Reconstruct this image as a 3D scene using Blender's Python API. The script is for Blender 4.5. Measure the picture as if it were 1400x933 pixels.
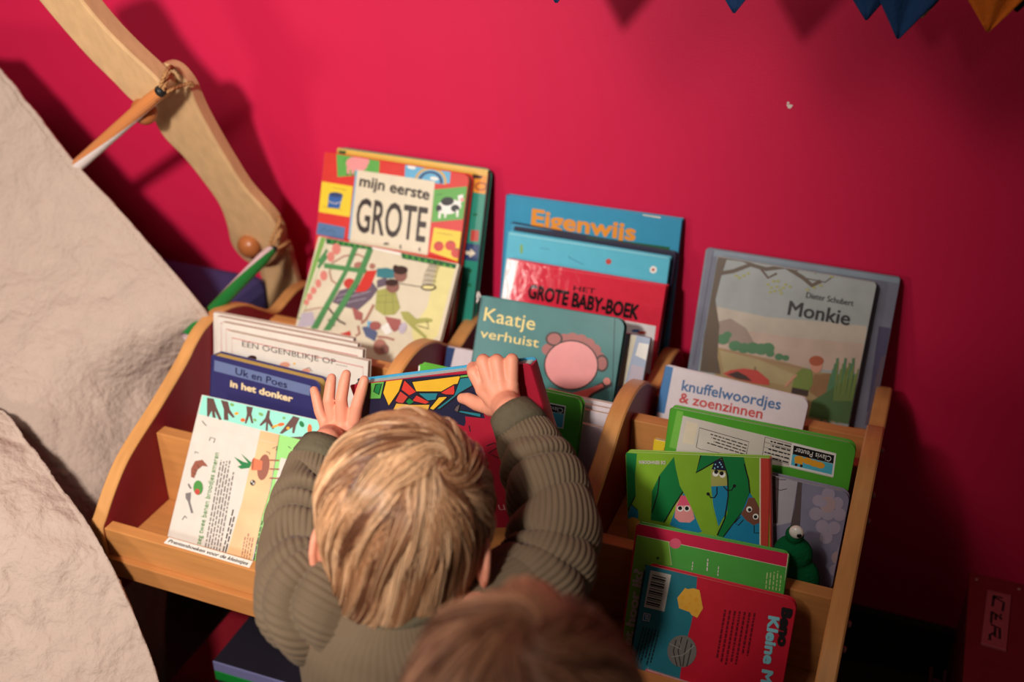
import bpy, bmesh, math, random
import numpy as np
from mathutils import Matrix, Vector, noise

for o in list(bpy.data.objects): bpy.data.objects.remove(o)
scene = bpy.context.scene
COL = scene.collection
CM = 0.01
random.seed(7)

# ------------------------------------------------------------------ camera, world, lights, exposure
cam_d = bpy.data.cameras.new('camera')
cam_o = bpy.data.objects.new('camera', cam_d); COL.objects.link(cam_o)
cam_o.matrix_world = Matrix([[0.92883, -0.176413, 0.325812, 0.837149], [0.370464, 0.45543, -0.80953, -1.344236], [-0.005573, 0.872618, 0.488372, 1.240078], [0.0, 0.0, 0.0, 1.0]])
cam_d.sensor_width = 36.0; cam_d.lens = 39.226
cam_d.clip_start = 0.02
cam_d.dof.use_dof = True; cam_d.dof.focus_distance = 1.17; cam_d.dof.aperture_fstop = 2.8
scene.camera = cam_o

scene.view_settings.view_transform = 'Standard'
scene.view_settings.look = 'None'
scene.view_settings.gamma = 1.0
scene.view_settings.use_curve_mapping = False
scene.view_settings.exposure = 0.0

world = bpy.data.worlds.new('room_ambience'); scene.world = world
world.use_nodes = True
bg = world.node_tree.nodes['Background']
bg.inputs[0].default_value = (1.0, 0.86, 0.74, 1); bg.inputs[1].default_value = 0.055

def lamp(name, kind, loc, aim, energy, color, size, angle=None, blend=1.0):
    d = bpy.data.lights.new(name, kind); d.energy = energy; d.color = color
    if kind == 'SPOT':
        d.spot_size = math.radians(angle); d.spot_blend = blend; d.shadow_soft_size = size
    elif kind == 'AREA':
        d.size = size
    else: d.shadow_soft_size = size
    o = bpy.data.objects.new(name, d); COL.objects.link(o)
    o.location = [c * CM for c in loc]
    v = Vector([a - b for a, b in zip(aim, loc)])
    o.rotation_euler = v.to_track_quat('-Z', 'Y').to_euler()
    return o
lamp('reading_corner_spotlight', 'SPOT', (38, -150, 143), (-22, -22, 60), 98, (1.0, 0.92, 0.84), 0.05, 85, 1.0)
lamp('overhead_fill', 'AREA', (0, -170, 215), (40, -70, 60), 9.0, (1.0, 0.84, 0.72), 0.5)  # added fill from above to lift the nearer child's hair, not a known fitting
lamp('floor_lamp', 'AREA', (-34, -158, 100), (14, -10, 56), 3.6, (1.0, 0.9, 0.82), 0.2)

# ------------------------------------------------------------------ materials
def lin(c):
    c = c / 255.0
    return c / 12.92 if c <= 0.04045 else ((c + 0.055) / 1.055) ** 2.4
def rgb(t): return (lin(t[0]), lin(t[1]), lin(t[2]), 1.0)
MATS = {}
PAL = dict(teal=(40,140,120), yellow=(225,180,80), yellowdk=(180,130,60), greendk=(25,95,50), orange=(235,150,45), browndk=(60,35,30), rust=(175,85,50),
 brick=(195,65,55), navyblue=(45,65,110), cream=(228,215,190), redbright=(215,50,42), grass=(95,170,75), pigpink=(232,150,150), ink=(28,24,26), skyblue=(100,175,215),
 ochre=(220,170,70), white=(238,236,230), sunyellow=(238,205,50), blue=(50,95,165), steelblue=(85,120,165), title=(52,36,34), tomato=(205,55,45), creampic=(220,209,184),
 paleyellow=(226,216,150), leaf=(125,170,85), salmon=(215,130,120), brownlt=(170,115,100), lilacpale=(190,180,195), plumgrey=(105,90,105), tealfig=(60,125,135), brownmid=(140,95,85),
 olivelt=(165,165,90), olive=(110,115,60), rosebrown=(165,95,90), slateblue=(90,100,135), barGreen=(80,140,85), ceruleanA=(55,150,190), ceruleandk=(40,110,150), navyink=(30,30,58),
 aqua=(85,185,212), aqualt=(140,210,225), babyred=(215,45,68), silverwhite=(226,222,224), redglow=(225,80,95), cloudblue=(165,180,205), lilacwhite=(218,206,212), tealK=(58,122,122), tealdk=(38,85,88),
 straw=(232,208,130), straw2=(235,210,165), salmonred=(205,85,80), pinkpale=(222,196,206), clavisgreen=(85,170,50), clavislt=(125,195,80), greypurple=(126,128,146), greyblue=(140,155,170), purpledk=(85,80,110),
 skygrey=(165,172,172), skypeach=(196,184,168), skypink=(200,176,160), hillgrey=(160,140,130), field=(170,145,100), fieldlt=(182,165,120), bushgreen=(80,130,90), bark=(95,78,62), ochrebrown=(150,110,70),
 leafolive=(120,140,60), salmonskin=(215,150,125), grassdk=(75,110,60), whitewarm=(228,218,224), bluespine=(60,125,185), bluetxt=(60,110,165), redtxt=(205,60,60), paperwhite=(216,208,198), amber=(235,165,45),
 lilacgrey=(140,136,162), paperlilac=(180,174,184), browngrey=(95,82,84), lilacpale2=(172,160,180), peachgrey=(185,158,162), leafbright=(130,175,45), leafdark=(20,120,60), tealblue=(30,130,170), rose=(225,90,120),
 brownbean=(120,75,60), grassbook=(75,165,65), crimson=(205,20,70), limebook=(130,190,60), paperlime=(190,215,140), crimson2=(200,25,50), tealmid=(35,120,135), cheese=(235,175,60), greywool=(120,115,110), greydk=(60,56,56), greylt=(150,145,138),
 maroon=(110,10,30), pinkbook=(225,120,130), bookwhite=(218,209,199), redline=(190,60,65), greytxt=(128,120,118), indigo=(50,48,100), indigodk=(35,34,74), greyblue2=(105,118,158), mint=(150,222,205), browntrunk=(98,66,60),
 orangeleaf=(235,110,50), tan=(232,190,140), grasslt=(150,215,120), brownplate=(150,85,65), terracotta=(225,115,75), leafgreen=(70,140,60), greymid=(120,112,112), shade=(212,206,198), wine=(165,22,48), mustard=(225,175,45), rosegrey=(205,150,150),
 paper=(226,214,192), paperyellow=(228,196,110), pagesblue=(190,205,200))
MOTTLED = {'skygrey','skypeach','skypink','greypurple','greyblue','lilacgrey','field','fieldlt','grassdk','purpledk','hillgrey','tealK','ochrebrown','bushgreen','bark','tan'}
def nt_of(m): return m.node_tree.nodes, m.node_tree.links
def new_mat(name, color, rough=0.5, spec=0.5):
    m = bpy.data.materials.new(name); m.use_nodes = True
    b = m.node_tree.nodes['Principled BSDF']
    b.inputs['Base Color'].default_value = color
    b.inputs['Roughness'].default_value = rough
    b.inputs['Specular IOR Level'].default_value = spec
    return m, b
def varied(m, b, color, scale, amount, dark=0.7, light=1.15, stretch=(1,1,1), detail=4.0):
    """noise-driven value variation of a base colour, in object coordinates"""
    n, l = nt_of(m)
    tc = n.new('ShaderNodeTexCoord'); mp = n.new('ShaderNodeMapping'); mp.inputs['Scale'].default_value = stretch
    tx = n.new('ShaderNodeTexNoise'); tx.inputs['Scale'].default_value = scale; tx.inputs['Detail'].default_value = detail
    mx = n.new('ShaderNodeMix'); mx.data_type = 'RGBA'
    mx.inputs['A'].default_value = [min(1, c * dark) for c in color[:3]] + [1]
    mx.inputs['B'].default_value = [min(1, c * light) for c in color[:3]] + [1]
    l.new(tc.outputs['Object'], mp.inputs['Vector']); l.new(mp.outputs['Vector'], tx.inputs['Vector'])
    l.new(tx.outputs['Fac'], mx.inputs['Factor']); l.new(mx.outputs['Result'], b.inputs['Base Color'])
    return tx, mp
def bump(m, b, scale, strength, dist=0.002, stretch=(1,1,1), detail=3.0):
    n, l = nt_of(m)
    tc = n.new('ShaderNodeTexCoord'); mp = n.new('ShaderNodeMapping'); mp.inputs['Scale'].default_value = stretch
    tx = n.new('ShaderNodeTexNoise'); tx.inputs['Scale'].default_value = scale; tx.inputs['Detail'].default_value = detail
    bp = n.new('ShaderNodeBump'); bp.inputs['Strength'].default_value = strength; bp.inputs['Distance'].default_value = dist
    l.new(tc.outputs['Object'], mp.inputs['Vector']); l.new(mp.outputs['Vector'], tx.inputs['Vector'])
    l.new(tx.outputs['Fac'], bp.inputs['Height']); l.new(bp.outputs['Normal'], b.inputs['Normal'])
def ink(name, gl=0.34):
    """printed and laminated cover colour"""
    key = (name, gl)
    if key not in MATS:
        c = rgb(PAL[name]); m, b = new_mat('print_' + name, c, gl, 0.45)
        if name in MOTTLED: varied(m, b, c, 28, 1, 0.66, 1.2, detail=8)
        else: varied(m, b, c, 60, 1, 0.88, 1.06)
        if gl < 0.2: bump(m, b, 90, 0.25, 0.002)
        MATS[key] = m
    return MATS[key]
def simple(name, color, rough=0.5, spec=0.5, var=None, bmp=None, stretch=(1,1,1)):
    if name not in MATS:
        c = rgb(color); m, b = new_mat(name, c, rough, spec)
        if var: varied(m, b, c, var[0], 1, var[1], var[2], stretch)
        if bmp: bump(m, b, bmp[0], bmp[1], bmp[2] if len(bmp) > 2 else 0.002, stretch)
        MATS[name] = m
    return MATS[name]
def pages_mat(name):
    key = 'pages_' + name
    if key not in MATS:
        c = rgb(PAL[name]); m, b = new_mat(key, c, 0.85, 0.2)
        n, l = nt_of(m)
        tc = n.new('ShaderNodeTexCoord'); wv = n.new('ShaderNodeTexWave'); wv.bands_direction = 'Y'; wv.inputs['Scale'].default_value = 130; wv.inputs['Distortion'].default_value = 0.6
        mx = n.new('ShaderNodeMix'); mx.data_type = 'RGBA'; mx.inputs['A'].default_value = [v * 0.6 for v in c[:3]] + [1]; mx.inputs['B'].default_value = c
        l.new(tc.outputs['Object'], wv.inputs['Vector']); l.new(wv.outputs['Fac'], mx.inputs['Factor']); l.new(mx.outputs['Result'], b.inputs['Base Color'])
        MATS[key] = m
    return MATS[key]
def wood(name, color, stretch, rough=0.38, dark=0.72):
    if name not in MATS:
        c = rgb(color); m, b = new_mat(name, c, rough, 0.4)
        varied(m, b, c, 9, 1, dark, 1.18, stretch, 6.0)
        bump(m, b, 9, 0.08, 0.001, stretch)
        MATS[name] = m
    return MATS[name]
M_WALL = simple('red_wall_paint', (214, 28, 76), 0.62, 0.3, (5, 0.94, 1.05), (420, 0.35, 0.0008))
M_FLOOR = simple('dark_floor', (70, 62, 56), 0.6, 0.3, (8, 0.7, 1.2))
M_BASE = simple('dark_baseboard', (60, 50, 46), 0.6, 0.3)
M_BEECHX = wood('beech_rail', (206, 140, 80), (1.2, 14, 14))
M_BEECHZ = wood('beech_edge', (212, 152, 90), (14, 2.5, 2.5))
M_BEECHF = wood('beech_shelf_floor', (196, 130, 74), (1.5, 12, 12))
M_PANEL = simple('dark_red_panel', (136, 24, 38), 0.5, 0.35, (14, 0.85, 1.1))
M_PLY = wood('pale_plywood', (212, 172, 126), (10, 10, 2.2), 0.45, 0.74)
M_BALL = wood('turned_wood', (176, 104, 58), (6, 6, 6), 0.3)
M_TWINE = simple('jute_twine', (176, 128, 84), 0.85, 0.1, (200, 0.6, 1.3))
M_LINEN = simple('unbleached_linen', (186, 165, 152), 0.9, 0.1, (40, 0.88, 1.05), (110, 0.8, 0.0048))
M_PURPLE = simple('purple_canvas', (74, 66, 116), 0.8, 0.2, (60, 0.85, 1.1), (300, 0.2))
M_SKIN = simple('child_skin', (228, 152, 124), 0.5, 0.35, (45, 0.9, 1.06))
MATS['child_skin'].node_tree.nodes['Principled BSDF'].inputs['Subsurface Weight'].default_value = 0.15
MATS['child_skin'].node_tree.nodes['Principled BSDF'].inputs['Subsurface Radius'].default_value = (0.01, 0.004, 0.002)
MATS['child_skin'].node_tree.nodes['Principled BSDF'].inputs['Subsurface Scale'].default_value = 0.4

# ------------------------------------------------------------------ mesh helpers (all sizes in centimetres)
ORG = {}
class G:
    def __init__(s): s.v = []; s.f = []; s.m = []; s.mats = []
    def mi(s, mat):
        if mat not in s.mats: s.mats.append(mat)
        return s.mats.index(mat)
    def add(s, vs, fs, mat):
        b = len(s.v); s.v += [tuple(p) for p in vs]; k = s.mi(mat)
        for f in fs: s.f.append([b + i for i in f]); s.m.append(k)
    def box(s, x0, x1, y0, y1, z0, z1, mat, c=0.1):
        """box with chamfered edges"""
        X, Y, Z = (x0, x1), (y0, y1), (z0, z1)
        bm = bmesh.new(); vs = {}
        for i in (0, 1):
            for j in (0, 1):
                for k in (0, 1): vs[i, j, k] = bm.verts.new((X[i], Y[j], Z[k]))
        for q in (((0,0,0),(0,0,1),(0,1,1),(0,1,0)), ((1,0,0),(1,1,0),(1,1,1),(1,0,1)), ((0,0,0),(1,0,0),(1,0,1),(0,0,1)), ((0,1,0),(0,1,1),(1,1,1),(1,1,0)), ((0,0,0),(0,1,0),(1,1,0),(1,0,0)), ((0,0,1),(1,0,1),(1,1,1),(0,1,1))):
            bm.faces.new([vs[t] for t in q])
        if c: bmesh.ops.bevel(bm, geom=list(bm.edges), offset=c, segments=2, affect='EDGES', profile=0.5)
        bm.verts.index_update()
        s.add([tuple(v.co) for v in bm.verts], [[v.index for v in f.verts] for f in bm.faces], mat); bm.free()
    def loft(s, rings, mat, cap=True, closed=True):
        """rings: lists of equal-length 3D point lists"""
        n = len(rings[0]); vs = [p for r in rings for p in r]; fs = []
        for i in range(len(rings) - 1):
            for j in range(n if closed else n - 1):
                a = i * n + j; b = i * n + (j + 1) % n
                fs.append([a, b, b + n, a + n])
        if cap: fs.append(list(range(n))[::-1]); fs.append([(len(rings) - 1) * n + j for j in range(n)])
        s.add(vs, fs, mat)
    def tube(s, pts, rad, mat, n=12, cap=True):
        pts = [Vector(p) for p in pts]; rings = []; up = None
        for i, p in enumerate(pts):
            t = (pts[min(i + 1, len(pts) - 1)] - pts[max(i - 1, 0)]).normalized()
            if up is None: up = t.orthogonal().normalized()
            up = (up - t * up.dot(t)).normalized(); sd = t.cross(up)
            r = rad[i] if hasattr(rad, '__len__') else rad
            rings.append([p + (up * math.cos(a) + sd * math.sin(a)) * r for a in [2 * math.pi * k / n for k in range(n)]])
        s.loft(rings, mat, cap)
    def sphere(s, c, r, mat, n=16, sc=(1,1,1)):
        rings = []
        for i in range(1, n):
            th = math.pi * i / n
            rings.append([(c[0] + sc[0] * r * math.sin(th) * math.cos(2*math.pi*j/(2*n)), c[1] + sc[1] * r * math.sin(th) * math.sin(2*math.pi*j/(2*n)), c[2] - sc[2] * r * math.cos(th)) for j in range(2 * n)])
        s.loft(rings, mat)
def obj(name, g, parent=None, smooth=False, org=None):
    """one mesh object; vertices are given in world centimetres, or in the parent's frame for framed parents"""
    o0 = ORG.get(parent.name, (0,0,0)) if parent else (org or (0,0,0))
    me = bpy.data.meshes.new(name)
    me.from_pydata([((p[0]-o0[0])*CM, (p[1]-o0[1])*CM, (p[2]-o0[2])*CM) for p in g.v], [], g.f)
    for m in g.mats: me.materials.append(m)
    me.polygons.foreach_set('material_index', g.m)
    if smooth: me.polygons.foreach_set('use_smooth', [True] * len(me.polygons))
    me.update()
    o = bpy.data.objects.new(name, me); COL.objects.link(o)
    ORG[o.name] = o0
    if parent: o.parent = parent
    else: o.location = [c * CM for c in o0]
    return o
def recalc(o):
    bm = bmesh.new(); bm.from_mesh(o.data); bmesh.ops.recalc_face_normals(bm, faces=bm.faces); bm.to_mesh(o.data); bm.free()
def thing(name, label, cat, loc, group=None):
    o = bpy.data.objects.new(name, None); COL.objects.link(o); o.empty_display_size = 0.03
    o.location = [c * CM for c in loc]; ORG[o.name] = tuple(loc)
    return tag(o, label, cat, group)
def tag(o, label, cat, group=None):
    o['label'] = label; o['category'] = cat
    if group: o['group'] = group
    return o
def struct(name, g):
    o = obj(name, g); o['kind'] = 'structure'; return o
def spline(P, n):
    """Catmull-Rom through points"""
    P = [Vector(p) for p in P]; out = []
    for i in range(len(P) - 1):
        a, b, c, d = P[max(i-1, 0)], P[i], P[i+1], P[min(i+2, len(P)-1)]
        for k in range(n):
            t = k / n
            out.append(0.5 * ((2*b) + (c-a)*t + (2*a-5*b+4*c-d)*t*t + (3*b-a-3*c+d)*t**3))
    out.append(P[-1]); return out

# ------------------------------------------------------------------ the room
g = G(); g.box(-160, 190, 0, 6, 0, 190, M_WALL, 0); struct('wall_back', g)
g = G(); g.box(-160, 190, -260, 6, -4, 0, M_FLOOR, 0); struct('floor', g)
g = G(); g.box(-160, 190, -1.2, 0, 0, 9.5, M_BASE, 0.2); struct('baseboard_back', g)
wall = bpy.data.objects['wall_back']
M_CHIP = simple('bare_plaster', (232, 222, 214), 0.8)
g = G(); cx, cz = [65.95, 82.75]
g.loft([[(cx + .3*math.cos(a) * (1 + .5*math.sin(3*a)), -y, cz + .34*math.sin(a) * (1 + .3*math.cos(2*a))) for a in [k*math.pi/6 for k in range(12)]] for y in (-0.05, 0.04)], M_CHIP)
g.loft([[(cx - .22 + .16*math.cos(a), -y, cz + .42 + .14*math.sin(a)) for a in [k*math.pi/4 for k in range(8)]] for y in (-0.05, 0.03)], M_CHIP)
o = obj('paint_chip', g, wall); o['label'] = 'small white chip in the red paint'

# ------------------------------------------------------------------ the stepped book display
XS = [(-2.5, -0.7), (26, 28), (54, 56), (81.6, 83.5)]
PROF = [(-55.2, 0.1), (-55.2, 30), (-55.4, 36), (-55.5, 39.8), (-54.4, 41.3), (-52, 43.8), (-49.4, 45.9), (-46.3, 47.5), (-42.3, 49.2), (-36.1, 52.3), (-33.5, 54), (-30.7, 55.2), (-26.5, 55.5), (-22.1, 54.2), (-18.6, 51.8), (-15.1, 49.6), (-12.2, 49.9), (-9, 50.4), (-5, 49.6), (-2.4, 47), (-1.4, 43), (-1.4, 20), (-1.4, 0.1)]
shelf = thing('book_display_shelf', 'stepped beech book display with dark red wavy side panels, full of picture books', 'bookshelf', (40, -28, 0))
def side_panel(x0, x1, zlow):
    pts = [p for p in PROF if p[1] > zlow]
    pts = [(PROF[0][0], zlow)] + pts + [(-1.4, zlow)] if zlow > 0.2 else pts
    sp = [(v.x, v.y) for v in spline([(a, b, 0) for a, b in pts], 5)]
    n = len(sp); core = []; band_o = []; band_i = []
    for i, p in enumerate(sp):
        a, b = sp[max(i-1, 0)], sp[min(i+1, n-1)]
        t = Vector((b[0]-a[0], b[1]-a[1])).normalized(); nr = Vector((-t.y, t.x))   # outward (left of travel)
        band_o.append((p[0], p[1])); band_i.append((p[0] - nr.x*0.35, p[1] - nr.y*0.35))
    g = G(); c = 0.02
    g.loft([[(x0 + c, y, z) for y, z in band_i], [(x1 - c, y, z) for y, z in band_i]], M_PANEL)
    pan = obj('side_panel', g, shelf); recalc(pan)
    e = G(); r = 0.18
    sec = lambda o, i: [(x0, i[0], i[1]), (x0, o[0]+(i[0]-o[0])*.5, o[1]+(i[1]-o[1])*.5), (x0 + r, o[0], o[1]), (x1 - r, o[0], o[1]), (x1, o[0]+(i[0]-o[0])*.5, o[1]+(i[1]-o[1])*.5), (x1, i[0], i[1])]
    e.loft([sec(o, i) for o, i in zip(band_o, band_i)], M_BEECHZ)
    eb = obj('edge_band', e, pan); recalc(eb); eb['label'] = 'pale beech edge band'
    for pl in eb.data.polygons: pl.use_smooth = False
    return pan
pans = [side_panel(x0, x1, 0.1 if i in (0, 3) else 10) for i, (x0, x1) in enumerate(XS)]
RAILS = [(-17.2, -15.5, 44, 49.3), (-28.7, -27.0, 41.5, 52.8), (-43.6, -41.9, 36.2, 46.45), (-55.1, -53.5, 36.2, 40.0)]
FLOORS = [(-15.5, -1.6, 43.2, 44.5), (-27.0, -17.2, 43.7, 45.0), (-41.9, -28.7, 41.2, 42.5), (-55.9, -41.9, 33.6, 36.2)]
for b in range(3):
    xa, xb = XS[b][1], XS[b+1][0]
    if b == 0: front0 = None
    for y0, y1, z0, z1 in RAILS:
        g = G(); g.box(xa, xb, y0, y1, z0, z1, M_BEECHX, 0.12); rr_ = obj('front_rail', g, shelf)
        if b == 0: front0 = rr_
    for y0, y1, z0, z1 in FLOORS:
        g = G(); g.box(xa, xb, y0 + .02, y1 - .02, z0, z1 - .02, M_BEECHF, 0.1); obj('shelf_floor', g, shelf)
    g = G(); g.box(xa, xb, -1.6, -0.6, 10, 43.2, M_PANEL, 0.05); obj('back_panel', g, shelf)
    g = G(); g.box(xa, xb, -54.5, -1.6, 8, 10, M_PANEL, 0.1); obj('bottom_shelf', g, shelf)
M_SCREW = simple('screw_cap', (150, 90, 80), 0.35, 0.6)
for y, z in ((-16, 47.2), (-28, 49), (-28, 45.4), (-42.7, 43), (-42.7, 39.5)):
    g = G(); g.tube([(83.4, y, z), (83.75, y, z), (83.9, y, z)], [.38, .38, .2], M_SCREW, 12); obj('screw_cap', g, shelf, True)
# paper strip with the section name, stuck on the front rail
M_LABEL = simple('label_paper', (240, 236, 228), 0.6, 0.3)

# ------------------------------------------------------------------ lettering
_cap = []
def glyphs(text, bold):
    cu = bpy.data.curves.new('lettering', 'FONT'); cu.body = text; cu.size = 1.0; cu.resolution_u = 3
    ob = bpy.data.objects.new('lettering', cu); COL.objects.link(ob)
    bpy.context.view_layer.update()
    me = bpy.data.meshes.new_from_object(ob.evaluated_get(bpy.context.evaluated_depsgraph_get()))
    vs = [(v.co.x, v.co.y) for v in me.vertices]; fs = [list(p.vertices) for p in me.polygons]
    bpy.data.objects.remove(ob); bpy.data.curves.remove(cu); bpy.data.meshes.remove(me)
    return vs, fs
def lettering(text, A, B, hc, bold=0):
    """2D outline of a word from A to B with capital height hc -> verts, faces"""
    if not _cap:
        vs, _ = glyphs('H', 0); _cap.append(max(v[1] for v in vs))
    vs, fs = glyphs(text, 0)
    if bold:
        V_, F_ = [], []
        for a in range(8):
            k = len(V_); dx, dy = bold * 1.5 * math.cos(a * math.pi / 4), bold * 1.5 * math.sin(a * math.pi / 4)
            V_ += [(x + dx, y + dy) for x, y in vs]; F_ += [[k + i for i in f] for f in fs]
        vs, fs = V_, F_
    x0 = min(v[0] for v in vs); x1 = max(v[0] for v in vs)
    A = Vector(A); B = Vector(B); d = B - A; n = Vector((-d.y, d.x)).normalized()
    return [A + d * ((x - x0) / (x1 - x0)) + n * (y * hc / _cap[0]) for x, y in vs], fs
rail0 = front0
q = [[7.58, -53.69, 40.03], [19.19, -53.74, 40.03], [19.45, -54.84, 40.03], [7.67, -54.77, 40.03]]
g = G(); lo = [(p[0], p[1], 40.0) for p in q]; hi = [(p[0], p[1], 40.03) for p in q]
g.loft([lo, hi], M_LABEL)
vs, fs = lettering('Prentenboeken voor de kleintjes', (q[3][0] + .35, q[3][1] + .28), (q[2][0] - .5, q[2][1] + .28), 0.52, 0.012)
g.add([(v.x, v.y, 40.04 + .002 * (i // (len(vs) // 8))) for i, v in enumerate(vs)], fs, ink('ink'))
lab = obj('paper_label', g, rail0); lab['label'] = 'white paper strip reading Prentenboeken voor de kleintjes'

# ------------------------------------------------------------------ books
def rrect(u0, v0, u1, v1, rc, inset=0.0, n=6):
    out = []
    for (cx, cy, a0), r in zip(((u0, v1, 180), (u1, v1, 90), (u1, v0, 0), (u0, v0, -90)), rc):
        r = max(r, 0.02); sx = 1 if cx == u0 else -1; sy = 1 if cy == v0 else -1
        ccx, ccy = cx + sx * r, cy + sy * r; ri = max(r - inset, 0.001)
        ccx2, ccy2 = (ccx, ccy) if r > inset else (cx + sx * inset, cy + sy * inset)
        for k in range(n):
            a = math.radians(a0 - 90 * k / (n - 1))
            out.append((ccx2 + ri * math.cos(a), ccy2 + ri * math.sin(a)))
    return out
def clip(poly, w, h, m):
    for ax, lim, sg in ((0, m, 1), (0, w - m, -1), (1, m, 1), (1, h - m, -1)):
        out = []
        for i in range(len(poly)):
            a, b = poly[i-1], poly[i]
            ia, ib = (a[ax] - lim) * sg >= 0, (b[ax] - lim) * sg >= 0
            if ia != ib:
                t = (lim - a[ax]) / (b[ax] - a[ax]); out.append((a[0] + t*(b[0]-a[0]), a[1] + t*(b[1]-a[1])))
            if ib: out.append(b)
        poly = out
        if len(poly) < 3: return []
    return poly
def ribbon(pts, wd):
    P = [Vector(p) for p in pts]; L = []; R = []
    for i, p in enumerate(P):
        a = P[max(i-1, 0)]; b = P[min(i+1, len(P)-1)]
        if (b - a).length < 1e-6: b = a + Vector((1e-3, 0))
        t = (b - a).normalized(); n = Vector((-t.y, t.x)) * (wd / 2)
        L.append(p + n); R.append(p - n)
    return [[tuple(L[i]), tuple(L[i+1]), tuple(R[i+1]), tuple(R[i])] for i in range(len(P) - 1)]
def paint(g, art, w, h, gl, m=0.07):
    """printed shapes as thin layers on the cover: local frame x right, -y out, z up"""
    k = 0
    def put(poly, mat):
        poly = clip([tuple(p) for p in poly], w, h, m)
        if len(poly) < 3: return
        ar = sum(poly[i-1][0]*poly[i][1] - poly[i][0]*poly[i-1][1] for i in range(len(poly)))
        if ar < 0: poly = poly[::-1]
        e = 0.004 + 0.0022 * k
        g.add([(u, -e, v) for u, v in poly], [list(range(len(poly)))], mat)
    for it in art:
        k += 1
        if it[0] == 'p': put(it[2], ink(it[1], gl))
        elif it[0] == 'l':
            for qd in ribbon(it[3], it[2]): put(qd, ink(it[1], gl))
        elif it[0] == 't':
            vs, fs = lettering(it[2], it[3], it[4], it[5], it[7]); e = 0.004 + 0.0022 * k
            nb = max(1, len(vs) // 8) if it[7] else len(vs)
            g.add([(v.x, -e - .0018 * (i // nb), v.y) for i, v in enumerate(vs)], fs, ink(it[1], gl)); k += 7 if it[7] else 0
        elif it[0] == 'd':
            (a, b, c), rows, nd = it[2], it[3], it[4]
            a, b, c = Vector(a), Vector(b), Vector(c); rn = random.Random(rows * 31 + nd)
            for r in range(rows):
                p0 = a + (c - a) * (r / max(rows, 1)); th = (c - a) * (0.34 / max(rows, 1)); t = 0.0
                end = 1.0 - rn.random() * 0.25
                while t < end:
                    ln = (0.4 + rn.random()) / (nd + 1) * 0.75
                    e_ = min(t + ln, end); put([p0 + (b-a)*t, p0 + (b-a)*e_, p0 + (b-a)*e_ + th, p0 + (b-a)*t + th], ink(it[1], gl)); t += ln + 0.18 / (nd + 1)
def plate(g, u0, v0, u1, v1, rc, n0, n1, mat, c=0.05):
    c = min(c, (n1 - n0) * 0.45)
    lay = [(c, n1), (c * .3, n1 - c * .3), (0, n1 - c), (0, n0 + c), (c * .3, n0 + c * .3), (c, n0)]
    g.loft([[(u, -n, v) for u, v in rrect(u0, v0, u1, v1, rc, i)] for i, n in lay], mat)
def make_book(d):
    o = bpy.data.objects.new(d['name'], None); COL.objects.link(o); o.empty_display_size = 0.02
    U, V, N = Vector(d['u']), Vector(d['v']), Vector(d['n'])
    M = Matrix((U, -N, V)).transposed().to_4x4(); M.translation = Vector(d['o']) * CM
    o.matrix_world = M; ORG[o.name] = (0, 0, 0)
    tag(o, d['label'], d['cat'], d['group'])
    w, h, t, tb, gl, rc = d['w'], d['h'], d['t'], d['tb'], d['gl'], d['rc']
    g = G(); plate(g, 0, 0, w, h, rc, -tb, 0, ink(d['col'], gl)); paint(g, d['art'], w, h, gl)
    obj('front_cover', g, o)
    g = G(); plate(g, 0, 0, w, h, rc, -t, -t + tb, ink(d.get('back') or d['col'], gl)); obj('back_cover', g, o)
    i = 0.0 if d['tb'] < .13 else 0.12
    ir = 0.28 if d['tb'] > .13 else 0.05
    g = G()
    plate(g, .05 + i, .05 + i, w - ir, h - ir + .04, [max(r - .2, .02) for r in rc], -t + tb + .005, -tb - .005, pages_mat(d['pages']), 0.02); obj('page_block', g, o)
    sc, side = d['spine'] if d['spine'] else (d['col'], 'L')
    us = (-.1, .1) if side == 'L' else (w - .1, w + .1)
    g = G(); prof = []
    for k in range(9):
        a = math.pi * k / 8
        prof.append((0.16 * math.sin(a), -(t + .04) * (0.5 - 0.5 * math.cos(a)) + .02))
    base = 0.02 if side == 'L' else w - 0.02; sg = -1 if side == 'L' else 1
    rl, rb = (rc[0], rc[3]) if side == 'L' else (rc[1], rc[2])
    inn = [(base - sg * .12, -t - .015), (base - sg * .12, .015)]
    ring = [(base + sg * du, n) for du, n in prof] + inn
    g.loft([[(u, -n, v) for u, n in ring] for v in (rb * .8 + .02, h - rl * .8 - .02)], ink(sc, gl))
    sp = obj('spine', g, o); recalc(sp)
    return o
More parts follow.
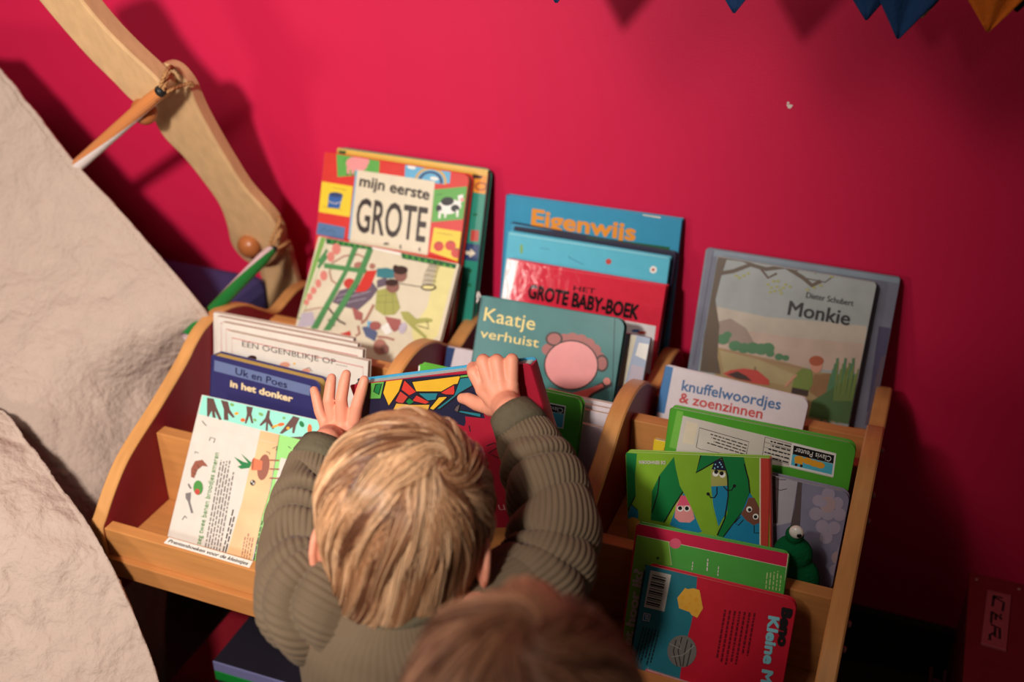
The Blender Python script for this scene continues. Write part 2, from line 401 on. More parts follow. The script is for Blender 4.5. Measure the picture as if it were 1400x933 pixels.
BOOKS = [
{'name': 'board_book', 'label': 'tall green and orange board book behind the red picture dictionary, touching the wall', 'cat': 'book', 'group': 'picture books in the left section', 'o': [3.727, -10.833, 44.662], 'u': [0.99997, -0.00224, -0.00691], 'v': [0.00726, 0.30901, 0.95103], 'n': [0.0, -0.95106, 0.30902], 'w': 23.414, 'h': 27.29, 't': 1.6, 'tb': 0.18, 'rc': [0.4, 1.0, 0.4, 0.4], 'col': 'teal', 'spine': ('yellowdk', 'L'), 'art': [('p', 'yellow', [(0.017, 27.189), (23.517, 27.248), (23.509, 26.355), (0.236, 26.218)]), ('p', 'greendk', [(0.296, 26.936), (1.563, 26.942), (1.355, 26.473), (0.341, 26.454)]), ('p', 'orange', [(20.484, 26.374), (23.509, 26.355), (23.459, 23.895), (20.538, 23.914)]), ('p', 'browndk', [(21.187, 26.361), (22.712, 26.247), (22.522, 25.902), (21.261, 25.73)]), ('p', 'rust', [(23.56, 24.978), (23.527, 24.769), (23.382, 24.569), (23.143, 24.402), (22.838, 24.288), (22.504, 24.241), (22.181, 24.267), (21.909, 24.363), (21.721, 24.518), (21.639, 24.712), (21.673, 24.922), (21.819, 25.122), (22.06, 25.289), (22.365, 25.402), (22.699, 25.448), (23.02, 25.421), (23.291, 25.325), (23.478, 25.171)]), ('p', 'orange', [(23.241, 24.934), (23.217, 24.808), (23.119, 24.686), (22.958, 24.583), (22.754, 24.512), (22.532, 24.481), (22.318, 24.494), (22.137, 24.549), (22.013, 24.64), (21.96, 24.756), (21.984, 24.883), (22.083, 25.004), (22.245, 25.107), (22.449, 25.178), (22.671, 25.208), (22.885, 25.195), (23.064, 25.14), (23.188, 25.049)]), ('p', 'brick', [(21.852, 18.735), (23.017, 18.826), (23.08, 17.311), (21.913, 17.216)]), ('p', 'navyblue', [(20.184, 16.792), (23.899, 16.937), (23.875, 14.591), (20.225, 14.373)]), ('p', 'cream', [(21.256, 15.752), (22.083, 15.774), (22.032, 16.205), (22.881, 15.616), (22.068, 14.892), (22.025, 15.259), (21.265, 15.269)]), ('p', 'greendk', [(22.612, 20.976), (22.592, 20.921), (22.523, 20.866), (22.413, 20.816), (22.275, 20.777), (22.125, 20.755), (21.983, 20.752), (21.864, 20.768), (21.784, 20.802), (21.752, 20.849), (21.772, 20.904), (21.841, 20.96), (21.952, 21.01), (22.09, 21.048), (22.24, 21.07), (22.382, 21.073), (22.5, 21.057), (22.58, 21.023)]), ('p', 'greendk', [(22.619, 13.107), (22.616, 13.018), (22.587, 12.936), (22.536, 12.87), (22.468, 12.828), (22.393, 12.815), (22.318, 12.834), (22.254, 12.88), (22.207, 12.95), (22.184, 13.035), (22.187, 13.124), (22.216, 13.206), (22.267, 13.272), (22.334, 13.314), (22.41, 13.326), (22.484, 13.308), (22.549, 13.261), (22.595, 13.191)]), ('p', 'greendk', [(22.733, 11.131), (22.73, 11.042), (22.701, 10.959), (22.65, 10.893), (22.582, 10.85), (22.507, 10.837), (22.432, 10.855), (22.367, 10.902), (22.321, 10.972), (22.297, 11.057), (22.3, 11.146), (22.329, 11.229), (22.38, 11.296), (22.448, 11.338), (22.524, 11.351), (22.598, 11.333), (22.663, 11.286), (22.709, 11.216)])], 'pages': 'paper', 'gl': 0.32},
{'name': 'picture_dictionary', 'label': 'red picture dictionary with yellow and green animal panels and big black title GROTE', 'cat': 'book', 'group': 'picture books in the left section', 'o': [2.748, -13.981, 44.824], 'u': [0.99988, -0.00528, -0.01451], 'v': [0.01544, 0.34198, 0.93958], 'n': [0.0, -0.93969, 0.34202], 'w': 22.342, 'h': 27.431, 't': 1.8, 'tb': 0.18, 'rc': [0.2, 1.0, 1, 0.2], 'col': 'redbright', 'spine': None, 'art': [('p', 'grass', [(1.884, 27.432), (8.723, 27.458), (8.861, 25.612), (2.452, 24.211)]), ('p', 'pigpink', [(6.97, 26.437), (6.856, 26.09), (6.549, 25.78), (6.086, 25.546), (5.522, 25.415), (4.925, 25.404), (4.366, 25.515), (3.915, 25.734), (3.626, 26.036), (3.534, 26.382), (3.651, 26.732), (3.962, 27.042), (4.429, 27.275), (4.995, 27.403), (5.59, 27.412), (6.145, 27.299), (6.592, 27.081), (6.879, 26.781)]), ('p', 'pigpink', [(7.154, 27.066), (7.139, 26.856), (7.044, 26.66), (6.88, 26.501), (6.668, 26.398), (6.432, 26.365), (6.201, 26.405), (6.003, 26.514), (5.862, 26.678), (5.795, 26.877), (5.81, 27.088), (5.906, 27.285), (6.07, 27.444), (6.283, 27.545), (6.519, 27.578), (6.75, 27.537), (6.947, 27.429), (7.087, 27.265)]), ('p', 'pigpink', [(3.724, 25.713), (4.221, 25.739), (4.262, 24.801), (3.912, 24.795)]), ('p', 'pigpink', [(4.474, 25.709), (4.972, 25.713), (4.948, 24.899), (4.581, 24.847)]), ('l', 'ink', 0.05, [(3.373, 26.541), (3.223, 26.739), (3.456, 26.881)]), ('p', 'ink', [(4.134, 24.827), (4.128, 24.791), (4.101, 24.756), (4.058, 24.727), (4.004, 24.707), (3.944, 24.698), (3.886, 24.702), (3.838, 24.718), (3.804, 24.744), (3.789, 24.777), (3.796, 24.813), (3.822, 24.848), (3.865, 24.877), (3.919, 24.897), (3.979, 24.906), (4.037, 24.902), (4.085, 24.886), (4.119, 24.86)]), ('p', 'ink', [(4.924, 24.896), (4.918, 24.86), (4.892, 24.825), (4.849, 24.796), (4.795, 24.776), (4.735, 24.768), (4.677, 24.772), (4.629, 24.788), (4.595, 24.814), (4.581, 24.847), (4.587, 24.883), (4.613, 24.917), (4.656, 24.946), (4.71, 24.966), (4.77, 24.975), (4.827, 24.971), (4.876, 24.955), (4.909, 24.929)]), ('p', 'skyblue', [(12.69, 27.514), (19.55, 27.583), (19.633, 25.791), (12.814, 25.659)]), ('p', 'ochre', [(14.367, 25.237), (14.368, 25.678), (14.486, 26.113), (14.716, 26.522), (15.045, 26.885), (15.457, 27.183), (15.932, 27.403), (16.446, 27.534), (16.974, 27.57), (17.491, 27.51), (17.972, 27.357), (18.394, 27.118), (18.736, 26.806), (18.983, 26.434), (19.123, 26.021), (19.149, 25.588)]), ('p', 'skyblue', [(14.695, 25.285), (14.697, 25.659), (14.8, 26.03), (14.998, 26.378), (15.283, 26.686), (15.639, 26.941), (16.049, 27.129), (16.493, 27.242), (16.949, 27.274), (17.396, 27.224), (17.811, 27.095), (18.175, 26.893), (18.47, 26.628), (18.683, 26.312), (18.803, 25.961), (18.825, 25.592)]), ('p', 'navyblue', [(14.914, 25.317), (14.916, 25.647), (15.009, 25.974), (15.186, 26.281), (15.441, 26.555), (15.76, 26.78), (16.127, 26.947), (16.524, 27.047), (16.932, 27.077), (17.332, 27.034), (17.703, 26.92), (18.029, 26.743), (18.293, 26.509), (18.483, 26.23), (18.59, 25.921), (18.608, 25.595)]), ('p', 'skyblue', [(15.351, 25.38), (15.351, 25.644), (15.42, 25.905), (15.554, 26.149), (15.748, 26.366), (15.99, 26.545), (16.27, 26.677), (16.574, 26.756), (16.886, 26.777), (17.193, 26.741), (17.478, 26.649), (17.728, 26.505), (17.932, 26.317), (18.078, 26.093), (18.162, 25.845), (18.177, 25.584)]), ('p', 'white', [(14.358, 27.171), (14.316, 27.085), (14.2, 27.009), (14.022, 26.951), (13.806, 26.918), (13.575, 26.914), (13.36, 26.941), (13.184, 26.994), (13.071, 27.067), (13.033, 27.151), (13.075, 27.237), (13.192, 27.314), (13.37, 27.372), (13.587, 27.404), (13.817, 27.408), (14.033, 27.381), (14.207, 27.328), (14.32, 27.255)]), ('p', 'white', [(17.936, 26.143), (17.895, 26.057), (17.78, 25.981), (17.605, 25.923), (17.392, 25.89), (17.165, 25.886), (16.952, 25.911), (16.779, 25.964), (16.666, 26.036), (16.629, 26.12), (16.67, 26.206), (16.785, 26.282), (16.96, 26.34), (17.174, 26.373), (17.401, 26.377), (17.613, 26.351), (17.786, 26.299), (17.898, 26.226)]), ('p', 'sunyellow', [(0.034, 23.241), (5.027, 23.262), (5.083, 18.955), (-0.037, 18.896)]), ('p', 'blue', [(1.374, 21.615), (3.631, 21.774), (3.31, 19.86), (1.401, 19.7)]), ('p', 'navyblue', [(3.632, 21.783), (3.566, 21.659), (3.374, 21.543), (3.081, 21.448), (2.72, 21.386), (2.335, 21.364), (1.973, 21.385), (1.678, 21.446), (1.484, 21.541), (1.417, 21.657), (1.484, 21.781), (1.677, 21.898), (1.973, 21.992), (2.334, 22.054), (2.719, 22.076), (3.079, 22.054), (3.373, 21.993), (3.565, 21.898)]), ('l', 'cream', 0.1, [(1.443, 20.622), (2.479, 20.445), (3.495, 20.822)]), ('l', 'ink', 0.05, [(1.917, 22.584), (4.108, 22.597)]), ('l', 'ink', 0.04, [(0.52, 19.811), (3.827, 19.761)]), ('p', 'steelblue', [(0.161, 17.442), (4.548, 17.377), (4.535, 15.628), (0.035, 15.684)]), ('l', 'ink', 0.06, [(0.702, 16.13), (1.139, 16.764), (1.833, 16.313), (2.419, 16.744), (2.985, 16.274)]), ('p', 'skyblue', [(5.23, 25.64), (5.479, 25.632), (5.525, 15.79), (5.198, 15.781)]), ('p', 'cream', [(5.479, 25.632), (17.45, 25.771), (17.685, 15.597), (5.491, 15.448)]), ('t', 'title', 'mijn eerste', (5.992, 23.514), (16.906, 23.138), 1.476, 1, 0.02), ('t', 'title', 'GROTE', (6.156, 17.188), (17.06, 17.395), 4.558, 1, 0.012), ('p', 'title', [(11.702, 16.227), (11.682, 16.167), (11.61, 16.106), (11.495, 16.05), (11.351, 16.006), (11.195, 15.98), (11.046, 15.975), (10.922, 15.992), (10.837, 16.028), (10.803, 16.078), (10.823, 16.138), (10.895, 16.2), (11.01, 16.256), (11.154, 16.299), (11.31, 16.325), (11.459, 16.33), (11.583, 16.313), (11.668, 16.278)]), ('p', 'title', [(13.596, 16.121), (13.602, 16.016), (13.59, 15.922), (13.564, 15.848), (13.525, 15.805), (13.479, 15.797), (13.43, 15.826), (13.386, 15.888), (13.351, 15.975), (13.329, 16.077), (13.324, 16.181), (13.335, 16.276), (13.362, 16.349), (13.401, 16.392), (13.447, 16.4), (13.495, 16.371), (13.54, 16.31), (13.575, 16.223)]), ('p', 'title', [(16.534, 16.236), (16.539, 16.132), (16.529, 16.038), (16.502, 15.965), (16.464, 15.922), (16.418, 15.915), (16.371, 15.943), (16.327, 16.004), (16.292, 16.091), (16.27, 16.192), (16.264, 16.296), (16.275, 16.39), (16.301, 16.463), (16.339, 16.506), (16.385, 16.514), (16.433, 16.485), (16.477, 16.424), (16.512, 16.338)]), ('p', 'grass', [(17.482, 24.663), (22.308, 25.8), (22.285, 21.327), (17.682, 20.213)]), ('p', 'white', [(21.758, 23.19), (21.749, 22.837), (21.528, 22.465), (21.122, 22.119), (20.578, 21.84), (19.962, 21.662), (19.348, 21.607), (18.81, 21.682), (18.414, 21.879), (18.21, 22.173), (18.221, 22.529), (18.446, 22.904), (18.858, 23.251), (19.405, 23.528), (20.021, 23.703), (20.632, 23.755), (21.164, 23.678), (21.555, 23.482)]), ('p', 'white', [(21.049, 24.339), (21.817, 24.667), (21.979, 23.841), (21.437, 23.226)]), ('p', 'ink', [(20.61, 23.605), (20.6, 23.395), (20.476, 23.183), (20.254, 22.995), (19.96, 22.854), (19.63, 22.776), (19.302, 22.772), (19.018, 22.841), (18.811, 22.976), (18.706, 23.16), (18.717, 23.371), (18.842, 23.583), (19.066, 23.771), (19.361, 23.912), (19.691, 23.989), (20.018, 23.992), (20.301, 23.923), (20.506, 23.788)]), ('p', 'ink', [(21.578, 22.714), (21.563, 22.541), (21.472, 22.377), (21.317, 22.241), (21.116, 22.151), (20.894, 22.116), (20.676, 22.142), (20.49, 22.225), (20.358, 22.355), (20.296, 22.516), (20.312, 22.69), (20.403, 22.854), (20.559, 22.989), (20.76, 23.079), (20.983, 23.113), (21.2, 23.087), (21.385, 23.004), (21.517, 22.874)]), ('p', 'ink', [(18.953, 22.31), (18.95, 22.138), (18.895, 21.978), (18.795, 21.851), (18.662, 21.771), (18.512, 21.747), (18.363, 21.784), (18.233, 21.876), (18.137, 22.013), (18.088, 22.177), (18.092, 22.349), (18.147, 22.509), (18.247, 22.636), (18.38, 22.716), (18.53, 22.739), (18.679, 22.702), (18.809, 22.61), (18.904, 22.474)]), ('p', 'pigpink', [(22.124, 23.969), (22.117, 23.883), (22.071, 23.802), (21.994, 23.734), (21.894, 23.69), (21.784, 23.673), (21.676, 23.686), (21.583, 23.728), (21.517, 23.792), (21.487, 23.873), (21.494, 23.959), (21.539, 24.04), (21.617, 24.108), (21.717, 24.152), (21.827, 24.169), (21.935, 24.156), (22.028, 24.114), (22.093, 24.049)]), ('p', 'white', [(18.564, 21.927), (18.957, 21.988), (18.94, 20.908), (18.639, 20.861)]), ('p', 'white', [(19.402, 21.842), (19.748, 21.895), (19.78, 21.148), (19.503, 21.105)]), ('p', 'white', [(21.082, 22.423), (21.47, 22.483), (21.556, 21.533), (21.281, 21.491)]), ('l', 'ink', 0.06, [(17.93, 23.979), (18.834, 24.264)]), ('p', 'sunyellow', [(18.176, 19.555), (22.428, 19.634), (22.444, 15.49), (18.034, 16.203)]), ('p', 'tomato', [(19.977, 17.246), (19.964, 17.001), (19.862, 16.77), (19.681, 16.581), (19.445, 16.457), (19.182, 16.413), (18.922, 16.454), (18.699, 16.576), (18.538, 16.763), (18.46, 16.994), (18.474, 17.24), (18.577, 17.471), (18.758, 17.659), (18.995, 17.782), (19.258, 17.826), (19.517, 17.784), (19.739, 17.662), (19.899, 17.475)]), ('p', 'tomato', [(21.745, 17.647), (21.729, 17.403), (21.619, 17.171), (21.426, 16.981), (21.174, 16.855), (20.894, 16.808), (20.619, 16.847), (20.383, 16.966), (20.214, 17.151), (20.132, 17.38), (20.149, 17.625), (20.26, 17.856), (20.454, 18.046), (20.706, 18.172), (20.986, 18.217), (21.26, 18.179), (21.495, 18.06), (21.664, 17.875)]), ('p', 'tomato', [(22.757, 16.778), (22.742, 16.533), (22.632, 16.302), (22.44, 16.112), (22.189, 15.985), (21.91, 15.938), (21.636, 15.975), (21.4, 16.094), (21.231, 16.279), (21.15, 16.508), (21.166, 16.753), (21.277, 16.984), (21.47, 17.175), (21.721, 17.3), (22.0, 17.347), (22.273, 17.308), (22.508, 17.19), (22.676, 17.006)]), ('l', 'greendk', 0.1, [(18.918, 17.592), (19.464, 17.595)]), ('l', 'greendk', 0.1, [(20.637, 18.005), (21.201, 18.011)]), ('l', 'greendk', 0.1, [(21.646, 17.176), (22.168, 17.133)]), ('l', 'ink', 0.05, [(18.62, 18.911), (21.095, 18.944)])], 'pages': 'paper', 'gl': 0.32},
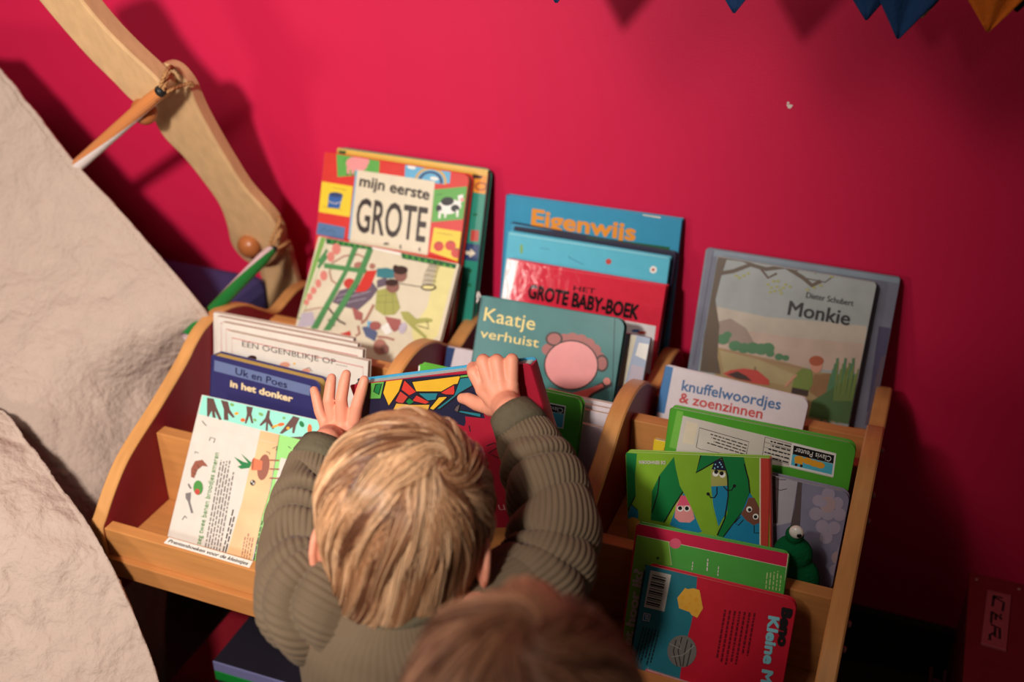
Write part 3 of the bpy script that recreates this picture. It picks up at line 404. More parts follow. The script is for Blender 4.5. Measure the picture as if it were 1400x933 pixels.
{'name': 'picture_book', 'label': 'cream picture book of tumbling figures with green bars and a small net', 'cat': 'book', 'group': 'picture books in the left section', 'o': [4.277, -21.602, 45.468], 'u': [0.99965, -0.01564, -0.02152], 'v': [0.0266, 0.58758, 0.80873], 'n': [0.0, -0.80902, 0.58779], 'w': 21.765, 'h': 18.478, 't': 0.8, 'tb': 0.1, 'rc': [0.1, 0.2, 0.1, 0.1], 'col': 'creampic', 'spine': None, 'art': [('p', 'paleyellow', [(18.562, 18.314), (21.361, 18.331), (21.241, 8.369), (18.614, 5.542), (17.323, 8.539), (18.769, 11.889)]), ('p', 'leaf', [(0.396, 18.602), (1.645, 18.665), (0.736, 6.49), (-0.346, 6.271)]), ('p', 'creampic', [(1.201, 18.449), (1.61, 18.522), (0.642, 6.811), (0.162, 6.714)]), ('p', 'greendk', [(1.201, 18.449), (8.469, 18.757), (8.556, 18.008), (1.439, 17.624)]), ('p', 'greendk', [(12.903, 18.556), (21.356, 18.352), (21.406, 17.728), (13.383, 17.687)]), ('p', 'white', [(8.445, 18.843), (12.937, 18.607), (13.037, 18.068), (8.578, 18.192)]), ('p', 'grass', [(1.952, 18.035), (2.334, 18.286), (2.554, 17.87)]), ('p', 'grass', [(2.852, 18.061), (3.232, 18.311), (3.451, 17.896)]), ('p', 'grass', [(3.748, 18.086), (4.127, 18.336), (4.345, 17.921)]), ('p', 'grass', [(4.641, 18.111), (5.019, 18.36), (5.236, 17.946)]), ('p', 'grass', [(5.531, 18.136), (5.908, 18.385), (6.124, 17.972)]), ('p', 'grass', [(6.417, 18.16), (6.793, 18.409), (7.008, 17.997)]), ('p', 'grass', [(7.3, 18.185), (7.674, 18.433), (7.888, 18.022)]), ('p', 'grass', [(13.644, 18.046), (14.055, 18.3), (14.308, 17.814)]), ('p', 'grass', [(14.609, 18.025), (15.018, 18.277), (15.27, 17.792)]), ('p', 'grass', [(15.57, 18.003), (15.977, 18.255), (16.227, 17.771)]), ('p', 'grass', [(16.526, 17.981), (16.932, 18.233), (17.181, 17.749)]), ('p', 'grass', [(17.479, 17.959), (17.883, 18.21), (18.131, 17.728)]), ('p', 'grass', [(18.428, 17.938), (18.831, 18.188), (19.077, 17.707)]), ('p', 'grass', [(19.373, 17.916), (19.774, 18.166), (20.02, 17.686)]), ('p', 'grass', [(20.314, 17.895), (20.713, 18.144), (20.958, 17.665)]), ('p', 'salmon', [(3.875, 17.291), (3.913, 17.008), (3.866, 16.745), (3.74, 16.533), (3.55, 16.397), (3.318, 16.355), (3.073, 16.41), (2.843, 16.558), (2.657, 16.779), (2.538, 17.048), (2.499, 17.331), (2.546, 17.596), (2.672, 17.808), (2.864, 17.944), (3.096, 17.986), (3.342, 17.929), (3.571, 17.781), (3.756, 17.559)]), ('p', 'salmon', [(3.238, 16.04), (3.273, 15.793), (3.237, 15.563), (3.134, 15.378), (2.976, 15.261), (2.783, 15.225), (2.577, 15.275), (2.383, 15.405), (2.225, 15.599), (2.122, 15.834), (2.086, 16.082), (2.122, 16.312), (2.226, 16.497), (2.384, 16.614), (2.578, 16.65), (2.784, 16.599), (2.978, 16.469), (3.135, 16.274)]), ('p', 'salmon', [(2.905, 13.256), (2.941, 13.009), (2.905, 12.78), (2.802, 12.595), (2.644, 12.477), (2.451, 12.44), (2.245, 12.489), (2.051, 12.617), (1.893, 12.81), (1.79, 13.044), (1.754, 13.291), (1.79, 13.521), (1.893, 13.706), (2.052, 13.824), (2.246, 13.861), (2.452, 13.812), (2.645, 13.683), (2.803, 13.49)]), ('p', 'salmon', [(2.268, 12.001), (2.3, 11.79), (2.275, 11.594), (2.195, 11.437), (2.07, 11.338), (1.915, 11.308), (1.748, 11.351), (1.59, 11.462), (1.46, 11.628), (1.374, 11.829), (1.341, 12.04), (1.366, 12.237), (1.446, 12.394), (1.572, 12.493), (1.727, 12.523), (1.894, 12.479), (2.052, 12.368), (2.181, 12.201)]), ('p', 'salmon', [(1.829, 10.896), (1.852, 10.72), (1.818, 10.554), (1.731, 10.419), (1.603, 10.331), (1.447, 10.301), (1.284, 10.332), (1.132, 10.421), (1.011, 10.556), (0.934, 10.723), (0.911, 10.899), (0.945, 11.065), (1.032, 11.2), (1.161, 11.288), (1.317, 11.318), (1.48, 11.287), (1.631, 11.198), (1.753, 11.062)]), ('p', 'salmon', [(1.479, 9.922), (1.502, 9.745), (1.468, 9.58), (1.381, 9.445), (1.252, 9.356), (1.097, 9.326), (0.934, 9.356), (0.782, 9.445), (0.66, 9.58), (0.583, 9.746), (0.56, 9.923), (0.594, 10.089), (0.681, 10.224), (0.81, 10.312), (0.966, 10.342), (1.13, 10.311), (1.281, 10.223), (1.403, 10.088)]), ('p', 'salmon', [(1.162, 9.066), (1.178, 8.925), (1.145, 8.791), (1.067, 8.681), (0.953, 8.608), (0.816, 8.581), (0.674, 8.603), (0.544, 8.672), (0.441, 8.779), (0.377, 8.911), (0.361, 9.053), (0.394, 9.187), (0.472, 9.297), (0.587, 9.37), (0.723, 9.396), (0.865, 9.374), (0.995, 9.305), (1.098, 9.198)]), ('l', 'brownlt', 0.22, [(3.118, 13.976), (3.167, 15.119), (4.674, 16.417), (6.738, 17.023), (8.062, 16.704)]), ('l', 'brownlt', 0.22, [(2.998, 13.953), (3.725, 12.733), (4.858, 12.273)]), ('p', 'brownlt', [(8.044, 15.69), (8.045, 15.511), (7.955, 15.336), (7.783, 15.187), (7.55, 15.081), (7.284, 15.031), (7.017, 15.043), (6.782, 15.116), (6.606, 15.241), (6.511, 15.403), (6.509, 15.583), (6.6, 15.758), (6.773, 15.907), (7.007, 16.013), (7.273, 16.063), (7.54, 16.05), (7.775, 15.976), (7.95, 15.851)]), ('p', 'lilacpale', [(0.486, 7.346), (2.101, 7.896), (3.132, 6.076), (0.328, 5.276)]), ('l', 'brownlt', 0.15, [(0.753, 7.739), (2.9, 8.62), (4.354, 8.797)]), ('p', 'plumgrey', [(5.307, 11.572), (7.913, 12.861), (9.567, 13.962), (10.993, 12.787), (10.308, 11.318), (8.87, 9.474), (6.649, 9.478), (4.701, 9.765)]), ('l', 'lilacpale', 0.07, [(5.284, 10.78), (9.834, 13.008)]), ('l', 'lilacpale', 0.07, [(5.231, 10.095), (10.012, 12.374)]), ('l', 'lilacpale', 0.07, [(5.854, 9.657), (9.584, 11.287)]), ('p', 'tomato', [(8.541, 14.998), (10.139, 15.411), (9.834, 13.008), (9.317, 12.238), (7.781, 11.761)]), ('p', 'brick', [(7.44, 12.995), (7.455, 12.747), (7.362, 12.509), (7.173, 12.309), (6.911, 12.171), (6.607, 12.112), (6.297, 12.139), (6.019, 12.249), (5.807, 12.429), (5.686, 12.658), (5.671, 12.906), (5.764, 13.145), (5.954, 13.346), (6.217, 13.483), (6.522, 13.541), (6.832, 13.513), (7.109, 13.402), (7.32, 13.222)]), ('p', 'brownlt', [(9.728, 15.892), (9.739, 15.752), (9.697, 15.618), (9.607, 15.508), (9.479, 15.434), (9.328, 15.406), (9.173, 15.427), (9.033, 15.494), (8.924, 15.599), (8.859, 15.73), (8.847, 15.871), (8.889, 16.005), (8.98, 16.115), (9.109, 16.189), (9.26, 16.217), (9.414, 16.196), (9.555, 16.129), (9.663, 16.023)]), ('p', 'tealfig', [(10.079, 15.623), (11.437, 15.989), (12.703, 15.96), (13.012, 14.841), (11.848, 14.508), (10.347, 14.49)]), ('p', 'brownmid', [(14.721, 15.609), (14.755, 15.263), (14.67, 14.936), (14.476, 14.669), (14.196, 14.492), (13.864, 14.429), (13.519, 14.485), (13.203, 14.656), (12.955, 14.92), (12.804, 15.246), (12.768, 15.594), (12.854, 15.921), (13.049, 16.19), (13.33, 16.366), (13.664, 16.428), (14.009, 16.37), (14.324, 16.198), (14.571, 15.934)]), ('p', 'browndk', [(14.654, 16.26), (14.645, 16.047), (14.509, 15.835), (14.263, 15.65), (13.935, 15.514), (13.565, 15.444), (13.197, 15.448), (12.877, 15.526), (12.642, 15.669), (12.521, 15.859), (12.53, 16.074), (12.667, 16.286), (12.915, 16.472), (13.244, 16.607), (13.615, 16.677), (13.982, 16.672), (14.301, 16.593), (14.534, 16.45)]), ('p', 'browndk', [(13.244, 16.328), (13.255, 16.188), (13.214, 16.056), (13.124, 15.946), (12.998, 15.873), (12.849, 15.845), (12.696, 15.866), (12.558, 15.933), (12.451, 16.037), (12.388, 16.167), (12.376, 16.307), (12.418, 16.44), (12.508, 16.55), (12.634, 16.623), (12.783, 16.65), (12.936, 16.63), (13.074, 16.563), (13.181, 16.458)]), ('p', 'plumgrey', [(10.523, 14.033), (11.789, 14.72), (12.312, 13.708), (10.819, 12.976)]), ('p', 'olivelt', [(10.907, 12.659), (12.199, 13.243), (13.516, 13.276), (14.931, 11.016), (14.43, 9.969), (12.876, 9.502), (11.336, 10.078)]), ('l', 'olive', 0.05, [(11.228, 11.943), (14.032, 12.713)]), ('l', 'olive', 0.05, [(11.348, 11.079), (14.548, 11.711)]), ('l', 'olive', 0.05, [(12.229, 13.137), (12.962, 9.629)]), ('l', 'olive', 0.05, [(13.174, 13.21), (14.185, 9.986)]), ('p', 'brownmid', [(14.016, 13.815), (14.042, 13.503), (13.949, 13.205), (13.748, 12.959), (13.464, 12.793), (13.131, 12.728), (12.789, 12.772), (12.478, 12.92), (12.237, 13.153), (12.095, 13.444), (12.069, 13.759), (12.163, 14.057), (12.364, 14.304), (12.649, 14.469), (12.983, 14.533), (13.326, 14.488), (13.636, 14.34), (13.875, 14.106)]), ('p', 'browndk', [(13.757, 14.319), (13.746, 14.14), (13.62, 13.96), (13.395, 13.802), (13.098, 13.683), (12.764, 13.618), (12.434, 13.616), (12.147, 13.677), (11.939, 13.792), (11.834, 13.95), (11.845, 14.129), (11.972, 14.309), (12.198, 14.468), (12.496, 14.587), (12.83, 14.651), (13.16, 14.652), (13.446, 14.591), (13.653, 14.476)]), ('l', 'brownlt', 0.35, [(10.976, 10.672), (10.383, 8.445), (9.838, 7.779)]), ('p', 'olivelt', [(15.12, 10.503), (16.249, 10.73), (17.628, 10.022), (19.162, 10.441), (19.995, 10.392), (19.968, 10.06), (18.021, 9.446), (17.77, 9.067), (19.832, 7.968), (19.566, 7.653), (17.266, 8.746), (15.858, 9.554)]), ('l', 'browndk', 0.12, [(18.105, 9.136), (19.775, 9.043), (19.274, 10.028)]), ('p', 'rosebrown', [(13.02, 9.42), (15.406, 9.462), (15.918, 8.47), (14.96, 7.615), (14.108, 8.099)]), ('p', 'rosebrown', [(7.819, 9.711), (9.684, 9.192), (9.864, 8.118), (8.762, 8.116)]), ('p', 'white', [(12.742, 7.819), (13.707, 8.677), (14.734, 7.569), (13.942, 6.966)]), ('p', 'lilacpale', [(16.598, 8.325), (16.535, 8.06), (16.416, 7.835), (16.253, 7.677), (16.066, 7.604), (15.879, 7.626), (15.713, 7.74), (15.589, 7.932), (15.522, 8.18), (15.519, 8.453), (15.582, 8.719), (15.702, 8.944), (15.865, 9.103), (16.052, 9.175), (16.239, 9.152), (16.405, 9.038), (16.528, 8.845), (16.595, 8.598)]), ('p', 'slateblue', [(10.101, 7.278), (11.309, 7.747), (12.602, 7.019), (12.466, 5.778), (11.03, 6.141)]), ('p', 'skyblue', [(10.672, 8.282), (11.88, 8.306), (11.826, 7.632), (10.908, 7.443)]), ('p', 'rosebrown', [(12.851, 8.062), (12.855, 7.852), (12.756, 7.646), (12.566, 7.469), (12.306, 7.342), (12.01, 7.281), (11.711, 7.293), (11.446, 7.377), (11.248, 7.522), (11.14, 7.712), (11.136, 7.923), (11.235, 8.13), (11.427, 8.308), (11.687, 8.434), (11.984, 8.494), (12.283, 8.482), (12.547, 8.397), (12.744, 8.251)]), ('p', 'brownlt', [(14.42, 5.419), (14.463, 5.043), (14.387, 4.689), (14.199, 4.398), (13.924, 4.206), (13.593, 4.135), (13.246, 4.195), (12.925, 4.379), (12.669, 4.664), (12.509, 5.017), (12.465, 5.394), (12.542, 5.75), (12.73, 6.042), (13.007, 6.234), (13.34, 6.303), (13.687, 6.241), (14.007, 6.056), (14.261, 5.771)]), ('p', 'brownmid', [(14.868, 5.185), (14.894, 4.946), (14.84, 4.719), (14.713, 4.533), (14.529, 4.409), (14.309, 4.362), (14.079, 4.398), (13.868, 4.513), (13.701, 4.693), (13.598, 4.917), (13.572, 5.157), (13.626, 5.384), (13.753, 5.57), (13.938, 5.695), (14.159, 5.741), (14.388, 5.704), (14.599, 5.588), (14.765, 5.408)]), ('l', 'brownlt', 0.3, [(12.748, 6.498), (14.029, 6.654), (15.247, 6.578)]), ('l', 'brownlt', 0.3, [(9.464, 7.37), (9.991, 6.369), (9.502, 5.935)]), ('p', 'brick', [(7.001, 5.639), (8.494, 6.46), (8.807, 5.791), (7.851, 5.259)]), ('l', 'browndk', 0.25, [(4.175, 8.986), (6.489, 7.432), (7.545, 7.2)]), ('l', 'browndk', 0.2, [(5.966, 6.655), (4.782, 7.31)]), ('p', 'barGreen', [(5.628, 17.882), (6.489, 17.993), (5.834, 14.262), (3.54, 5.709), (2.495, 5.495), (5.254, 14.378)]), ('p', 'barGreen', [(7.935, 18.03), (8.812, 18.145), (8.074, 13.34), (5.49, 5.886), (4.453, 5.673), (7.218, 13.401)]), ('p', 'barGreen', [(1.971, 14.896), (8.598, 15.233), (8.649, 14.615), (2.122, 14.197)]), ('p', 'barGreen', [(1.015, 14.263), (1.869, 16.129), (2.233, 15.741), (1.368, 13.919)]), ('p', 'barGreen', [(0.917, 15.042), (1.771, 16.908), (2.056, 16.619), (1.21, 14.641)]), ('l', 'browndk', 0.1, [(13.855, 14.227), (17.275, 14.356)]), ('p', 'browndk', [(19.389, 14.721), (19.364, 14.559), (19.209, 14.391), (18.945, 14.237), (18.602, 14.116), (18.221, 14.042), (17.849, 14.024), (17.53, 14.065), (17.303, 14.16), (17.196, 14.297), (17.222, 14.46), (17.377, 14.629), (17.643, 14.783), (17.988, 14.904), (18.369, 14.977), (18.74, 14.994), (19.058, 14.953), (19.283, 14.858)]), ('p', 'paleyellow', [(19.175, 14.702), (19.147, 14.598), (19.016, 14.487), (18.796, 14.381), (18.516, 14.292), (18.208, 14.233), (17.909, 14.209), (17.656, 14.224), (17.479, 14.276), (17.4, 14.359), (17.428, 14.462), (17.561, 14.574), (17.781, 14.681), (18.062, 14.769), (18.371, 14.828), (18.669, 14.852), (18.921, 14.836), (19.097, 14.784)]), ('l', 'browndk', 0.05, [(17.381, 14.575), (17.303, 16.429), (17.788, 17.951)]), ('l', 'browndk', 0.05, [(17.695, 14.635), (17.618, 16.488), (18.058, 18.001)]), ('l', 'browndk', 0.05, [(18.009, 14.696), (17.932, 16.547), (18.327, 18.051)]), ('l', 'browndk', 0.05, [(18.322, 14.756), (18.246, 16.607), (18.596, 18.101)]), ('l', 'browndk', 0.05, [(18.636, 14.816), (18.559, 16.666), (18.864, 18.151)]), ('l', 'browndk', 0.05, [(18.948, 14.877), (18.872, 16.725), (19.132, 18.2)]), ('l', 'browndk', 0.05, [(17.42, 14.692), (19.322, 14.883)]), ('l', 'browndk', 0.05, [(17.418, 15.395), (19.221, 15.52)]), ('l', 'browndk', 0.05, [(17.416, 16.098), (19.119, 16.158)]), ('l', 'browndk', 0.05, [(17.415, 16.802), (19.018, 16.796)]), ('l', 'browndk', 0.05, [(17.413, 17.506), (18.916, 17.435)])], 'pages': 'paper', 'gl': 0.32},
{'name': 'picture_book', 'label': 'tall blue hardcover with orange title Eigenwijs leaning on the wall', 'cat': 'book', 'group': 'picture books in the middle section', 'o': [29.634, -5.923, 44.5], 'u': [0.99999, 0.00087, 0.00449], 'v': [-0.00458, 0.19081, 0.98162], 'n': [0.0, -0.98163, 0.19081], 'w': 24.663, 'h': 22.658, 't': 1.1, 'tb': 0.18, 'rc': [0, 0, 0, 0], 'col': 'ceruleanA', 'spine': ('ceruleandk', 'L'), 'art': [('t', 'orange', 'Eigenwijs', (3.91, 19.046), (18.733, 18.931), 2.137, 1, 0.022), ('p', 'greendk', [(11.883, 18.602), (23.468, 18.748), (23.459, 17.719), (11.947, 17.861)]), ('p', 'cream', [(19.391, 22.659), (21.833, 22.634), (21.811, 22.39), (19.413, 22.444)])], 'pages': 'paper', 'gl': 0.32},
{'name': 'picture_book', 'label': 'dark navy hardcover with light blue rim, second behind the plain light blue book', 'cat': 'book', 'group': 'picture books in the middle section', 'o': [30.347, -7.89, 45.086], 'u': [0.99967, -0.00625, -0.02506], 'v': [0.02582, 0.24184, 0.96997], 'n': [0.0, -0.9703, 0.24192], 'w': 23.381, 'h': 18.978, 't': 1.0, 'tb': 0.18, 'rc': [0.1, 0.4, 0.1, 0.1], 'col': 'navyink', 'spine': ('ceruleanA', 'L'), 'art': [('p', 'ceruleanA', [(0.044, 18.976), (0.755, 19.047), (0.423, 17.326), (-0.233, 17.212)]), ('p', 'ceruleanA', [(0.038, 19.025), (10.983, 19.463), (11.029, 19.126), (0.54, 18.608)]), ('l', 'greendk', 0.12, [(11.071, 18.813), (22.443, 19.242)])], 'pages': 'paper', 'gl': 0.32},
{'name': 'picture_book', 'label': 'plain light blue hardcover with small red and white dots on its cover', 'cat': 'book', 'group': 'picture books in the middle section', 'o': [30.975, -10.261, 44.626], 'u': [0.99998, -0.00159, -0.00556], 'v': [0.00578, 0.27563, 0.96125], 'n': [0.0, -0.96126, 0.27564], 'w': 22.715, 'h': 19.088, 't': 1.2, 'tb': 0.18, 'rc': [0.2, 0.3, 0.1, 0.1], 'col': 'aqua', 'spine': ('ceruleanA', 'L'), 'art': [('l', 'aqualt', 0.18, [(0.293, 18.791), (22.428, 18.977)]), ('p', 'leaf', [(2.472, 16.992), (2.486, 16.752), (2.473, 16.538), (2.435, 16.374), (2.376, 16.28), (2.303, 16.268), (2.225, 16.34), (2.152, 16.487), (2.092, 16.69), (2.053, 16.926), (2.039, 17.165), (2.052, 17.38), (2.091, 17.543), (2.15, 17.636), (2.223, 17.648), (2.3, 17.576), (2.373, 17.43), (2.433, 17.227)]), ('p', 'brick', [(14.995, 17.273), (14.988, 17.138), (14.934, 17.01), (14.84, 16.907), (14.717, 16.84), (14.579, 16.818), (14.444, 16.843), (14.327, 16.912), (14.243, 17.017), (14.202, 17.145), (14.209, 17.281), (14.263, 17.408), (14.358, 17.512), (14.481, 17.578), (14.619, 17.6), (14.754, 17.575), (14.87, 17.506), (14.954, 17.401)]), ('p', 'white', [(21.189, 17.199), (21.183, 17.032), (21.119, 16.875), (21.006, 16.747), (20.857, 16.665), (20.69, 16.637), (20.525, 16.668), (20.382, 16.753), (20.278, 16.883), (20.227, 17.041), (20.234, 17.209), (20.298, 17.366), (20.411, 17.493), (20.561, 17.575), (20.728, 17.602), (20.892, 17.572), (21.035, 17.486), (21.138, 17.357)]), ('p', 'brick', [(20.901, 17.152), (20.898, 17.085), (20.873, 17.022), (20.828, 16.971), (20.768, 16.938), (20.701, 16.927), (20.635, 16.939), (20.578, 16.973), (20.537, 17.025), (20.516, 17.088), (20.519, 17.156), (20.544, 17.218), (20.59, 17.269), (20.649, 17.302), (20.716, 17.313), (20.782, 17.301), (20.839, 17.267), (20.88, 17.215)]), ('l', 'ceruleandk', 0.08, [(9.089, 16.883), (11.203, 16.243)]), ('l', 'ceruleandk', 0.08, [(9.06, 17.124), (9.229, 16.782)]), ('l', 'ceruleandk', 0.06, [(4.84, 17.514), (6.237, 17.536)])], 'pages': 'paper', 'gl': 0.32},
{'name': 'hardcover_book', 'label': 'shiny red hardcover titled HET GROTE BABY-BOEK with silver white spine', 'cat': 'book', 'group': 'picture books in the middle section', 'o': [31.954, -13.901, 44.56], 'u': [1.0, -0.0011, -0.00273], 'v': [0.00295, 0.3746, 0.92718], 'n': [0.0, -0.92718, 0.37461], 'w': 22.124, 'h': 16.82, 't': 1.6, 'tb': 0.18, 'rc': [0, 0, 0, 0], 'col': 'babyred', 'spine': ('silverwhite', 'L'), 'art': [('p', 'silverwhite', [(-0.227, 16.916), (1.721, 16.853), (0.903, 9.553), (-1.092, 9.581)]), ('p', 'redglow', [(2.028, 16.534), (2.442, 16.551), (1.674, 9.687), (1.201, 9.679)]), ('l', 'redglow', 0.12, [(2.039, 16.462), (22.084, 16.729)]), ('t', 'ink', 'HET', (9.888, 14.082), (12.941, 14.134), 0.654, 1, 0.01), ('t', 'ink', 'GROTE BABY-BOEK', (3.677, 12.085), (19.115, 11.813), 1.771, 1, 0.03), ('p', 'silverwhite', [(-1.5, 9.636), (7.786, 10.505), (17.918, 11.362), (21.632, 11.352), (21.842, 5.068), (-0.578, 3.261)]), ('p', 'blue', [(19.644, 10.375), (19.619, 10.305), (19.528, 10.23), (19.382, 10.16), (19.197, 10.104), (18.997, 10.068), (18.805, 10.056), (18.645, 10.071), (18.535, 10.11), (18.49, 10.168), (18.515, 10.239), (18.606, 10.314), (18.753, 10.384), (18.938, 10.44), (19.138, 10.476), (19.33, 10.487), (19.49, 10.473), (19.599, 10.434)]), ('p', 'brick', [(20.507, 10.292), (20.482, 10.221), (20.392, 10.146), (20.246, 10.076), (20.062, 10.02), (19.863, 9.984), (19.671, 9.973), (19.511, 9.987), (19.402, 10.026), (19.357, 10.084), (19.382, 10.155), (19.473, 10.23), (19.619, 10.3), (19.803, 10.356), (20.003, 10.392), (20.194, 10.403), (20.353, 10.389), (20.462, 10.35)])], 'pages': 'paper', 'gl': 0.12},
{'name': 'picture_book', 'label': 'pale blue and beige book partly hidden behind the teal book at its right edge', 'cat': 'book', 'group': 'picture books in the middle section', 'o': [35.617, -20.644, 45.358], 'u': [0.99978, -0.00856, -0.01923], 'v': [0.02105, 0.40665, 0.91334], 'n': [0.0, -0.91355, 0.40674], 'w': 18.604, 'h': 12.629, 't': 0.9, 'tb': 0.12, 'rc': [0, 0, 0, 0], 'col': 'cloudblue', 'spine': ('browndk', 'L'), 'art': [('p', 'creampic', [(16.016, 12.807), (16.828, 12.853), (16.442, 6.072), (15.531, 5.875)]), ('p', 'white', [(17.259, 11.791), (18.535, 11.82), (18.57, 9.761), (17.097, 10.147)]), ('p', 'brownmid', [(15.582, 13.25), (18.452, 13.131), (18.518, 12.778), (15.677, 12.74)]), ('p', 'brick', [(16.589, 13.151), (16.581, 13.101), (16.541, 13.051), (16.474, 13.007), (16.387, 12.973), (16.291, 12.954), (16.199, 12.952), (16.12, 12.968), (16.064, 12.999), (16.039, 13.042), (16.047, 13.091), (16.087, 13.141), (16.155, 13.186), (16.242, 13.219), (16.337, 13.238), (16.43, 13.24), (16.509, 13.224), (16.564, 13.193)]), ('p', 'blue', [(17.286, 13.174), (17.278, 13.125), (17.238, 13.075), (17.17, 13.03), (17.084, 12.996), (16.989, 12.977), (16.896, 12.976), (16.818, 12.991), (16.763, 13.022), (16.737, 13.065), (16.745, 13.114), (16.785, 13.164), (16.853, 13.209), (16.939, 13.243), (17.035, 13.262), (17.127, 13.263), (17.205, 13.248), (17.26, 13.217)]), ('p', 'lilacpale', [(16.852, 8.942), (18.512, 8.827), (18.476, 6.511), (16.669, 6.121)])], 'pages': 'paper', 'gl': 0.32},
{'name': 'picture_book', 'label': 'white book with dark blue spine standing left of the teal book', 'cat': 'book', 'group': 'picture books in the middle section', 'o': [28.386, -22.418, 45.0], 'u': [0.99998, 0.00235, 0.00581], 'v': [-0.00627, 0.3746, 0.92717], 'n': [0.0, -0.92718, 0.37461], 'w': 14.309, 'h': 7.649, 't': 0.8, 'tb': 0.12, 'rc': [0, 0, 0, 0], 'col': 'lilacwhite', 'spine': ('navyblue', 'L'), 'art': [('p', 'navyblue', [(-0.016, 7.643), (1.159, 7.753), (0.772, 4.403), (-0.499, 4.17)])], 'pages': 'paper', 'gl': 0.32},
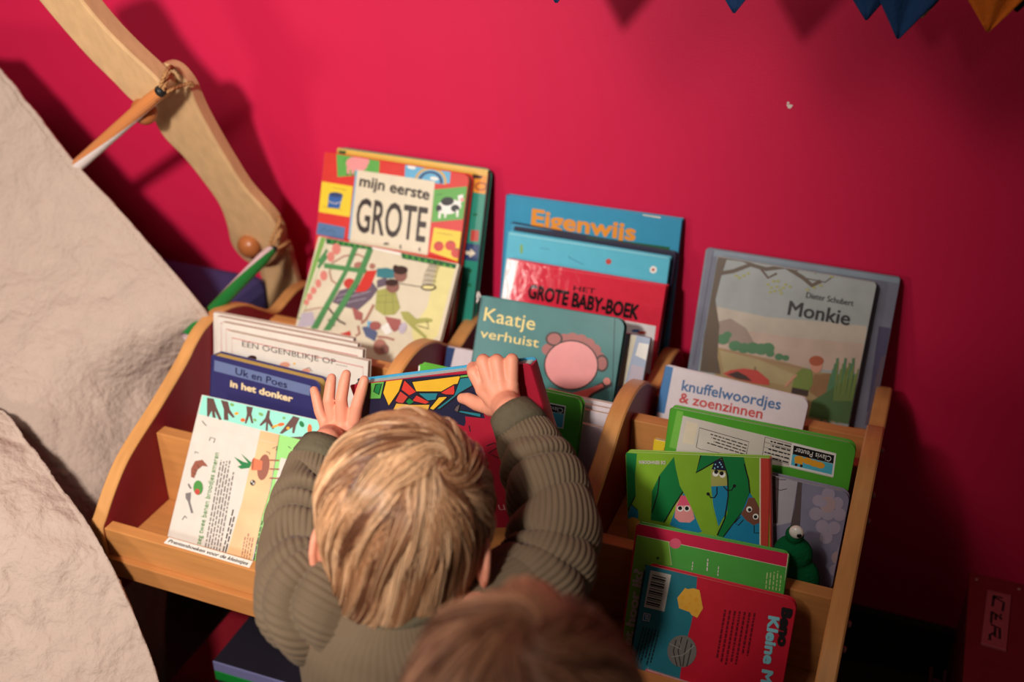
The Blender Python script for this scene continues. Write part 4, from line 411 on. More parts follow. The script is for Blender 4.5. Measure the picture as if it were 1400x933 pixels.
{'name': 'board_book', 'label': 'worn teal board book titled Kaatje verhuist with a pink disc on the cover', 'cat': 'book', 'group': 'picture books in the middle section', 'o': [32.674, -24.695, 45.0], 'u': [0.99996, 0.00405, 0.00831], 'v': [-0.00924, 0.43835, 0.89876], 'n': [0.0, -0.89879, 0.43837], 'w': 19.18, 'h': 16.046, 't': 1.4, 'tb': 0.18, 'rc': [0.2, 1.2, 1.2, 0.2], 'col': 'tealK', 'spine': ('tealdk', 'L'), 'art': [('t', 'straw', 'Kaatje', (0.789, 12.925), (7.777, 12.802), 1.701, 1, 0.004), ('t', 'straw', 'verhuist', (0.663, 10.728), (8.64, 10.739), 1.173, 1, 0.004), ('p', 'ink', [(10.584, 5.855), (13.956, 5.677), (15.909, 6.724), (17.467, 7.918), (18.41, 8.542), (18.889, 7.727), (16.699, 6.188), (15.74, 4.87), (11.823, 4.128)]), ('p', 'salmonred', [(10.799, 6.01), (13.921, 5.899), (15.891, 6.835), (17.496, 7.742), (17.782, 7.41), (16.436, 6.367), (15.458, 5.159), (12.216, 4.663)]), ('p', 'salmon', [(18.515, 8.222), (18.512, 8.065), (18.455, 7.917), (18.349, 7.795), (18.209, 7.715), (18.05, 7.686), (17.893, 7.712), (17.755, 7.789), (17.653, 7.908), (17.601, 8.056), (17.604, 8.213), (17.662, 8.362), (17.767, 8.484), (17.908, 8.564), (18.066, 8.592), (18.224, 8.566), (18.362, 8.489), (18.463, 8.37)]), ('p', 'rosebrown', [(10.844, 10.876), (10.833, 10.619), (10.72, 10.376), (10.52, 10.175), (10.256, 10.041), (9.959, 9.989), (9.666, 10.027), (9.413, 10.149), (9.229, 10.342), (9.137, 10.581), (9.149, 10.839), (9.263, 11.082), (9.464, 11.283), (9.729, 11.417), (10.026, 11.468), (10.318, 11.429), (10.57, 11.306), (10.753, 11.114)]), ('p', 'rosebrown', [(11.604, 11.803), (11.592, 11.548), (11.48, 11.306), (11.281, 11.106), (11.018, 10.972), (10.722, 10.921), (10.431, 10.959), (10.178, 11.082), (9.995, 11.275), (9.903, 11.514), (9.915, 11.77), (10.028, 12.013), (10.229, 12.213), (10.493, 12.346), (10.788, 12.396), (11.079, 12.357), (11.331, 12.234), (11.513, 12.041)]), ('p', 'rosebrown', [(12.657, 12.458), (12.646, 12.203), (12.535, 11.962), (12.336, 11.763), (12.075, 11.63), (11.781, 11.58), (11.491, 11.618), (11.239, 11.741), (11.057, 11.933), (10.966, 12.171), (10.977, 12.427), (11.09, 12.669), (11.289, 12.868), (11.552, 13.0), (11.845, 13.049), (12.135, 13.01), (12.385, 12.887), (12.566, 12.695)]), ('p', 'rosebrown', [(13.687, 12.74), (13.676, 12.486), (13.566, 12.245), (13.368, 12.047), (13.108, 11.915), (12.816, 11.865), (12.527, 11.904), (12.277, 12.026), (12.096, 12.218), (12.005, 12.456), (12.016, 12.711), (12.128, 12.952), (12.326, 13.15), (12.587, 13.282), (12.879, 13.33), (13.167, 13.291), (13.416, 13.168), (13.597, 12.977)]), ('p', 'rosebrown', [(14.806, 12.737), (14.796, 12.484), (14.686, 12.244), (14.49, 12.046), (14.231, 11.914), (13.941, 11.864), (13.653, 11.903), (13.404, 12.025), (13.224, 12.216), (13.133, 12.454), (13.144, 12.708), (13.255, 12.948), (13.452, 13.146), (13.712, 13.277), (14.003, 13.326), (14.289, 13.287), (14.537, 13.164), (14.717, 12.973)]), ('p', 'rosebrown', [(15.849, 12.427), (15.838, 12.174), (15.729, 11.935), (15.534, 11.737), (15.277, 11.605), (14.988, 11.556), (14.702, 11.594), (14.454, 11.715), (14.274, 11.906), (14.184, 12.143), (14.195, 12.397), (14.305, 12.637), (14.501, 12.834), (14.759, 12.965), (15.048, 13.014), (15.334, 12.975), (15.58, 12.853), (15.759, 12.663)]), ('p', 'rosebrown', [(16.714, 11.841), (16.704, 11.589), (16.595, 11.35), (16.401, 11.152), (16.145, 11.02), (15.857, 10.97), (15.572, 11.008), (15.325, 11.129), (15.146, 11.319), (15.056, 11.555), (15.066, 11.809), (15.176, 12.049), (15.371, 12.246), (15.629, 12.377), (15.917, 12.427), (16.201, 12.388), (16.447, 12.266), (16.625, 12.077)]), ('p', 'rosebrown', [(17.346, 10.988), (17.336, 10.736), (17.227, 10.496), (17.034, 10.299), (16.778, 10.166), (16.491, 10.115), (16.207, 10.153), (15.96, 10.273), (15.781, 10.463), (15.691, 10.699), (15.702, 10.952), (15.811, 11.192), (16.006, 11.39), (16.262, 11.522), (16.55, 11.572), (16.833, 11.534), (17.078, 11.413), (17.256, 11.223)]), ('p', 'rosebrown', [(17.611, 10.093), (17.601, 9.841), (17.493, 9.601), (17.3, 9.403), (17.044, 9.27), (16.757, 9.218), (16.473, 9.255), (16.227, 9.375), (16.048, 9.565), (15.958, 9.8), (15.969, 10.054), (16.078, 10.294), (16.272, 10.493), (16.529, 10.625), (16.816, 10.675), (17.099, 10.638), (17.344, 10.517), (17.522, 10.328)]), ('p', 'browndk', [(11.659, 12.354), (11.641, 12.034), (11.489, 11.729), (11.221, 11.476), (10.869, 11.306), (10.475, 11.238), (10.087, 11.282), (9.751, 11.433), (9.51, 11.672), (9.391, 11.97), (9.41, 12.291), (9.564, 12.597), (9.834, 12.85), (10.188, 13.019), (10.582, 13.085), (10.969, 13.04), (11.302, 12.889), (11.542, 12.65)]), ('p', 'rosebrown', [(11.377, 12.306), (11.364, 12.066), (11.249, 11.837), (11.048, 11.648), (10.784, 11.52), (10.488, 11.469), (10.197, 11.502), (9.946, 11.615), (9.765, 11.794), (9.676, 12.018), (9.69, 12.259), (9.805, 12.488), (10.008, 12.678), (10.273, 12.805), (10.568, 12.855), (10.859, 12.821), (11.109, 12.707), (11.289, 12.529)]), ('p', 'browndk', [(17.916, 10.372), (17.926, 9.998), (17.835, 9.651), (17.655, 9.374), (17.407, 9.199), (17.12, 9.147), (16.83, 9.226), (16.571, 9.426), (16.375, 9.723), (16.266, 10.08), (16.256, 10.456), (16.348, 10.803), (16.529, 11.081), (16.778, 11.255), (17.065, 11.305), (17.354, 11.225), (17.612, 11.024), (17.807, 10.728)]), ('p', 'rosebrown', [(17.688, 10.332), (17.696, 10.051), (17.632, 9.792), (17.503, 9.585), (17.324, 9.455), (17.117, 9.418), (16.907, 9.478), (16.719, 9.629), (16.576, 9.853), (16.496, 10.121), (16.487, 10.402), (16.552, 10.662), (16.681, 10.869), (16.861, 10.998), (17.068, 11.035), (17.277, 10.973), (17.465, 10.822), (17.607, 10.599)]), ('p', 'browndk', [(16.724, 9.935), (16.749, 9.235), (16.6, 8.537), (16.283, 7.878), (15.814, 7.288), (15.216, 6.799), (14.517, 6.434), (13.751, 6.212), (12.958, 6.145), (12.176, 6.239), (11.446, 6.487), (10.805, 6.88), (10.286, 7.397), (9.916, 8.012), (9.714, 8.693), (9.692, 9.406), (9.849, 10.113), (10.177, 10.779), (10.659, 11.37), (11.27, 11.856), (11.979, 12.213), (12.748, 12.423), (13.539, 12.477), (14.313, 12.374), (15.032, 12.118), (15.659, 11.724), (16.166, 11.211), (16.526, 10.605)]), ('p', 'pigpink', [(16.54, 9.903), (16.563, 9.242), (16.421, 8.585), (16.121, 7.963), (15.676, 7.407), (15.109, 6.946), (14.447, 6.601), (13.722, 6.392), (12.971, 6.329), (12.232, 6.417), (11.541, 6.651), (10.935, 7.02), (10.444, 7.506), (10.095, 8.085), (9.904, 8.727), (9.883, 9.398), (10.032, 10.064), (10.343, 10.692), (10.8, 11.249), (11.378, 11.707), (12.049, 12.044), (12.777, 12.243), (13.526, 12.295), (14.259, 12.199), (14.939, 11.959), (15.533, 11.588), (16.012, 11.105), (16.354, 10.534)]), ('l', 'tealdk', 0.1, [(0.28, 15.808), (-0.454, 9.364), (-0.952, 6.921)]), ('l', 'tealdk', 0.1, [(17.779, 15.97), (19.134, 5.512)])], 'pages': 'paper', 'gl': 0.32},
{'name': 'thin_picture_book', 'label': 'thin white picture book stacked between the teal book and the green board book', 'cat': 'book', 'group': 'thin white books in the middle row', 'o': [36.644, -32.568, 42.5], 'u': [0.99996, 0.00208, 0.00834], 'v': [-0.00859, 0.24191, 0.97026], 'n': [0.0, -0.9703, 0.24192], 'w': 17.417, 'h': 12.606, 't': 0.65, 'tb': 0.06, 'rc': [0, 0, 0, 0], 'col': 'lilacwhite', 'spine': None, 'art': [], 'pages': 'paper', 'gl': 0.32},
{'name': 'thin_picture_book', 'label': 'thin white picture book stacked between the teal book and the green board book', 'cat': 'book', 'group': 'thin white books in the middle row', 'o': [36.663, -33.318, 42.5], 'u': [0.99998, 0.00146, 0.00586], 'v': [-0.00604, 0.24192, 0.97028], 'n': [0.0, -0.9703, 0.24192], 'w': 17.445, 'h': 12.443, 't': 0.65, 'tb': 0.06, 'rc': [0, 0, 0, 0], 'col': 'lilacwhite', 'spine': None, 'art': [], 'pages': 'paper', 'gl': 0.32},
{'name': 'thin_picture_book', 'label': 'thin white picture book stacked between the teal book and the green board book', 'cat': 'book', 'group': 'thin white books in the middle row', 'o': [36.66, -34.068, 42.5], 'u': [1.0, 0.00036, 0.00145], 'v': [-0.0015, 0.24192, 0.97029], 'n': [0.0, -0.9703, 0.24192], 'w': 17.303, 'h': 12.285, 't': 0.65, 'tb': 0.06, 'rc': [0, 0, 0, 0], 'col': 'lilacwhite', 'spine': None, 'art': [], 'pages': 'paper', 'gl': 0.32},
{'name': 'picture_book', 'label': 'pale pink book in the middle row against the divider edge, beside the green board book', 'cat': 'book', 'group': 'picture books in the middle section', 'o': [37.664, -35.073, 42.883], 'u': [0.9997, -0.00591, -0.0237], 'v': [0.02443, 0.24185, 0.97001], 'n': [0.0, -0.9703, 0.24192], 'w': 16.141, 'h': 11.167, 't': 0.7, 'tb': 0.08, 'rc': [0, 0, 0, 0], 'col': 'pinkpale', 'spine': None, 'art': [('l', 'brick', 0.1, [(15.844, 6.201), (16.4, 6.119)])], 'pages': 'paper', 'gl': 0.32},
{'name': 'board_book', 'label': 'green board book with small Clavis label half hidden behind the child sleeve', 'cat': 'book', 'group': 'picture books in the middle section', 'o': [30.952, -37.677, 42.734], 'u': [0.99993, -0.00351, -0.01147], 'v': [0.01199, 0.29235, 0.95624], 'n': [0.0, -0.9563, 0.29237], 'w': 20.425, 'h': 15.41, 't': 1.2, 'tb': 0.18, 'rc': [0.3, 1.0, 1.0, 0.3], 'col': 'clavisgreen', 'spine': ('white', 'L'), 'art': [('p', 'white', [(13.626, 14.079), (18.526, 14.191), (18.565, 11.45), (13.641, 11.302)]), ('p', 'ink', [(13.771, 13.98), (18.414, 14.06), (18.398, 13.2), (13.793, 13.098)]), ('p', 'aqua', [(13.798, 13.056), (18.404, 13.158), (18.416, 11.59), (13.782, 11.421)]), ('t', 'white', 'Clavis Peuter', (18.25, 13.832), (14.106, 13.772), 0.56, 1, 0.0)], 'pages': 'paper', 'gl': 0.32},
{'name': 'hardcover_book', 'label': 'worn grey purple hardcover standing behind the Monkie book against the wall', 'cat': 'book', 'group': 'picture books in the right section', 'o': [57.651, -7.71, 44.569], 'u': [1.0, -0.00093, -0.00285], 'v': [0.00299, 0.30902, 0.95105], 'n': [0.0, -0.95106, 0.30902], 'w': 24.326, 'h': 19.774, 't': 1.2, 'tb': 0.18, 'rc': [0.3, 0.4, 0.2, 0.2], 'col': 'greypurple', 'spine': ('greyblue', 'L'), 'art': [('p', 'greyblue', [(0.891, 19.659), (24.209, 19.806), (24.212, 19.061), (0.87, 18.844)]), ('l', 'purpledk', 0.1, [(0.96, 19.583), (0.618, 3.961)]), ('p', 'purpledk', [(22.856, 13.378), (24.314, 13.359), (24.812, 2.298), (23.333, 2.279)]), ('p', 'plumgrey', [(23.793, 9.58), (24.978, 10.374), (24.98, 0.584), (23.368, 0.532)])], 'pages': 'paper', 'gl': 0.32},
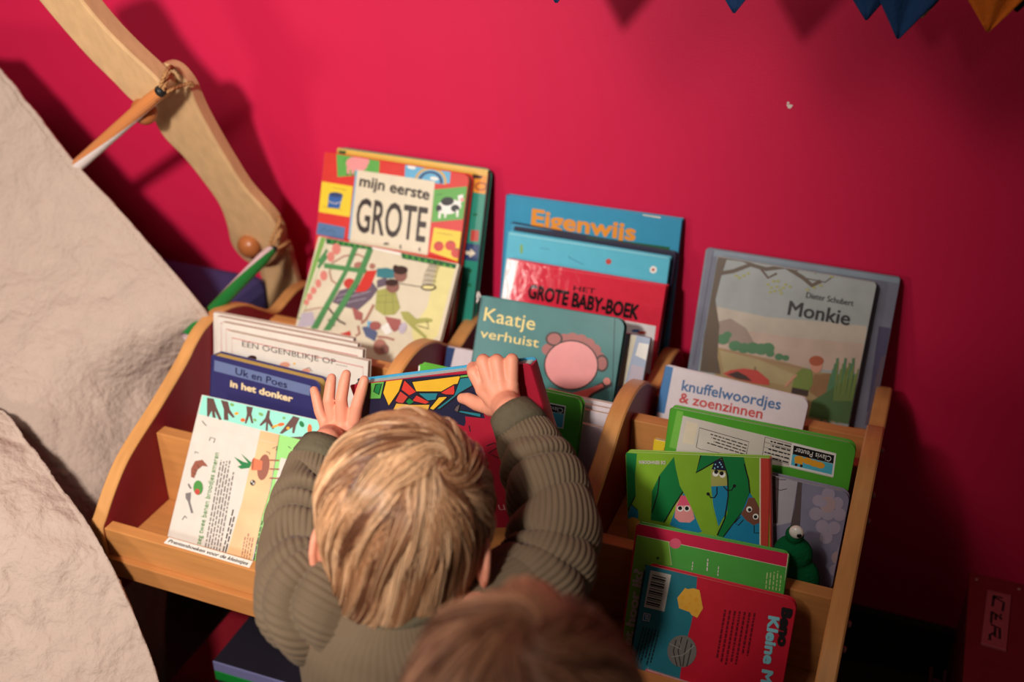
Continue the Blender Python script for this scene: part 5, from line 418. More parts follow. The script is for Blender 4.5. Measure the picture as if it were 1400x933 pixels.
{'name': 'hardcover_book', 'label': 'landscape covered picture book titled Monkie in front of the grey purple hardcover', 'cat': 'book', 'group': 'picture books in the right section', 'o': [59.298, -10.368, 44.749], 'u': [0.99991, -0.00456, -0.01252], 'v': [0.01332, 0.34199, 0.93961], 'n': [0.0, -0.93969, 0.34202], 'w': 19.886, 'h': 19.789, 't': 1.2, 'tb': 0.18, 'rc': [0.15, 0.5, 0.2, 0.2], 'col': 'skygrey', 'spine': ('greyblue', 'L'), 'art': [('p', 'skypeach', [(0.998, 13.388), (7.697, 13.187), (14.445, 13.884), (19.707, 14.318), (20.16, 10.49), (16.55, 9.769), (10.738, 8.607), (1.912, 8.019)]), ('p', 'skypink', [(1.43, 10.852), (10.827, 11.207), (19.984, 12.138), (20.311, 8.266), (1.966, 6.854)]), ('p', 'hillgrey', [(1.474, 11.443), (3.069, 12.178), (5.217, 11.281), (6.653, 9.532), (1.956, 8.614)]), ('p', 'field', [(1.888, 8.161), (5.778, 8.053), (10.862, 7.912), (15.333, 7.528), (20.361, 7.994), (20.716, 1.798), (2.855, -0.081)]), ('p', 'fieldlt', [(2.38, 7.818), (6.674, 7.795), (12.206, 6.599), (11.385, 4.981), (3.473, 4.802)]), ('l', 'brownlt', 0.1, [(2.938, 7.928), (8.679, 7.616), (14.782, 7.558)]), ('p', 'bushgreen', [(3.39, 9.478), (3.38, 9.237), (3.27, 9.005), (3.074, 8.81), (2.816, 8.677), (2.526, 8.62), (2.239, 8.647), (1.99, 8.755), (1.81, 8.931), (1.72, 9.154), (1.731, 9.396), (1.841, 9.629), (2.038, 9.823), (2.297, 9.956), (2.587, 10.012), (2.873, 9.984), (3.121, 9.875), (3.3, 9.7)]), ('p', 'bushgreen', [(3.57, 10.095), (3.563, 9.935), (3.491, 9.781), (3.361, 9.652), (3.189, 9.563), (2.996, 9.526), (2.805, 9.544), (2.64, 9.616), (2.52, 9.734), (2.46, 9.882), (2.467, 10.043), (2.541, 10.197), (2.671, 10.326), (2.844, 10.414), (3.036, 10.451), (3.226, 10.432), (3.391, 10.36), (3.51, 10.243)]), ('p', 'bushgreen', [(5.056, 8.929), (5.046, 8.689), (4.938, 8.457), (4.744, 8.263), (4.488, 8.129), (4.2, 8.072), (3.915, 8.099), (3.667, 8.207), (3.488, 8.382), (3.398, 8.604), (3.408, 8.846), (3.518, 9.078), (3.713, 9.272), (3.97, 9.405), (4.258, 9.461), (4.542, 9.433), (4.788, 9.325), (4.966, 9.15)]), ('p', 'bushgreen', [(6.204, 8.864), (6.194, 8.624), (6.087, 8.393), (5.894, 8.199), (5.639, 8.066), (5.353, 8.009), (5.069, 8.036), (4.823, 8.143), (4.644, 8.318), (4.554, 8.539), (4.564, 8.78), (4.673, 9.012), (4.867, 9.206), (5.122, 9.338), (5.409, 9.394), (5.691, 9.367), (5.936, 9.259), (6.114, 9.085)]), ('p', 'bushgreen', [(7.387, 9.097), (7.377, 8.831), (7.259, 8.576), (7.046, 8.361), (6.765, 8.213), (6.448, 8.15), (6.135, 8.18), (5.862, 8.299), (5.664, 8.493), (5.565, 8.738), (5.575, 9.005), (5.695, 9.262), (5.909, 9.476), (6.191, 9.623), (6.508, 9.685), (6.82, 9.654), (7.091, 9.535), (7.288, 9.342)]), ('p', 'bushgreen', [(8.498, 9.172), (8.488, 8.906), (8.371, 8.651), (8.16, 8.437), (7.88, 8.29), (7.565, 8.227), (7.253, 8.257), (6.982, 8.376), (6.785, 8.569), (6.685, 8.814), (6.696, 9.08), (6.814, 9.336), (7.027, 9.55), (7.308, 9.696), (7.622, 9.758), (7.933, 9.727), (8.203, 9.608), (8.399, 9.415)]), ('p', 'bushgreen', [(9.194, 9.453), (9.186, 9.215), (9.081, 8.986), (8.892, 8.794), (8.641, 8.662), (8.359, 8.606), (8.079, 8.633), (7.836, 8.74), (7.659, 8.913), (7.57, 9.133), (7.579, 9.372), (7.685, 9.602), (7.875, 9.793), (8.126, 9.925), (8.408, 9.98), (8.687, 9.952), (8.929, 9.845), (9.105, 9.672)]), ('p', 'bushgreen', [(9.318, 8.757), (9.312, 8.598), (9.242, 8.445), (9.116, 8.316), (8.949, 8.228), (8.761, 8.191), (8.575, 8.208), (8.414, 8.279), (8.296, 8.395), (8.236, 8.542), (8.242, 8.701), (8.312, 8.854), (8.439, 8.982), (8.606, 9.07), (8.794, 9.107), (8.98, 9.089), (9.141, 9.018), (9.258, 8.903)]), ('p', 'bushgreen', [(10.469, 8.553), (10.464, 8.395), (10.394, 8.242), (10.269, 8.114), (10.103, 8.026), (9.916, 7.988), (9.731, 8.006), (9.57, 8.077), (9.452, 8.192), (9.393, 8.338), (9.398, 8.497), (9.468, 8.65), (9.594, 8.778), (9.76, 8.866), (9.947, 8.903), (10.132, 8.885), (10.292, 8.814), (10.41, 8.699)]), ('p', 'bushgreen', [(11.209, 8.557), (11.204, 8.425), (11.147, 8.298), (11.043, 8.192), (10.905, 8.119), (10.75, 8.087), (10.596, 8.102), (10.463, 8.161), (10.365, 8.257), (10.315, 8.379), (10.32, 8.511), (10.378, 8.638), (10.482, 8.744), (10.62, 8.817), (10.775, 8.848), (10.928, 8.833), (11.062, 8.774), (11.159, 8.679)]), ('p', 'bark', [(0.181, 19.865), (1.313, 19.911), (0.934, 17.129), (0.715, 14.206), (1.793, 10.92), (2.246, 6.91), (3.054, 4.716), (0.309, 4.597), (0.031, 9.707), (-0.124, 14.054), (-0.136, 17.518)]), ('l', 'bark', 0.5, [(0.7, 17.662), (2.313, 18.226), (4.362, 19.43), (6.358, 19.204), (8.725, 19.889), (11.092, 18.895), (12.318, 18.13), (13.267, 18.855)]), ('l', 'bark', 0.3, [(0.922, 19.703), (3.173, 19.796), (5.498, 19.34), (6.821, 18.152), (7.801, 18.887)]), ('l', 'bark', 0.2, [(8.458, 19.844), (9.887, 19.527), (11.375, 20.341), (12.572, 19.71)]), ('l', 'bark', 0.15, [(11.092, 18.895), (13.814, 18.812), (14.705, 19.801)]), ('l', 'bark', 0.12, [(13.095, 19.8), (15.223, 19.89), (18.679, 19.802)]), ('p', 'olivelt', [(3.051, 17.783), (3.046, 17.73), (3.014, 17.678), (2.959, 17.635), (2.887, 17.604), (2.807, 17.59), (2.729, 17.595), (2.663, 17.617), (2.615, 17.655), (2.593, 17.703), (2.598, 17.756), (2.63, 17.807), (2.685, 17.851), (2.757, 17.882), (2.837, 17.895), (2.914, 17.891), (2.981, 17.868), (3.028, 17.831)]), ('p', 'olivelt', [(3.511, 17.577), (3.506, 17.524), (3.474, 17.473), (3.419, 17.429), (3.347, 17.399), (3.268, 17.385), (3.19, 17.389), (3.123, 17.412), (3.076, 17.449), (3.053, 17.497), (3.058, 17.55), (3.091, 17.602), (3.146, 17.645), (3.217, 17.676), (3.297, 17.689), (3.374, 17.685), (3.441, 17.662), (3.488, 17.625)]), ('p', 'olivelt', [(4.011, 17.949), (4.006, 17.896), (3.974, 17.845), (3.919, 17.801), (3.848, 17.771), (3.768, 17.757), (3.691, 17.762), (3.624, 17.784), (3.577, 17.822), (3.555, 17.87), (3.56, 17.923), (3.592, 17.974), (3.647, 18.017), (3.718, 18.048), (3.797, 18.061), (3.875, 18.057), (3.941, 18.034), (3.988, 17.997)]), ('p', 'olivelt', [(4.509, 18.319), (4.504, 18.267), (4.472, 18.216), (4.418, 18.172), (4.346, 18.142), (4.267, 18.128), (4.19, 18.133), (4.124, 18.155), (4.077, 18.193), (4.054, 18.241), (4.059, 18.294), (4.091, 18.345), (4.146, 18.388), (4.217, 18.418), (4.296, 18.432), (4.373, 18.427), (4.439, 18.405), (4.487, 18.367)]), ('p', 'olivelt', [(7.191, 17.368), (7.187, 17.315), (7.155, 17.264), (7.101, 17.221), (7.031, 17.19), (6.953, 17.177), (6.877, 17.181), (6.811, 17.203), (6.764, 17.241), (6.742, 17.288), (6.747, 17.341), (6.778, 17.392), (6.832, 17.435), (6.902, 17.465), (6.98, 17.479), (7.057, 17.475), (7.122, 17.452), (7.169, 17.415)]), ('p', 'olivelt', [(7.668, 17.027), (7.664, 16.974), (7.633, 16.923), (7.579, 16.88), (7.509, 16.849), (7.431, 16.836), (7.354, 16.84), (7.289, 16.862), (7.242, 16.899), (7.22, 16.947), (7.224, 17.0), (7.255, 17.051), (7.309, 17.094), (7.38, 17.124), (7.458, 17.138), (7.534, 17.134), (7.599, 17.111), (7.646, 17.074)]), ('p', 'olivelt', [(8.145, 16.686), (8.14, 16.634), (8.109, 16.583), (8.055, 16.539), (7.985, 16.509), (7.907, 16.495), (7.831, 16.499), (7.766, 16.521), (7.719, 16.559), (7.697, 16.606), (7.701, 16.659), (7.732, 16.71), (7.786, 16.753), (7.856, 16.784), (7.934, 16.797), (8.01, 16.793), (8.076, 16.771), (8.122, 16.734)]), ('p', 'olivelt', [(8.316, 17.283), (8.311, 17.23), (8.28, 17.179), (8.226, 17.136), (8.157, 17.106), (8.079, 17.092), (8.003, 17.097), (7.937, 17.119), (7.891, 17.156), (7.868, 17.204), (7.873, 17.256), (7.904, 17.307), (7.958, 17.35), (8.028, 17.38), (8.105, 17.394), (8.181, 17.39), (8.247, 17.367), (8.293, 17.33)]), ('p', 'olivelt', [(8.791, 16.943), (8.786, 16.89), (8.755, 16.839), (8.702, 16.796), (8.632, 16.766), (8.554, 16.752), (8.479, 16.757), (8.413, 16.779), (8.367, 16.816), (8.344, 16.863), (8.349, 16.916), (8.38, 16.967), (8.434, 17.01), (8.503, 17.04), (8.581, 17.054), (8.657, 17.049), (8.722, 17.027), (8.768, 16.99)]), ('p', 'olivelt', [(9.143, 17.288), (9.139, 17.235), (9.108, 17.185), (9.054, 17.142), (8.985, 17.111), (8.907, 17.098), (8.832, 17.102), (8.766, 17.124), (8.72, 17.161), (8.698, 17.209), (8.702, 17.261), (8.733, 17.312), (8.787, 17.355), (8.856, 17.385), (8.934, 17.399), (9.009, 17.394), (9.074, 17.372), (9.121, 17.335)]), ('p', 'olivelt', [(9.337, 17.745), (9.332, 17.693), (9.302, 17.642), (9.248, 17.599), (9.179, 17.569), (9.101, 17.556), (9.026, 17.56), (8.961, 17.582), (8.914, 17.619), (8.892, 17.667), (8.897, 17.719), (8.927, 17.77), (8.981, 17.813), (9.05, 17.843), (9.128, 17.856), (9.203, 17.852), (9.268, 17.83), (9.314, 17.793)]), ('p', 'olivelt', [(7.791, 17.897), (7.787, 17.845), (7.756, 17.794), (7.702, 17.751), (7.632, 17.721), (7.554, 17.707), (7.478, 17.712), (7.412, 17.734), (7.366, 17.771), (7.343, 17.819), (7.348, 17.871), (7.379, 17.922), (7.433, 17.965), (7.503, 17.995), (7.581, 18.009), (7.657, 18.004), (7.722, 17.982), (7.769, 17.945)]), ('p', 'olivelt', [(8.998, 16.555), (8.993, 16.503), (8.962, 16.452), (8.909, 16.409), (8.839, 16.378), (8.762, 16.364), (8.686, 16.369), (8.621, 16.391), (8.574, 16.428), (8.552, 16.475), (8.556, 16.528), (8.587, 16.579), (8.641, 16.622), (8.71, 16.652), (8.788, 16.666), (8.864, 16.662), (8.929, 16.64), (8.975, 16.603)]), ('p', 'olivelt', [(9.918, 17.566), (9.914, 17.514), (9.883, 17.463), (9.83, 17.42), (9.761, 17.39), (9.684, 17.377), (9.608, 17.381), (9.543, 17.403), (9.497, 17.44), (9.475, 17.488), (9.479, 17.54), (9.51, 17.59), (9.563, 17.633), (9.633, 17.663), (9.71, 17.677), (9.785, 17.672), (9.85, 17.65), (9.896, 17.613)]), ('p', 'olivelt', [(7.631, 16.453), (7.626, 16.4), (7.595, 16.349), (7.541, 16.306), (7.471, 16.275), (7.393, 16.261), (7.317, 16.266), (7.251, 16.288), (7.204, 16.325), (7.182, 16.373), (7.186, 16.425), (7.218, 16.476), (7.272, 16.52), (7.342, 16.55), (7.42, 16.564), (7.496, 16.56), (7.562, 16.538), (7.609, 16.5)]), ('p', 'olivelt', [(8.328, 17.991), (8.323, 17.939), (8.292, 17.888), (8.239, 17.845), (8.169, 17.815), (8.091, 17.802), (8.015, 17.806), (7.95, 17.828), (7.904, 17.865), (7.881, 17.913), (7.886, 17.965), (7.917, 18.016), (7.971, 18.059), (8.04, 18.089), (8.118, 18.103), (8.194, 18.098), (8.259, 18.076), (8.306, 18.039)]), ('p', 'olivelt', [(12.109, 17.533), (12.105, 17.481), (12.075, 17.43), (12.022, 17.388), (11.954, 17.358), (11.877, 17.344), (11.803, 17.349), (11.738, 17.371), (11.692, 17.407), (11.67, 17.455), (11.674, 17.507), (11.705, 17.557), (11.757, 17.6), (11.826, 17.63), (11.902, 17.643), (11.977, 17.639), (12.041, 17.617), (12.087, 17.58)]), ('p', 'olivelt', [(12.848, 17.944), (12.844, 17.892), (12.814, 17.842), (12.761, 17.799), (12.693, 17.77), (12.617, 17.756), (12.543, 17.761), (12.479, 17.783), (12.433, 17.819), (12.411, 17.866), (12.415, 17.918), (12.445, 17.968), (12.497, 18.011), (12.566, 18.041), (12.642, 18.054), (12.716, 18.05), (12.78, 18.028), (12.826, 17.991)]), ('p', 'olivelt', [(13.583, 18.353), (13.579, 18.302), (13.549, 18.252), (13.497, 18.209), (13.43, 18.179), (13.354, 18.166), (13.28, 18.171), (13.216, 18.193), (13.17, 18.229), (13.148, 18.276), (13.152, 18.328), (13.182, 18.378), (13.234, 18.42), (13.302, 18.45), (13.378, 18.463), (13.452, 18.459), (13.516, 18.437), (13.561, 18.4)]), ('p', 'olivelt', [(14.687, 19.659), (14.683, 19.607), (14.653, 19.558), (14.602, 19.516), (14.534, 19.487), (14.459, 19.474), (14.385, 19.478), (14.322, 19.5), (14.277, 19.537), (14.254, 19.584), (14.259, 19.635), (14.288, 19.685), (14.34, 19.727), (14.407, 19.756), (14.482, 19.769), (14.556, 19.764), (14.619, 19.742), (14.665, 19.705)]), ('p', 'olivelt', [(12.479, 19.972), (12.475, 19.921), (12.445, 19.871), (12.393, 19.829), (12.325, 19.8), (12.249, 19.786), (12.174, 19.791), (12.11, 19.813), (12.064, 19.85), (12.042, 19.897), (12.047, 19.949), (12.077, 19.999), (12.129, 20.041), (12.197, 20.07), (12.273, 20.083), (12.347, 20.078), (12.411, 20.056), (12.457, 20.019)]), ('p', 'olivelt', [(13.63, 20.309), (13.625, 20.257), (13.596, 20.208), (13.544, 20.166), (13.476, 20.137), (13.401, 20.124), (13.327, 20.129), (13.263, 20.151), (13.218, 20.187), (13.195, 20.234), (13.2, 20.286), (13.229, 20.335), (13.281, 20.377), (13.349, 20.406), (13.424, 20.419), (13.498, 20.414), (13.562, 20.392), (13.607, 20.355)]), ('p', 'brick', [(3.309, 4.916), (4.211, 5.543), (5.831, 6.108), (7.516, 6.218), (9.236, 5.26), (9.36, 4.557), (7.265, 4.412), (4.079, 4.632)]), ('p', 'browndk', [(3.891, 4.888), (5.067, 5.571), (6.268, 5.231), (7.225, 4.638), (5.238, 4.578)]), ('l', 'browndk', 0.1, [(7.267, 6.021), (7.223, 6.595)]), ('p', 'ochrebrown', [(14.594, 7.09), (16.928, 7.713), (18.094, 7.241), (18.5, 5.043), (16.252, 3.988), (14.468, 4.762)]), ('p', 'leafolive', [(12.206, 6.599), (13.121, 7.65), (14.23, 7.589), (14.663, 5.955), (14.31, 4.873), (12.239, 4.87)]), ('p', 'salmonskin', [(15.357, 8.39), (15.372, 8.068), (15.301, 7.767), (15.152, 7.524), (14.943, 7.368), (14.699, 7.318), (14.45, 7.38), (14.226, 7.548), (14.053, 7.8), (13.954, 8.106), (13.939, 8.429), (14.011, 8.73), (14.161, 8.973), (14.37, 9.128), (14.614, 9.177), (14.862, 9.113), (15.086, 8.946), (15.257, 8.695)]), ('p', 'rust', [(15.421, 9.031), (15.408, 8.801), (15.292, 8.577), (15.085, 8.387), (14.814, 8.253), (14.509, 8.191), (14.209, 8.209), (13.949, 8.306), (13.761, 8.468), (13.668, 8.678), (13.681, 8.909), (13.799, 9.133), (14.007, 9.323), (14.279, 9.456), (14.583, 9.517), (14.883, 9.498), (15.142, 9.401), (15.328, 9.239)]), ('l', 'salmonskin', 0.25, [(12.473, 6.654), (11.821, 5.652), (11.41, 4.841)]), ('p', 'browndk', [(12.229, 4.926), (14.295, 4.956), (14.304, 4.149), (12.23, 4.143)]), ('l', 'bushgreen', 0.3, [(16.497, 1.149), (16.692, 7.522)]), ('l', 'bushgreen', 0.3, [(16.711, 1.776), (16.801, 8.256)]), ('l', 'bushgreen', 0.3, [(16.924, 2.402), (16.909, 8.989)]), ('l', 'bushgreen', 0.3, [(17.442, 1.359), (17.017, 9.72)]), ('l', 'bushgreen', 0.3, [(17.655, 1.984), (17.629, 7.714)]), ('l', 'bushgreen', 0.3, [(17.866, 2.608), (17.736, 8.447)]), ('l', 'bushgreen', 0.3, [(18.383, 1.568), (17.843, 9.178)]), ('l', 'bushgreen', 0.3, [(18.594, 2.191), (17.95, 9.907)]), ('l', 'bushgreen', 0.3, [(18.804, 2.813), (18.562, 7.906)]), ('l', 'bushgreen', 0.3, [(19.32, 1.776), (18.667, 8.637)]), ('l', 'bushgreen', 0.3, [(19.529, 2.398), (18.773, 9.366)]), ('l', 'bushgreen', 0.3, [(19.737, 3.018), (18.878, 10.093)]), ('l', 'bushgreen', 0.3, [(20.252, 1.983), (19.489, 8.097)]), ('p', 'grassdk', [(14.934, 3.705), (17.256, 5.924), (19.077, 7.728), (20.103, 6.523), (20.458, 1.741), (14.891, 1.666)]), ('l', 'leafolive', 0.14, [(17.561, 4.269), (17.17, 9.326)]), ('l', 'leafolive', 0.14, [(17.796, 4.319), (17.617, 8.366)]), ('l', 'leafolive', 0.14, [(18.03, 4.369), (17.76, 9.048)]), ('l', 'leafolive', 0.14, [(18.264, 4.42), (18.206, 8.089)]), ('l', 'leafolive', 0.14, [(18.498, 4.47), (18.348, 8.77)]), ('l', 'leafolive', 0.14, [(18.731, 4.52), (18.49, 9.45)]), ('l', 'leafolive', 0.14, [(18.965, 4.57), (18.935, 8.493)]), ('l', 'leafolive', 0.14, [(19.198, 4.62), (19.076, 9.173)]), ('l', 'leafolive', 0.14, [(19.43, 4.67), (19.521, 8.217)]), ('l', 'leafolive', 0.14, [(19.663, 4.72), (19.661, 8.896)]), ('t', 'ink', 'Dieter Schubert', (11.851, 16.503), (17.609, 16.487), 0.727, 1, 0.0), ('t', 'ink', 'Monkie', (9.994, 14.014), (17.587, 14.028), 1.752, 1, 0.008)], 'pages': 'paper', 'gl': 0.45},
{'name': 'board_book', 'label': 'white board book with blue title knuffelwoordjes and red line below it', 'cat': 'book', 'group': 'picture books in the right section', 'o': [56.622, -21.073, 45.741], 'u': [0.99894, -0.01875, -0.04211], 'v': [0.04609, 0.4063, 0.91257], 'n': [0.0, -0.91355, 0.40674], 'w': 17.61, 'h': 9.162, 't': 1.3, 'tb': 0.18, 'rc': [0.1, 1.0, 0.6, 0.1], 'col': 'whitewarm', 'spine': ('bluespine', 'L'), 'art': [('p', 'bluespine', [(-0.173, 9.128), (0.958, 9.076), (1.085, 3.243), (-0.117, 3.21)]), ('t', 'bluetxt', 'knuffelwoordjes', (2.501, 6.581), (14.562, 7.094), 1.271, 1, 0.012), ('t', 'redtxt', '& zoenzinnen', (2.508, 5.067), (12.722, 5.516), 1.199, 1, 0.012)], 'pages': 'paper', 'gl': 0.32},
{'name': 'picture_book', 'label': 'yellow book with a red corner peeking out left of the green label book', 'cat': 'book', 'group': 'picture books in the right section', 'o': [59.484, -33.353, 42.5], 'u': [0.99993, 0.00314, 0.01096], 'v': [-0.01141, 0.27562, 0.9612], 'n': [0.0, -0.96126, 0.27564], 'w': 9.615, 'h': 9.948, 't': 0.7, 'tb': 0.1, 'rc': [0, 0, 0, 0], 'col': 'sunyellow', 'spine': None, 'art': [('p', 'brick', [(1.2, 9.227), (2.71, 9.19), (2.845, 8.112), (1.171, 8.261)])], 'pages': 'paper', 'gl': 0.32},
{'name': 'board_book', 'label': 'bright green board book with white address label, turned upside down', 'cat': 'book', 'group': 'picture books in the right section', 'o': [61.023, -35.153, 42.5], 'u': [1.0, 6e-05, 0.00021], 'v': [-0.00022, 0.27564, 0.96126], 'n': [0.0, -0.96126, 0.27564], 'w': 20.066, 'h': 15.145, 't': 1.3, 'tb': 0.18, 'rc': [0.5, 1.0, 0.8, 0.3], 'col': 'clavisgreen', 'spine': ('clavisgreen', 'L'), 'art': [('p', 'clavislt', [(0.76, 14.881), (1.473, 14.858), (1.362, 10.458), (0.453, 10.456)]), ('p', 'paperwhite', [(1.486, 14.421), (10.586, 14.057), (18.152, 13.696), (18.277, 10.95), (13.513, 11.08), (1.279, 10.191)]), ('p', 'cream', [(1.957, 13.91), (3.257, 13.867), (3.139, 11.344), (1.842, 11.306)]), ('l', 'ink', 0.07, [(3.454, 11.117), (3.506, 13.432), (9.049, 12.978), (8.941, 11.404)]), ('l', 'ink', 0.05, [(3.454, 11.117), (3.892, 11.017), (7.383, 11.057)]), ('d', 'ink', [(8.877, 12.602), (4.186, 13.09), (8.791, 11.176)], 4, 6), ('l', 'ink', 0.05, [(10.654, 13.904), (10.659, 11.788)]), ('l', 'ink', 0.05, [(13.595, 13.685), (13.685, 11.119)]), ('l', 'ink', 0.04, [(10.61, 13.895), (13.552, 13.676)]), ('l', 'ink', 0.04, [(10.651, 13.328), (13.575, 13.108)]), ('l', 'ink', 0.04, [(10.693, 12.76), (13.597, 12.539)]), ('l', 'ink', 0.04, [(10.734, 12.191), (13.619, 11.969)]), ('l', 'ink', 0.04, [(10.775, 11.62), (13.642, 11.398)]), ('d', 'ink', [(13.47, 13.491), (10.827, 13.654), (13.491, 11.219)], 5, 3), ('p', 'white', [(13.524, 13.86), (18.202, 13.66), (18.325, 11.057), (13.631, 11.179)]), ('p', 'ink', [(13.738, 13.621), (18.022, 13.431), (18.088, 12.5), (13.783, 12.629)]), ('p', 'aqua', [(13.762, 12.624), (18.071, 12.472), (18.115, 11.271), (13.8, 11.386)]), ('t', 'white', 'Clavis Peuter', (17.794, 13.238), (13.95, 13.406), 0.594, 1, 0.0), ('p', 'amber', [(15.087, 12.225), (15.05, 12.098), (14.954, 11.987), (14.81, 11.905), (14.635, 11.861), (14.45, 11.862), (14.278, 11.907), (14.14, 11.99), (14.052, 12.103), (14.024, 12.23), (14.061, 12.357), (14.158, 12.468), (14.303, 12.551), (14.478, 12.594), (14.662, 12.593), (14.834, 12.548), (14.972, 12.464), (15.06, 12.352)]), ('p', 'amber', [(15.971, 12.209), (15.935, 12.083), (15.839, 11.972), (15.696, 11.89), (15.522, 11.846), (15.338, 11.847), (15.167, 11.892), (15.029, 11.975), (14.941, 12.087), (14.913, 12.214), (14.95, 12.341), (15.046, 12.452), (15.19, 12.534), (15.364, 12.577), (15.548, 12.576), (15.718, 12.531), (15.856, 12.448), (15.944, 12.336)]), ('p', 'amber', [(16.647, 12.1), (16.611, 11.974), (16.516, 11.863), (16.374, 11.781), (16.2, 11.737), (16.017, 11.738), (15.846, 11.783), (15.708, 11.866), (15.621, 11.978), (15.593, 12.105), (15.629, 12.231), (15.725, 12.342), (15.868, 12.424), (16.042, 12.467), (16.225, 12.466), (16.395, 12.421), (16.532, 12.338), (16.62, 12.227)]), ('p', 'amber', [(17.268, 12.051), (17.232, 11.924), (17.138, 11.814), (16.995, 11.732), (16.823, 11.688), (16.64, 11.689), (16.47, 11.733), (16.332, 11.817), (16.245, 11.928), (16.217, 12.055), (16.253, 12.181), (16.348, 12.292), (16.491, 12.374), (16.664, 12.417), (16.846, 12.416), (17.016, 12.371), (17.153, 12.288), (17.24, 12.177)]), ('p', 'amber', [(14.081, 12.432), (14.973, 12.393), (14.976, 11.676), (14.125, 11.723)]), ('p', 'browndk', [(14.484, 11.565), (14.483, 11.507), (14.465, 11.452), (14.431, 11.407), (14.385, 11.377), (14.333, 11.365), (14.28, 11.373), (14.235, 11.4), (14.201, 11.443), (14.183, 11.496), (14.184, 11.554), (14.202, 11.609), (14.236, 11.654), (14.282, 11.684), (14.334, 11.696), (14.386, 11.688), (14.432, 11.661), (14.466, 11.618)]), ('p', 'browndk', [(15.037, 11.57), (15.037, 11.513), (15.018, 11.458), (14.984, 11.413), (14.939, 11.383), (14.887, 11.371), (14.835, 11.379), (14.789, 11.406), (14.755, 11.449), (14.738, 11.502), (14.738, 11.56), (14.756, 11.614), (14.79, 11.659), (14.836, 11.69), (14.888, 11.702), (14.94, 11.693), (14.985, 11.666), (15.019, 11.623)])], 'pages': 'paper', 'gl': 0.32},
